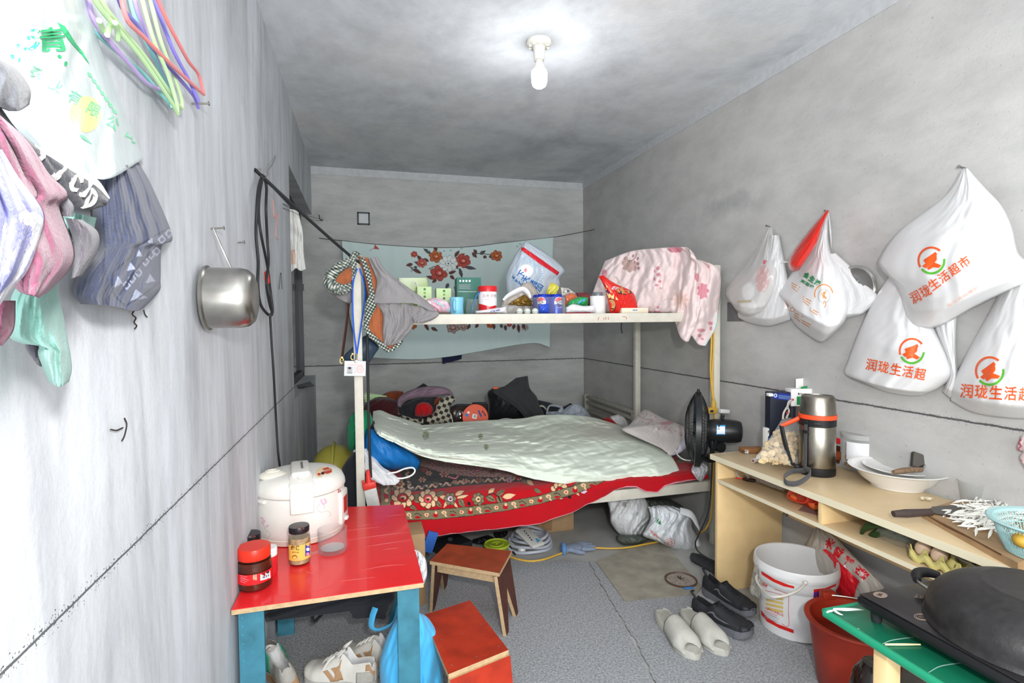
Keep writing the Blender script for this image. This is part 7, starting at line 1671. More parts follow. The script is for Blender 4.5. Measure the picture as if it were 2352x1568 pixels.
# jars behind
M_smoke = mat('cap_smoke_black', '#242428', .35)
t, o, l, lb = jar('storage_jar', 'slim clear jar with a black cap behind the thermos', 1896, 1934, 1062, 980, 966, M_clear, M_smoke, z=D0, neck=.97, shoulder=.05, lidr=1.0)
t, o, l, lb = jar('chili_jar', 'small brown jar with a bright red lid between thermos and clear tub', 1917, 1953, 1069, 1021, 1008, M_jglass, mat('lid_crimson', '#d3202c', .35), z=D0, fill=M_sauce, fillh=.9, lab=(.25, .65, -1.2, 1.3), labm=mat('label_brown_orange', '#a8552a', .5, var=.6, vs=80), shoulder=.16, neck=.85)
t, o, l, lb = jar('snack_tub', 'wide clear tub with a white label and fried snacks inside', 1937, 2012, 1086, 1013, 1001, M_clear, mat('lid_clear_grey', '#c4c6c4', .2, alpha=.55), z=D0, neck=.97, shoulder=.05, lidr=1.02, lab=(.36, .93, -.75, .85), labm=mat('label_white', '#e2e2e4', .5))
ri = random.Random(3); mb = MB(); rt = l.dimensions.x/2*.80 if l.dimensions.x else .05
c, r, F = stand(1937, 2012, 1086, D0)
for k in range(60):
    a, q = ri.uniform(0, 6.28), math.sqrt(ri.random())*r*.78; mb.ell((q*math.cos(a), q*math.sin(a), .010+.0007*k), (.012, .008, .006), 8, 6, rot=(ri.uniform(0, 3), ri.uniform(0, 3), 0))
so = obj('fried_snacks', mb, mat('snack_golden', '#c08a48', .6, var=.3, vs=60), t); so['kind'] = 'stuff'
# boxes at the far end
def dbox(name, label, pxl, pxr, pyb, pyt, X_or_y, dep, m, rz=0., z=D0, cat='box', base=None):
    a, b_ = at(pxl, pyb, y=X_or_y), at(pxr, pyb, y=X_or_y); zt = at((pxl+pxr)/2, pyt, y=X_or_y).z
    t = thing(name, label, cat, ((a.x+b_.x)/2, X_or_y, z), rz); hw_ = (b_.x-a.x)/2
    mb = MB(); mb.bb((-hw_, 0, 0), (hw_, dep, zt-z), .0012); return t, obj('box_body', mb, m, t)
M_boxb = mat('box_dark_navy', '#1c2230', .5)
t, o = dbox('tall_box', 'tall dark box with a blue label strip standing by the wall', 1773, 1822, 1025, 901, 2.06, .05, M_boxb, -.25)
bv = world_bvh([o]); patch(o, [[(1774, 899), (1826, 906), (1826, 922), (1774, 915)]], mat('label_navy_blue', '#27348f', .4), cut=8, bvh=bv); patch(o, circ(1781, 908, 4, 4.4, 16), M_cw, off=.0016, bvh=bv); patch(o, circ(1781, 908, 2.4, 2.8, 12), M_bb, off=.002, bvh=bv)
for k in range(3): patch(o, [[(1788, 907+3*k), (1815, 910+3*k), (1815, 911+3*k), (1788, 908+3*k)]], MATS['print_pale_blue'], off=.0016, bvh=bv)
q = at(1768, 906, y=2.055); mb = MB(); mb.box(q, (.022, .03, .014), (0, .1, -.25), bev=.004); tagged('white_clip', mb, M_white, 'white tip sticking out at the corner of the tall dark box', 'clip') if False else obj('white_end', MB().box(Vector(WM[t].inverted() @ q), (.022, .03, .014), bev=.004), M_white, t)
t, o = dbox('brown_carton', 'brown carton behind the thermos under the open medicine box', 1824, 1905, 1020, 932, 2.03, .05, mat('carton_brown', '#5b4a40', .5), -.2)
ztop = at(1864, 932, y=2.03).z
t, o = dbox('medicine_box', 'open white medicine box with green marks above the thermos', 1826, 1915, 936, 893, 2.02, .055, M_whitep, -.25, z=ztop+.001)
bv = world_bvh([o]); M_gr = mat('print_medicine_green', '#1f8a4a', .4)
patch(o, [[(1830, 910), (1842, 910), (1842, 931), (1830, 929)]], M_gr, bvh=bv); write(o, '复方感冒', [(1832, 907), (1852, 909), (1852, 903), (1832, 901)], M_dk, .02, bvh=bv); write(o, '灵颗粒', [(1893, 914), (1912, 916), (1912, 911), (1893, 909)], M_dk, .02, bvh=bv); patch(o, [[(1893, 918), (1913, 920), (1913, 924), (1893, 922)]], M_gr, bvh=bv)
for L, ang in (([(1828, 893), (1828, 870), (1850, 868), (1852, 893)], 0), ([(1852, 893), (1852, 856), (1914, 862), (1915, 896)], .01), ([(1884, 892), (1884, 874), (1916, 880), (1917, 900)], -.02)):
    mb = MB(); mb.prism([at(x, y, y=2.075+ang) for x, y in L], (.002, .002, 0)); obj('flap', mb, M_whitep, t, world=True)
mb = MB(); mb.prism([at(x, y, y=2.05) for x, y in ((1838, 893), (1842, 888), (1870, 884), (1876, 893))], (.002, .004, 0)); obj('green_blister', mb, M_gr, t, world=True)
t, o = dbox('pill_box', 'small white pill box with blue print near the snack bag', 1762, 1794, 1024, 983, 2.08, .03, M_whitep, -.1)
bv = world_bvh([o]); write(o, '护肝片', [(1763, 994), (1777, 995), (1777, 989), (1763, 988)], M_dk, .03, bvh=bv); patch(o, [[(1764, 1001), (1774, 1002), (1774, 1016), (1764, 1016)]], M_bb, bvh=bv); patch(o, circ(1769, 1008, 3, 3, 12), M_cw, off=.0016, bvh=bv)
a_ = at(1724, 1040, z=DT); mb = MB(); mb.box((0, 0, .012), (.10, .055, .022), bev=.0015); t = thing('cigarette_carton', 'flat orange brown carton at the far corner of the desk', 'box', (a_.x+.012, a_.y+.01, D0), -.22); o = obj('carton_body', mb, mat('carton_orange_brown', '#9c6a40', .5, var=.2, vs=30), t)
bv = world_bvh([o]); patch(o, [[(1703, 1032), (1719, 1034), (1719, 1041), (1703, 1039)]], M_cw, bvh=bv)
for k in range(6): patch(o, [[(1705+2*k, 1034), (1706+2*k, 1034), (1706+2*k, 1038), (1705+2*k, 1038)]], M_dk, off=.0016, bvh=bv)
a_, b_ = at(1730, 1058, z=DT+.011), at(1762, 1050, z=DT+.011); mb = MB(); mb.tube([a_, a_.lerp(b_, .5), b_], [.0095, .0105, .009], 14, n=10); o = tagged('paper_tube', mb, mat('tube_speckled_white', '#d8d2cc', .6, var=.2, vs=90), 'short white speckled tube in front of the snack bag', 'tube')
mb = MB(); mb.tube([a_+(a_-b_).normalized()*.0006, a_+(a_-b_).normalized()*.0012], .006, 12, smooth=False); q = obj('tube_mouth', mb, mat('tube_inside', '#7a4a44', .8), o)
# bag of dried slices
t = thing('snack_pouch', 'clear zip bag of pale dried slices leaning on the thermos', 'bag', at(1790, 1060, z=DT))
ob_ = soft([(1796, 962), (1778, 990), (1760, 1018), (1738, 1046), (1736, 1053)], [(1828, 966), (1838, 985), (1838, 1030), (1834, 1060), (1824, 1071)], [(1812, 958)], [(1768, 1058), (1800, 1066)], 'y', lambda U, V: 2.02-.17*V, lambda U, V: .045*dome(U, V, .5, .5)+.004*wr(U, V, 3, 5, 5), 50, 50, back=-.4)
obj('zip_bag', ob_, mat('bag_thin_clear', '#f0f0ec', .1, alpha=.13, thin=True, spec=.8, bump=.5, bs=40), t, world=True, merge=True)
ri = random.Random(11); mb = MB(); cnt = 0
while cnt < 230:
    v = ri.uniform(.28, .98); u = ri.uniform(.05, .95)
    if v < .42 and ri.random() < .4: continue
    xl = np.interp(v, [.28, .5, .8, 1], [1782, 1765, 1742, 1740]); xr = np.interp(v, [.28, .6, 1], [1836, 1836, 1822]); px = xl+(xr-xl)*u; py = 965+98*v+(6*u-3)
    p = at(px, py, y=2.02-.17*v-ri.uniform(-.015, .035)*dome(np.array(u), np.array(v), .5, .5)); 
    if p.z < DT+.004: p.z = DT+.004
    mb.ell(p, (.017*ri.uniform(.7, 1.1), .014*ri.uniform(.7, 1.1), .0018), 10, 5, rot=(ri.uniform(-1.4, 1.4), ri.uniform(-1.4, 1.4), ri.uniform(0, 3))); cnt += 1
so = obj('dried_slices', mb, mat('slices_pale', '#dcc394', .6, var=.1, vs=90), t, world=True); so['kind'] = 'stuff'
M_rope = fab('rope_white', '#cfc9c0')
mb = MB(); mb.tube([at(1798, 962, y=2.0), at(1800, 948, y=2.0), at(1808, 934, y=2.0), at(1816, 920, y=2.0), at(1820, 918, y=2.0)], .0042, 8, n=30); mb.tube([at(1806, 960, y=1.995), at(1812, 944, y=1.995), at(1809, 934, y=1.995), at(1812, 922, y=1.995), at(1819, 919, y=1.995)], .0042, 8, n=30); obj('tie_cord', mb, M_rope, t, world=True)
mb = MB(); mb.tube([at(1817, 918.5, y=1.998), at(1822, 917.5, y=1.998)], .0048, 8, smooth=False); mb.tube([at(1808, 946, y=1.992), at(1808, 949, y=1.992)], .0048, 8, smooth=False); obj('cord_tip', mb, MATS['tape_red'], t, world=True)
# plastic cup, garlic, knife, board, strips, basket
c, r, F = stand(2213, 2266, 1163, D0); zt = .078; 
t = thing('plastic_cup', 'clear disposable plastic cup near the sliced radish', 'cup', c)
mb = MB(); mb.lathe([(0, .002), (r*.98, .002), (r, .004), (r*1.08, zt*.45), (r*1.10, zt*.5), (r*1.22, zt-.003), (r*1.30, zt-.002), (r*1.30, zt+.001), (r*1.2, zt), (r*1.07, zt*.5), (r*.96, .006), (0, .006)], 44); obj('cup_wall', mb, mat('cup_clear', '#b9bcb9', .08, alpha=.16, thin=True, spec=.9), t)
for k, (x, y, lb) in enumerate(((2118, 1145, 'pale garlic clove on the desk in front of the bowl'), (2132, 1146, 'second garlic piece beside the clove, nearer the cup'))):
    q = at(x, y, z=DT+.006); mb = MB(); mb.ell((q.x, q.y, DT+.0075), (.012, .007, .007), 14, 8, rot=(0, .2, .5+k)); mb.tube([(q.x+.009, q.y, DT+.008), (q.x+.018, q.y-.004, DT+.010)], [.004, .001], 6, smooth=False)
    tagged('garlic', mb, mat('garlic_skin', '#e2d6b8', .6, var=.25, vs=90), lb, 'garlic')
BT = DT+.0225
M_chop = mat('board_old_wood', '#b4936c', .6, var=.45, vs=10, bump=.15, bs=30, bstretch=(6, 1, 1)); 
bq = [at(2118, 1172, z=BT), at(2338, 1292, z=BT), at(2420, 1262, z=BT), at(2400, 1180, z=BT), at(2195, 1148, z=BT)]
t = thing('cutting_board', 'old worn wooden cutting board at the near end of the desk', 'board', bq[0])
mb = MB(); mb.prism([Vector((p.x, p.y, DT+.0008)) for p in bq], (0, 0, .0215)); o = obj('board_slab', mb, M_chop, t, world=True)
patch(o, stroke([(2124, 1180), (2170, 1206), (2230, 1236), (2300, 1274)], [2, 5, 3, 4], 20), mat('board_burnt', '#6b4c33', .8, var=.3, vs=60))
h1, h2, k2 = at(2052, 1180, z=BT+.010), at(2138, 1176, z=BT+.008), at(2240, 1172, z=BT+.004)
t = thing('cleaver', 'kitchen cleaver with a dark grip lying across the cutting board', 'knife', h1)
mb = MB(); ax = (h2-h1).normalized(); sd = ax.cross(Vector((0, 0, 1))).normalized()
mb.tube([h1, h1.lerp(h2, .08), h1.lerp(h2, .5), h2], [.010, .0135, .012, .0115], 14, n=24, flat=.8); obj('grip', mb, mat('grip_dark_wood', '#463a36', .5, var=.2, vs=60), t, world=True)
mb = MB(); mb.prism([h2+Vector((0, 0, .001)), at(2140, 1164, z=BT+.006), at(2200, 1160, z=BT+.004), at(2262, 1158, z=BT+.003), at(2256, 1196, z=BT+.003), at(2210, 1190, z=BT+.003), at(2150, 1180, z=BT+.004)], (0, 0, .0015)); obj('cleaver_blade', mb, mat('blade_dark_steel', '#5a5652', .3, .9), t, world=True)
M_rad = mat('radish_white', '#ecebe2', .45, var=.08, vs=90)
ri = random.Random(5); proto = None
def strip_mesh(L_):
    mb = MB(); mb.tube([(-L_/2, 0, 0), (-L_*.3, 0, .0006), (L_*.3, 0, .0004), (L_/2, 0, 0)], [.0008, .0040, .0042, .001], 5, n=7, flat=.6); return mb
protos = []
for k in range(6):
    o = tagged('radish_strip', strip_mesh(.045+.005*k), M_rad, 'white radish strip in the heap on the cutting board', 'radish', 'radish strips heaped on the cutting board'); protos.append(o)
for k in range(190):
    while True:
        px, py = ri.gauss(2266, 44), ri.gauss(1188, 17)
        e = ((px-2270)/98)**2+((py-1188-(px-2270)*.18)/40)**2
        if e < 1 and px < 2400: break
    q = at(px, py, z=BT+.006); hgt_ = BT+.004+.030*(1-e)*ri.random()
    o = protos[k] if k < 6 else protos[k % 6].copy()
    if k >= 6: COL.objects.link(o)
    a = ri.gauss(.1, .55)
    o.location = (q.x, q.y, hgt_); o.rotation_euler = (ri.uniform(-.2, .2), ri.uniform(-.28, .2), a)
# colander at the frame's right edge
q = at(2412, 1235, z=DT+.07)
t = thing('basket', 'pale teal plastic colander at the right edge of the picture', 'basket', (q.x, q.y, D0+.022))
ct = Vector((q.x, q.y)); e_ = at(2310, 1218, z=DT+.095); Rb = ((e_.x-ct.x)**2+(e_.y-ct.y)**2)**.5
M_teal = mat('colander_teal', '#9cc0c0', .35); hb = .085
mb = MB(); mb.lathe([(Rb*.97, hb-.006), (Rb*1.0, hb-.004), (Rb*1.02, hb), (Rb*.99, hb+.003), (Rb*.90, hb), (Rb*.88, hb-.006)], 64); obj('rim', mb, M_teal, t)
mb = MB()
for k in range(90):
    a = 2*PI*k/90; mb.tube([(Rb*.90*math.cos(a), Rb*.90*math.sin(a), hb-.003), (Rb*.80*math.cos(a), Rb*.80*math.sin(a), hb*.45), (Rb*.68*math.cos(a), Rb*.68*math.sin(a), .004)], .0013, 5, n=7)
for zz in (.30, .62): mb.tube([((Rb*.68+(Rb*.21)*zz)*math.cos(a), (Rb*.68+Rb*.21*zz)*math.sin(a), hb*zz) for a in np.linspace(0, 2*PI, 48, endpoint=False)], .0015, 5, smooth=False, closed=True)
mb.lathe([(0, .002), (Rb*.69, .002), (Rb*.69, .006), (0, .006)], 48); obj('slatted_wall', mb, M_teal, t)
q2 = at(2352, 1236, z=DT+.08); mb = MB(); mb.ell((q2.x, q2.y, DT+.075), (.032, .024, .02), 20, 12, rot=(0, .1, .4)); tagged('ginger', mb, mat('ginger_yellow', '#c9a23f', .55, var=.2, vs=40), 'yellow ginger root lying in the teal colander', 'ginger')
def pcl(U, V, X, Y):
    P = Paint(X, Y, '#e3cfce'); 
    for k in range(14): P.ell(2343+2*math.sin(k), 1006+2.3*k, 3.2, 1.2, '#c4546c'); P.ell(2346+2*math.sin(k*1.3), 1056+1.6*k, 2.5, 1, '#d08a95')
    return P.C
cloth('pink_cloth', 'pink crocheted cloth hanging on the wall at the right edge', 'cloth', [(2346, 1000), (2337, 1030), (2350, 1036), (2342, 1052), (2356, 1076)], [(2420, 995), (2420, 1030), (2420, 1080)], None, None, XR-.02, .03, fab('crochet_pink', '#e3cfce', attr=True), (.006, 3, 3, 2), 40, 50, 'x', -1, paint=pcl)

# ================================================================ on the desk shelf
SH = SZ+.0006
t = thing('tape_roll', 'crumpled clear packaging film at the far end of the desk shelf', 'film', at(1706, 1085, x=1.72))
M_film2 = mat('film_clear_crumpled', '#e0d8cf', .15, alpha=.35, bump=.8, bs=50, spec=.8)
mb = MB(); q = at(1706, 1086, x=1.70); mb.tube([(q.x+.01*math.sin(2*a), q.y+.036*math.cos(a), SH+.034+.026*math.sin(a)) for a in np.linspace(0, 2*PI, 14, endpoint=False)], .0085, 8, n=48, closed=True, flat=.5); obj('film_ring', mb, M_film2, t, world=True)
a_, b_ = at(1735, 1090, x=1.74), at(1800, 1112, x=1.74)
mb = MB(); mb.tube([(a_.x, a_.y+.02, SH+.022), (a_.x, (a_.y+b_.y)/2, SH+.024), (b_.x, b_.y, SH+.016)], [.010, .022, .020, .010], 12, n=30, flat=.8); obj('film_tail', mb, M_film2, t, world=True)
a_, b_ = at(1690, 1097, z=SH+.008), at(1736, 1104, z=SH+.008)
t = thing('screwdriver', 'small screwdriver with a dark red-tipped handle on the desk shelf', 'screwdriver', a_)
mb = MB(); mb.tube([a_.lerp(b_, .35), a_.lerp(b_, .6), b_], [.005, .009, .0085, .007], 12, n=16); obj('handle', mb, mat('screwdriver_dark', '#2b1714', .25), t, world=True)
mb = MB(); mb.tube([a_, a_.lerp(b_, .12), a_.lerp(b_, .36)], [.004, .0035, .0025], 10, n=10); obj('red_tip', mb, MATS['tape_red'], t, world=True)
mb = MB(); mb.ell(b_+(b_-a_).normalized()*.008, (.010, .008, .008), 12, 8); obj('clear_end', mb, M_clear, t, world=True)
M_rbag = mat('bag_red_thin', '#e03a26', .2, alpha=.82, bump=.5, bs=40, spec=.7); M_tom = mat('tomato_orange', '#e0672f', .35)
t = thing('red_bag', 'thin red plastic bag of tomatoes on the desk shelf', 'bag', at(1850, 1150, z=SH))
obj('bag_body', soft([(1812, 1122), (1808, 1136), (1818, 1150)], [(1880, 1130), (1897, 1146), (1896, 1168)], [(1845, 1120)], [(1838, 1158), (1870, 1170)], 'x', 1.72, lambda U, V: .05*dome(U, V, .5, .5)+.006*wr(U, V, 4, 4, 4), 50, 36, back=-.5), M_rbag, t, world=True, merge=True)
mb = MB(); mb.tube([at(1810, 1140, x=1.64), at(1814, 1130, x=1.63), at(1836, 1128, x=1.63), at(1856, 1140, x=1.63), at(1850, 1154, x=1.64), at(1826, 1150, x=1.64)], .006, 8, n=50, closed=True, flat=.6); obj('rolled_edge', mb, MATS['bag_red_thin'], t, world=True)
for x, y, lb in ((1830, 1128, 'tomato at the open mouth of the thin red bag'), (1872, 1146, 'tomato wrapped deep in the thin red bag near the divider')):
    q = at(x, y, x=1.70); tagged('tomato', MB().ell((q.x, q.y, SH+.026), (.026, .026, .024), 20, 12), M_tom, lb, 'tomato')
flat_piece('card_sheet', 'greyish brown card sheet sticking out under the red bag', 'card', [at(x, y, z=SH) for x, y in ((1833, 1172), (1850, 1158), (1894, 1168), (1893, 1188))], SH, .0015, mat('card_brown_grey', '#8d7068', .7))
M_cuc = mat('cucumber_green', '#27471f', .45, var=.4, vs=40, bump=.3, bs=120)
for k, (L, lb) in enumerate((([(1974, 1236), (1986, 1214), (2010, 1204), (2060, 1204)], 'thin curved green pepper-like cucumber at the bag mouth'), ([(2000, 1232), (2020, 1222), (2050, 1218), (2080, 1222)], 'stubby cucumber in front of the clear bag'), ([(2040, 1228), (2070, 1230), (2110, 1240)], 'dark cucumber deep inside the clear bag'))):
    mb = MB(); mb.tube([at(x, y, x=1.665+.02*k) for x, y in L], [.002, .012, .013, .011] if k == 0 else [.010, .016, .017, .012], 12, n=30); tagged('cucumber', mb, M_cuc, lb, 'cucumber')
t = thing('produce_bag', 'clear plastic bag holding cucumbers on the desk shelf', 'bag', at(2060, 1230, z=SH))
obj('bag_body', soft([(2004, 1206), (1996, 1222), (2010, 1240)], [(2080, 1218), (2150, 1240), (2110, 1262)], [(2030, 1196), (2060, 1204)], [(2045, 1252), (2070, 1264), (2085, 1250)], 'x', 1.74, lambda U, V: .10*dome(U, V, .5, .5)+.008*wr(U, V, 8, 4, 4), 50, 36, back=0.), mat('bag_thin_clear2', '#b9bdbd', .1, alpha=.14, thin=True, spec=.9, bump=.7, bs=35), t, world=True, merge=True)
# egg carton
M_pulp = mat('carton_pulp_yellow', '#cfc57c', .85, bump=.3, bs=120)
E0 = at(2112, 1268, z=SH+.03)
t = thing('egg_carton', 'yellow pulp egg carton on the near end of the desk shelf', 'egg carton', (1.655, E0.y, SH))
nx, ny, pt = 2, 8, .048
XX, YY = np.meshgrid(np.linspace(-.024, pt*nx-.024, 40), np.linspace(.024, -pt*ny+.024, 150))
ZZ = .020+.016*np.cos(2*PI*(XX)/pt)*-.5+.016*np.cos(2*PI*YY/pt)*-.5
ZZ = ZZ+.012*(np.cos(2*PI*XX/pt) < -.8)*(np.cos(2*PI*YY/pt) < -.8)
mb = MB(); mb.grid(np.stack([XX, YY, ZZ], -1)); obj('cup_tray', mb, M_pulp, t, solid=.0025)
mb = MB(); edge = [(-.024, .024-pt*ny*k/60, .026+.008*math.cos(2*PI*(pt*ny*k/60-.024)/pt)*-1) for k in range(61)]
for p in (0,): mb.grid(np.array([[e for e in edge], [(e[0]-.002, e[1], e[2]-.024) for e in edge]])); obj('scalloped_side', mb, M_pulp, t, solid=.002)
ri = random.Random(2)
ge = bpy.data.materials.get('egg_buff') or mat('egg_buff', '#dcbfa4', .45, var=.06, vs=60)
for k, lb in enumerate(('buff egg in the first cup of the yellow carton', 'buff egg in the second cup of the yellow carton')):
    mb = MB(); mb.lathe([(0.0001, -.027), (.012, -.024), (.0185, -.013), (.0215, 0), (.020, .013), (.0145, .024), (.007, .029), (.0001, .031)], 24, Mloc((0, 0, 0), 0, .5, -.3)); 
    o = tagged('egg', mb, ge, lb, 'egg', 'eggs in the yellow carton'); o.location = (1.655, E0.y-pt*(k+.0), SH+.040)
# power lead lying on the eggs
mb = MB(); mb.tube([at(2175, 1262, x=1.63), at(2200, 1280, x=1.62), at(2245, 1304, x=1.62), at(2262, 1316, x=1.62)], .003, 8, n=30); tagged('thin_lead', mb, mat('lead_grey', '#6c6a66', .5), 'thin grey lead lying over the egg carton', 'cable')
mb = MB(); mb.prism([at(x, y, z=SH+.05) for x, y in ((2168, 1248), (2206, 1262), (2204, 1272), (2180, 1262))], (0, 0, .001)); tagged('white_slip', mb, M_whitep, 'white paper slip behind the second egg', 'paper')

# ================================================================ below the desk: bucket, rice sack, basin
M_buck = mat('bucket_white', '#e3e3e2', .35, var=.06, vs=12)
bc = Vector((1.738, 1.832, .001)); hB = .292; rb_, rt_ = .134, .158
t = thing('bucket', 'white plastic paint bucket with red bands standing under the desk', 'bucket', bc, facing(bc))
def br(z): return rb_+(rt_*.975-rb_)*z/hB
mb = MB(); mb.lathe([(0, .004), (rb_-.006, .004), (rb_, .006), (br(.2), .2), (br(.215), .215)], 72); mb.lathe([(br(.2), .2), (br(.24)+.004, .212), (rt_*1.0, .222), (rt_*1.01, .246), (rt_*1.015, .25), (rt_*1.03, .254), (rt_*1.03, .268), (rt_*1.02, .272), (rt_*1.02, .284), (rt_*1.0, hB), (rt_*.965, hB-.002), (rt_*.95, .27), (rt_*.93, .2), (rb_-.004, .012), (0, .012)], 72); o = obj('bucket_body', mb, M_buck, t)
bv = world_bvh([o]); M_bred = mat('print_bucket_red', '#d8231f', .4); M_bgold = mat('print_bucket_gold', '#d9bd72', .5); M_bpur = mat('print_purple', '#6e2a86', .4)
pa = lambda P_, m, of=.0009: patch(o, P_, m, off=of, cut=6, bvh=bv)
pa([[(1748, 1311), (1754, 1314), (1780, 1330), (1810, 1342), (1824, 1346), (1824, 1351), (1800, 1346), (1775, 1335), (1750, 1319)]], M_bred)
pa([[(1748, 1400), (1760, 1415), (1785, 1432), (1823, 1446), (1823, 1454), (1790, 1442), (1762, 1427), (1749, 1411)]], M_bred)
pa([[(1869, 1353), (1895, 1350), (1920, 1340), (1920, 1345), (1895, 1356), (1869, 1359)]], M_bred); pa([[(1869, 1359), (1895, 1356), (1894, 1375), (1868, 1377)]], M_bpur); pa([[(1866, 1430), (1874, 1432), (1873, 1452), (1865, 1452)]], mat('print_bucket_green', '#1f9a5c', .4)); pa([[(1865, 1452), (1874, 1452), (1874, 1460), (1865, 1460)]], M_bred)
for k, (w0, w1) in enumerate(((1782, 1799), (1760, 1799), (1759, 1799), (1762, 1799))):
    y0 = 1373+9.5*k; pa([[(w0, y0-(1799-w0)*.22), (w1, y0), (w1, y0+6), (w0, y0+6-(1799-w0)*.22)]], M_bgold)
write(o, '白乳胶', [(1750, 1344), (1763, 1350), (1763, 1342), (1750, 1335)], M_bred, .03, bvh=bv)
for k in range(7): pa([[(1754+8*(k % 2)*.3, 1352+2+k*.0), (1800, 1366), (1800, 1367), (1754, 1355)]] if k == 0 else [[(1756, 1398+3.2*k), (1790-3*(k % 3), 1411+3.2*k), (1790-3*(k % 3), 1412+3.2*k), (1756, 1399+3.2*k)]], M_bred if k in (0, 1) else M_ink)
pa(stroke([(1778, 1352), (1800, 1360), (1811, 1366), (1811, 1400), (1811, 1437), (1795, 1432)], 1.0, 40), M_bred)
write(o, '江苏化工有限公司', [(1757, 1398), (1799, 1416), (1799, 1410), (1757, 1392)], M_bred, .01, bvh=bv)
mb = MB(); hp = [at(x, y, y=1.70) for x, y in ((1850, 1338), (1835, 1353), (1805, 1366), (1776, 1370))]
Ib = WM[t].inverted()
ha = [at(1850, 1338, y=1.672), at(1838, 1352, y=1.655), at(1815, 1364, y=1.65), at(1788, 1370, y=1.66), at(1768, 1368, y=1.69), at(1750, 1352, y=1.76), at(1737, 1330, y=1.84), at(1742, 1306, y=1.90)]
mb = MB(); mb.tube(ha, .0048, 10, n=70); mb.ell(ha[0], (.009, .009, .009), 12, 8); obj('handle', mb, mat('handle_ivory', '#d3cfc4', .45), t, world=True)
# rice sack
t = thing('rice_sack', 'clear and red printed rice sack slumped behind the white bucket', 'sack', at(1930, 1340, x=1.86))
def rsx(U, V): return 1.926-.015*V
o = obj('sack_body', soft([(1876, 1206), (1860, 1235), (1850, 1270), (1880, 1330), (1925, 1368)], [(1879, 1208), (1922, 1236), (1975, 1290), (2012, 1326), (2032, 1350)], None, [(1960, 1378), (2000, 1372)], 'x', rsx, lambda U, V: .045*dome(U, V, .5, .5)+.006*wr(U, V, 6, 3, 4), 60, 70, back=0.), mat('sack_clear', '#c9c2b8', .2, alpha=.8, bump=.4, bs=30, spec=.6), t, world=True, merge=True)
bv = world_bvh([o]); M_sr = mat('print_sack_red', '#d81f2c', .3)
patch(o, [[(1890, 1262), (1898, 1260), (1918, 1276), (1930, 1292), (1955, 1316), (1975, 1334), (1968, 1350), (1962, 1372), (1940, 1376), (1915, 1352), (1920, 1320), (1915, 1290), (1900, 1272)]], M_sr, off=.004, cut=5, bvh=bv)
for ch, x, y, rot in (('米', 1906, 1248, .6), ('香', 1926, 1268, .6), ('稻', 1948, 1290, .65)):
    c_, s_ = math.cos(rot), math.sin(rot); f = lambda a, b2: (x+a*c_-b2*s_, y+a*s_+b2*c_); s2 = 24
    write(o, ch, [f(-s2/2, s2/2), f(s2/2, s2/2), f(s2/2, -s2/2), f(-s2/2, -s2/2)], M_sr, .05, off=.0014, bvh=bv)
patch(o, [[(1974, 1298), (1984, 1296), (2002, 1316), (1984, 1332), (1958, 1310)]], M_sr, bvh=bv); write(o, '天', [(1974, 1322), (1992, 1318), (1984, 1306), (1966, 1310)], M_cw, .0, off=.002, bvh=bv)
patch(o, circ(1938, 1306, 5, 9, 16, rot=.3), M_cw, off=.0016, bvh=bv)
cloth('litter_bag', 'small clear and green crumpled bag left of the white bucket', 'bag', [(1732, 1298), (1724, 1340), (1722, 1362), (1738, 1372)], [(1744, 1298), (1750, 1330), (1750, 1360), (1746, 1374)], None, None, 1.90, .04, mat('film_clear_dirty', '#b9b6ac', .25, alpha=.75, bump=.8, bs=40), (.010, 3, 3, 4), 24, 30, 'y', -1, back=0.)
# wash basin
wc = Vector((1.640, 1.455, .001)); rr_, hw_ = .158, .25
t = thing('wash_basin', 'deep brick red plastic basin in front of the bucket', 'basin', wc)
M_bas = mat('basin_brick_red', '#9c2f1d', .4, var=.15, vs=16)
mb = MB(); mb.lathe([(0, .002), (rr_*.70, .002), (rr_*.74, .008), (rr_*.90, hw_*.8), (rr_*.92, hw_-.014), (rr_*1.0, hw_-.012), (rr_*1.02, hw_-.004), (rr_*1.0, hw_), (rr_*.90, hw_-.002), (rr_*.87, hw_*.8), (rr_*.70, .012), (0, .010)], 72); obj('basin_body', mb, M_bas, t)
mb = MB(); mb.box((.03, .15, hw_+.008), (.05, .03, .03), (0, 0, -.2), bev=.004); obj('lug', mb, M_bas, t)
mb = MB(); mb.lathe([(0, hw_*.66), (rr_*.84, hw_*.66)], 56); obj('water', mb, mat('basin_water', '#7a2a1c', .05, spec=.8), t)
a_, b_ = at(1907, 1366, z=.262), at(1995, 1380, z=.262); mb = MB(); mb.tube([a_, a_.lerp(b_, .5)+Vector((0, 0, .003)), b_], .0028, 8, n=12); tagged('metal_skewer', mb, M_steel, 'thin steel rod lying across the brick red basin rim', 'rod')

# ================================================================ green folding table with cooker and wok
GZ = .54
t = thing('folding_table', 'green topped folding table at the lower right corner', 'table', (1.36, .8, 0))
M_grn = mat('table_green_vinyl', '#14684c', .3, spec=.5, var=.06, vs=10); M_grn2 = mat('table_green_edge', '#1f8a66', .35)
p0, p1 = at(1902, 1402, z=GZ), Vector((1.575, 1.115, GZ))
mb = MB(); mb.bb((1.15, .42, GZ-.012), (1.578, 1.108, GZ), .003); o = obj('table_top', mb, M_grn, t, world=True)
mb = MB(); mb.tube([(1.148, .42, GZ-.008), (1.148, .8, GZ-.008), (1.148, 1.108, GZ-.008)], .0105, 12, smooth=False); mb.tube([(1.148, 1.112, GZ-.006), (1.4, 1.112, GZ-.006), (1.578, 1.112, GZ-.006)], .0085, 12, smooth=False); obj('edge_roll', mb, M_grn2, t, world=True)
bv = world_bvh([o]); M_scr = mat('vinyl_scuff', '#9fc4b4', .5)
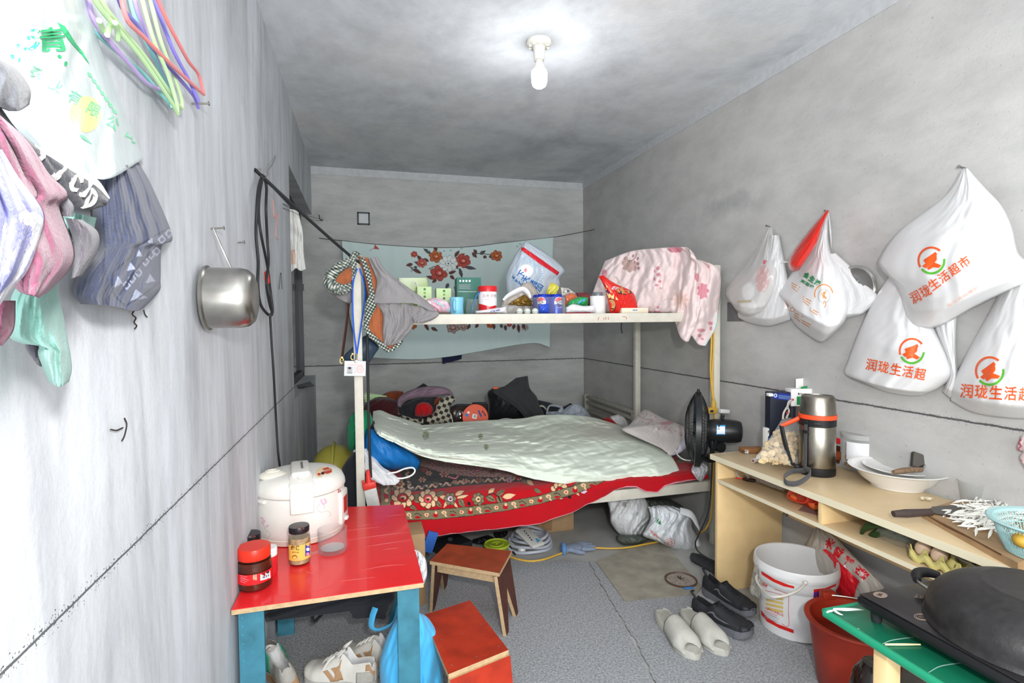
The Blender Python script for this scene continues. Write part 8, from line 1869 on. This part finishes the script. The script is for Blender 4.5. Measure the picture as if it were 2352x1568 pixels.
for L in ([(2026, 1479), (2050, 1470), (2100, 1463)], [(2132, 1545), (2160, 1530), (2208, 1522)], [(1968, 1443), (1974, 1445)]): patch(o, stroke(L, [1.5, 2.5, 1.5], 14), M_scr, bvh=bv)
for (x, y) in ((1.20, .98), (1.20, .50), (1.55, .98), (1.55, .50)):
    mb = MB(); mb.bb((x-.022, y-.018, 0), (x+.022, y+.018, GZ-.013), .003); obj('leg', mb, M_desk, t, world=True)
mb = MB(); mb.tube([at(1914, 1398, z=GZ+.006), at(1940, 1399, z=GZ+.010), at(1965, 1399, z=GZ+.008), at(1984, 1400, z=GZ+.003)], [.0025, .0042, .003, .001], 8, n=24, flat=.6); mb.tube([at(1914, 1400, z=GZ+.006), at(1926, 1408, z=GZ+.004), at(1936, 1412, z=GZ+.003)], [.003, .003, .001], 6, n=10); mb.tube([at(1912, 1402, z=GZ+.006), at(1902, 1404, z=GZ+.004), at(1898, 1408, z=GZ-.004)], .0025, 6, n=10)
obj('string_binding', mb, fab('string_white', '#c9d2cc'), t, world=True)
a_, b_ = at(2033, 1479.5, z=GZ+.0035), at(2114, 1479.5, z=GZ+.0035); mb = MB(); mb.tube([a_, a_.lerp(b_, .5), b_], [.0022, .0026, .0018], 8, n=8); tagged('chopstick_end', mb, mat('bamboo', '#e3cfa2', .6), 'short pale bamboo stick lying on the green table', 'stick')
# cooker
CZ = .60
t = thing('induction_cooker', 'black induction cooker on the green folding table', 'cooker', (1.37, .85, GZ))
q = [at(1969, 1366, z=CZ), at(2212, 1317, z=CZ)]
mb = MB(); mb.bb((1.192, .66, CZ-.028), (1.572, 1.062, CZ), .012); obj('cooker_body', mb, mat('cooker_black_shell', '#17181a', .4), t, world=True)
mb = MB(); mb.bb((1.198, .666, CZ), (1.566, 1.056, CZ+.002), .0008); o = obj('glass_top', mb, mat('cooker_black_glass', '#262425', .22, spec=.5, var=.3, vs=12), t, world=True)
for (x, y) in ((1.225, 1.03), (1.54, 1.03), (1.225, .70), (1.54, .70)):
    mb = MB(); mb.lathe([(0, GZ+.001), (.011, GZ+.001), (.012, GZ+.008), (.014, CZ-.029), (0, CZ-.029)], 20, Matrix.Translation((x, y, 0))); obj('foot', mb, M_black, t, world=True)
bv = world_bvh([o]); M_cp = mat('print_cooker_tan', '#8a776c', .5)
patch(o, circ(2022, 1366, 17, 7, 24, rot=.15), M_cp, bvh=bv); write(o, '关', [(2012, 1368), (2024, 1370), (2030, 1364), (2018, 1362)], mat('cooker_black_shell', '#17181a', .4), .02, off=.0018, bvh=bv)
patch(o, arc(2118, 1417, 19, 8, 2, 0, 2*PI, 28, .15), M_cp, bvh=bv); patch(o, arc(2118, 1417, 14, 6, 1.2, 0, 2*PI, 24, .15), M_cp, bvh=bv); write(o, '火力', [(2108, 1419), (2126, 1421), (2128, 1414), (2110, 1412)], M_cp, .0, bvh=bv)
write(o, '童锁', [(2098, 1372), (2120, 1376), (2124, 1368), (2104, 1364)], M_cp, .0, bvh=bv)
# wok turned over
kc = Vector((1.40, .80)); kr = .200; KZ = CZ+.0025
t = thing('wok', 'large black wok turned upside down on the induction cooker', 'wok', (kc.x, kc.y, KZ))
M_wok = mat('wok_black_iron', '#1b1a1b', .42, spec=.45, var=.5, vs=55, col2='#2c2b2b', bump=.15, bs=220)
kh = .118
prof = [(kr*.985, .002), (kr, .0), (kr*1.004, .003), (kr*.985, .010)]+[(kr*.98*math.sin(a)**.95, .010+(kh-.010)*math.cos(a)**.8) for a in np.linspace(PI/2-.02, .5, 22)]
zt = prof[-1][1]; rt2 = prof[-1][0]
prof += [(rt2*.98, zt+.0012), (rt2*.92, zt+.0008), (rt2*.5, zt+.003), (0, zt+.004)]
mb = MB(); mb.lathe(prof, 96); o = obj('wok_shell', mb, M_wok, t)
ang = math.atan2(at(2160, 1345, z=KZ+.02).y-kc.y, at(2160, 1345, z=KZ+.02).x-kc.x)
Mh = Matrix.Rotation(ang, 4, 'Z')
hp = [Mh @ Vector(p) for p in ((kr*.97, -.045, .020), (kr*1.12, -.042, .026), (kr*1.22, -.02, .030), (kr*1.24, .0, .031), (kr*1.22, .02, .030), (kr*1.12, .042, .026), (kr*.97, .045, .020))]
mb = MB(); mb.tube(hp, .0035, 8, n=40); obj('wire_ear', mb, M_steel, t)
mb = MB(); mb.tube([Mh @ Vector(p) for p in ((kr*1.14, -.040, .027), (kr*1.22, -.02, .031), (kr*1.24, 0, .032), (kr*1.22, .02, .031), (kr*1.14, .040, .027))], [.009, .012, .013, .012, .009], 12, n=30); obj('ear_grip', mb, M_tb, t)
Mh2 = Matrix.Rotation(ang+PI, 4, 'Z')
mb = MB(); mb.tube([Mh2 @ (Mh.inverted() @ p) for p in hp], .0035, 8, n=40); obj('wire_ear', mb, M_steel, t)
# dark pot under the table
q = at(2024, 1542, z=.30)
t = thing('dark_jar', 'glossy dark brown jar wrapped in film beside the table leg', 'jar', (1.262, 1.06, .0))
mb = MB(); mb.lathe([(0, .002), (.055, .002), (.062, .01), (.064, .30), (.05, .38), (.03, .41), (0, .41)], 36); obj('jar_body', mb, mat('jar_dark_brown', '#1d120e', .12, spec=.7, bump=.6, bs=20), t)

# ================================================================ bags on the right wall
WX = XR
M_bagw = mat('carrier_white_film', '#e9e9e9', .24, alpha=.88, bump=.45, bs=18, spec=.55)
M_bagc = mat('carrier_clear_film', '#e4e2df', .18, alpha=.5, bump=.6, bs=20, spec=.7)
M_o = mat('print_orange', '#ea5a20', .4); M_g2 = mat('print_lime_green', '#5cb338', .4)
def wallbag(name, label, L, R, T, B, D, m, sd, base=.012, f=(.004, 3, 3), nu=70, nv=80, pu=.5, prof=None, cat='bag', parent=None):
    def bl(U, V):
        w = np.interp(V, *prof) if prof else 1
        v = D*dome(U, V, pu)*w*np.clip((1-V)*12, 0, 1)**.6
        streak = np.sin(U*37+3*np.sin(U*9+sd))*.0016*np.clip(1-V*1.6, 0, 1)
        return v+(f[0]*wr(U, V, sd, f[1], f[2])+streak)*dome(U, V, .4)*np.clip((1-V)*10, 0, 1)
    mb = soft(L, R, T, B, 'x', WX-base, bl, nu, nv, back=0.)
    return obj(name if parent is None else name, mb, m, parent, world=parent is not None, merge=True, sharp=180)
PR = ([0, .12, .5, .85, 1], [.12, .3, .85, 1, .5])
def logo(o, bv, cx, cy, s, rot=0., half=False, knot=0):
    """the shop's round mark: orange sweep, green crescent, orange figure inside"""
    c_, s_ = math.cos(rot), math.sin(rot)
    f = lambda P: [[(cx+s*(x*c_-y*s_), cy+s*(x*s_+y*c_)) for x, y in q] for q in P]
    def pressed(P, m): patch(o, f(P), m, off=.002, cut=6, bvh=bv)
    sweep = lambda r0, r1, a0, a1, n=18: [[(r0*math.cos(a0+(a1-a0)*k/n), r0*math.sin(a0+(a1-a0)*k/n)), (r0*math.cos(a0+(a1-a0)*(k+1)/n), r0*math.sin(a0+(a1-a0)*(k+1)/n)), (r1*math.cos(a0+(a1-a0)*(k+1)/n), r1*math.sin(a0+(a1-a0)*(k+1)/n)), (r1*math.cos(a0+(a1-a0)*k/n), r1*math.sin(a0+(a1-a0)*k/n))] for k in range(n)]
    pressed(sweep(1.0, .86, PI*.92, PI*1.82), M_o); pressed(sweep(1.0, .84, .15, PI*.86), M_g2)
    pressed([[(-.55, -.18), (.45, -.52), (.52, -.30), (.20, -.16), (-.45, .10)], [(-.75, .20), (.45, -.28), (.40, .02), (-.55, .42)], [(.05, .02), (.40, -.12), (.34, .10), (.10, .22)], [(-.45, .40), (.10, .15), (.58, .52), (.38, .66), (.0, .50), (-.40, .60)]], M_o)
def row(o, bv, text, p0, p1, h, m, bold=.0, gaps=None):
    """a line of characters from p0 to p1 (baseline), height h"""
    n = len(text); d = (np.array(p1)-np.array(p0))/n; l = np.linalg.norm(d); e = d/l; up = np.array([e[1], -e[0]])*h
    for k, ch in enumerate(text):
        a = np.array(p0)+d*k+e*l*.06; b_ = a+e*l*.88
        write(o, ch, [a, b_, b_+up, a+up], m, bold, off=.0035, bvh=bv)
# 1 far left bag
t = thing('carrier_bag', 'leftmost wall bag, clear with white contents and a faint red print', 'bag', at(1770, 520, x=WX))
o2 = wallbag('white_bag', None, [(1768, 540), (1700, 700), (1695, 730)], [(1790, 540), (1818, 680), (1816, 735)], None, [(1720, 742), (1760, 750), (1790, 744)], .07, M_bagw, 4, .006, parent=t)
o = wallbag('bag_body', None, [(1764, 522), (1725, 592), (1684, 640), (1666, 668), (1676, 692), (1694, 706)], [(1774, 522), (1782, 566), (1790, 600), (1792, 640), (1780, 680), (1752, 722)], None, [(1700, 724), (1722, 734), (1742, 730)], .12, M_bagc, 7, parent=t, prof=PR)
bv = world_bvh([o]); patch(o, circ(1752, 640, 16, 32, 20, rot=.1), mat('print_faint_red', '#e3a6a2', .5, alpha=.45), bvh=bv); write(o, '鲜', [(1752, 606), (1762, 609), (1762, 598), (1753, 596)], mat('print_pink_red', '#d4566e', .5), .03, bvh=bv); patch(o, [[(1694, 690), (1726, 688), (1726, 694), (1692, 696)]], mat('contents_tan', '#bfae84', .7, alpha=.6), bvh=bv)
ri = random.Random(4); q = at(1724, 706, x=WX-.055); mb = MB(); mb.ell(q, (.045, .06, .042), 24, 14); mb.ell(at(1722, 670, x=WX-.05), (.04, .045, .05), 20, 12); obj('white_contents', mb, mat('tissue_white', '#efefee', .8, bump=.8, bs=40), t, world=True)
mb = MB(); mb.tube([at(1778, 610, x=WX-.06), at(1796, 602, x=WX-.05), at(1812, 602, x=WX-.04)], [.022, .012, .002], 10, flat=.4); obj('handle', mb, M_bagc, t, world=True)
nail('wall_nail', 1768, 520, 'nail holding the leftmost wall bag', .02, 'x', WX, (-1, 0, .15))
# 2 bag with the red pouch and green lettering
t = thing('carrier_bag', 'white wall bag with green lettering and a steel pot lid showing', 'bag', at(1900, 486, x=WX))
o2 = wallbag('rear_bag', None, [(1880, 590), (1900, 640), (1930, 735)], [(1920, 580), (1985, 640), (2017, 682), (1990, 716), (1970, 726)], None, [(1950, 730)], .05, M_bagw, 9, .006, parent=t)
o = wallbag('bag_body', None, [(1896, 490), (1862, 570), (1830, 610), (1800, 650), (1782, 670), (1800, 690), (1808, 720)], [(1902, 490), (1906, 570), (1930, 610), (1946, 660), (1950, 710), (1940, 740), (1910, 770)], None, [(1830, 750), (1862, 775), (1886, 786)], .14, M_bagw, 13, parent=t, prof=PR)
bv = world_bvh([o])
row(o, bv, '会生活', (1843, 634), (1880, 660), 15, M_pg, .05); row(o, bv, '到润珑', (1838, 647), (1868, 664), 8, M_pg, .03)
M_os = mat('print_soft_orange', '#e2904e', .5)
patch(o, arc(1892, 676, 22, 24, 2.6, PI*.9, PI*1.95, 22), M_os, bvh=bv); patch(o, arc(1893, 680, 14, 16, 1.0, 0, 2*PI, 24), mat('print_grey', '#a8a49e', .5), bvh=bv); patch(o, [[(1886, 672), (1898, 668), (1894, 678), (1900, 686), (1890, 684)]], M_os, bvh=bv)
for (x, y, n) in ((1818, 648, 3), (1844, 680, 3), (1860, 706, 2), (1824, 716, 3), (1842, 734, 2)):
    for k in range(n): patch(o, [[(x, y+5*k), (x+20-3*k, y+11+5*k), (x+20-3*k, y+13+5*k), (x, y+2+5*k)]], M_os, bvh=bv)
for k in range(6): patch(o, [[(1798+2.4*k, 686+1.2*k), (1799.4+2.4*k, 686.6+1.2*k), (1799.4+2.4*k, 700+1.4*k), (1798+2.4*k, 699.4+1.4*k)]], M_os, bvh=bv)
patch(o, stroke([(1814, 714), (1819, 705), (1826, 714), (1814, 714)], 1.4, 16), M_os, bvh=bv)
patch(o, stroke([(1890, 698), (1894, 690), (1897, 700), (1893, 706)], 1.6, 12), M_os, bvh=bv)
rp = wallbag('red_pouch', None, [(1898, 482), (1858, 530), (1828, 570), (1812, 598), (1812, 616)], [(1905, 483), (1890, 520), (1876, 560), (1850, 600), (1836, 620)], None, [(1822, 624)], .06, mat('pouch_red_film', '#dd2d22', .2, alpha=.92, bump=.4, bs=30, spec=.7), 3, .13, parent=t)
q = at(1962, 662, x=WX-.03)
mb = MB(); MLd = Matrix.Translation(q) @ Matrix.Rotation(-PI/2, 4, 'Y') @ Matrix.Rotation(.1, 4, 'X'); mb.lathe([(0, .02), (.05, .018), (.082, .006), (.088, .008), (.092, .004), (.094, 0), (.09, -.002)], 56, MLd); obj('pot_lid', mb, M_steel, t, world=True, solid=.0015)
mb = MB(); mb.tube([at(1903, 490, x=WX-.02), at(1906, 520, x=WX-.03), at(1910, 568, x=WX-.06)], [.004, .011, .002], 10, flat=.4); obj('handle', mb, M_bagw, t, world=True)
nail('wall_nail', 1903, 486, 'nail holding the bag with the red pouch', .02, 'x', WX, (-1, 0, .15))
# 3 the big upper bag
def big(name, label, L, R, T, B, D, sd, base, prof=PR):
    t = thing('carrier_bag', label, 'bag', at(L[0][0], L[0][1], x=WX)); o = wallbag('bag_body', None, L, R, T, B, D, M_bagw, sd, base, (.005, 3, 3), 80, 90, prof=prof, parent=t); return t, o, world_bvh([o])
t, o, bv = big('carrier_bag', 'wall bag with orange lettering hanging directly under the biggest bag', [(2068, 600), (2010, 680), (1972, 760), (1946, 830), (1940, 858), (1975, 874)], [(2120, 700), (2150, 760), (2180, 820), (2190, 860), (2160, 890), (2116, 908)], [(2096, 640)], [(2030, 898), (2080, 908)], .11, 21, .010, ([0, .2, .6, .9, 1], [.4, .6, 1, .9, .4]))
logo(o, bv, 2095, 806, 30, -.05); row(o, bv, '润珑生活超', (1986, 848), (2126, 874), 27, M_o, .01)
mb = MB(); mb.ell(at(2050, 785, x=WX-.03), (.025, .11, .10), 24, 14); obj('folded_contents', mb, fab('contents_lilac_grey', '#a5a2ae', var=.35, vs=14), t, world=True)
t, o, bv = big('carrier_bag', 'lowest rightmost wall bag, heavy and rounded with orange shop lettering', [(2300, 660), (2270, 720), (2220, 810), (2186, 880), (2182, 920)], [(2420, 640), (2430, 760), (2430, 880), (2430, 950)], [(2340, 640)], [(2230, 946), (2290, 958), (2360, 962)], .13, 33, .010, ([0, .2, .6, .9, 1], [.4, .6, 1, 1, .6]))
logo(o, bv, 2274, 852, 34, -.3); row(o, bv, '润珑生活超市', (2204, 912), (2404, 924), 32, M_o, .012)
t, o, bv = big('carrier_bag', 'biggest wall bag hanging highest with orange shop lettering rising to the right', [(2213, 386), (2170, 450), (2068, 528), (2022, 590), (2024, 618), (2062, 660), (2082, 736)], [(2222, 386), (2262, 430), (2300, 470), (2325, 520), (2340, 580), (2370, 610), (2356, 650)], None, [(2110, 752), (2160, 748), (2240, 704), (2310, 670)], .16, 27, .075, ([0, .15, .5, .85, 1], [.15, .35, .95, 1, .6]))
logo(o, bv, 2140, 598, 32, -.28); row(o, bv, '润珑', (2098, 700), (2145, 674), 28, M_o, .01); row(o, bv, '生活超市', (2142, 670), (2234, 604), 25, M_o, .01)
row(o, bv, '欢迎光临惠顾', (2178, 706), (2250, 660), 7, mat('print_faint_orange', '#efb9a4', .5), .0)
nail('wall_nail', 2217, 386, 'nail holding the biggest wall bag', .03, 'x', WX, (-1, 0, .1), .003, .006)
t = thing('carrier_bag', 'plain white bag tail hanging between the two lowest wall bags', 'bag', at(2180, 760, x=WX)); wallbag('bag_body', None, [(2130, 720), (2160, 790), (2180, 850), (2164, 900)], [(2200, 700), (2196, 780), (2200, 860), (2190, 912)], None, [(2180, 914)], .05, M_bagw, 5, .006, parent=t)
# grey patch on the wall and small wall marks
q0, q1 = at(1671, 694, x=WX), at(1712, 738, x=WX); mb = MB(); mb.bb((WX-.0015, q1.y, q1.z), (WX, q0.y, q0.z)); tagged('wall_patch', mb, mat('patch_grey', '#6f6f70', .7, var=.25, vs=30), 'square grey patch stuck on the wall behind the leftmost bag', 'patch')
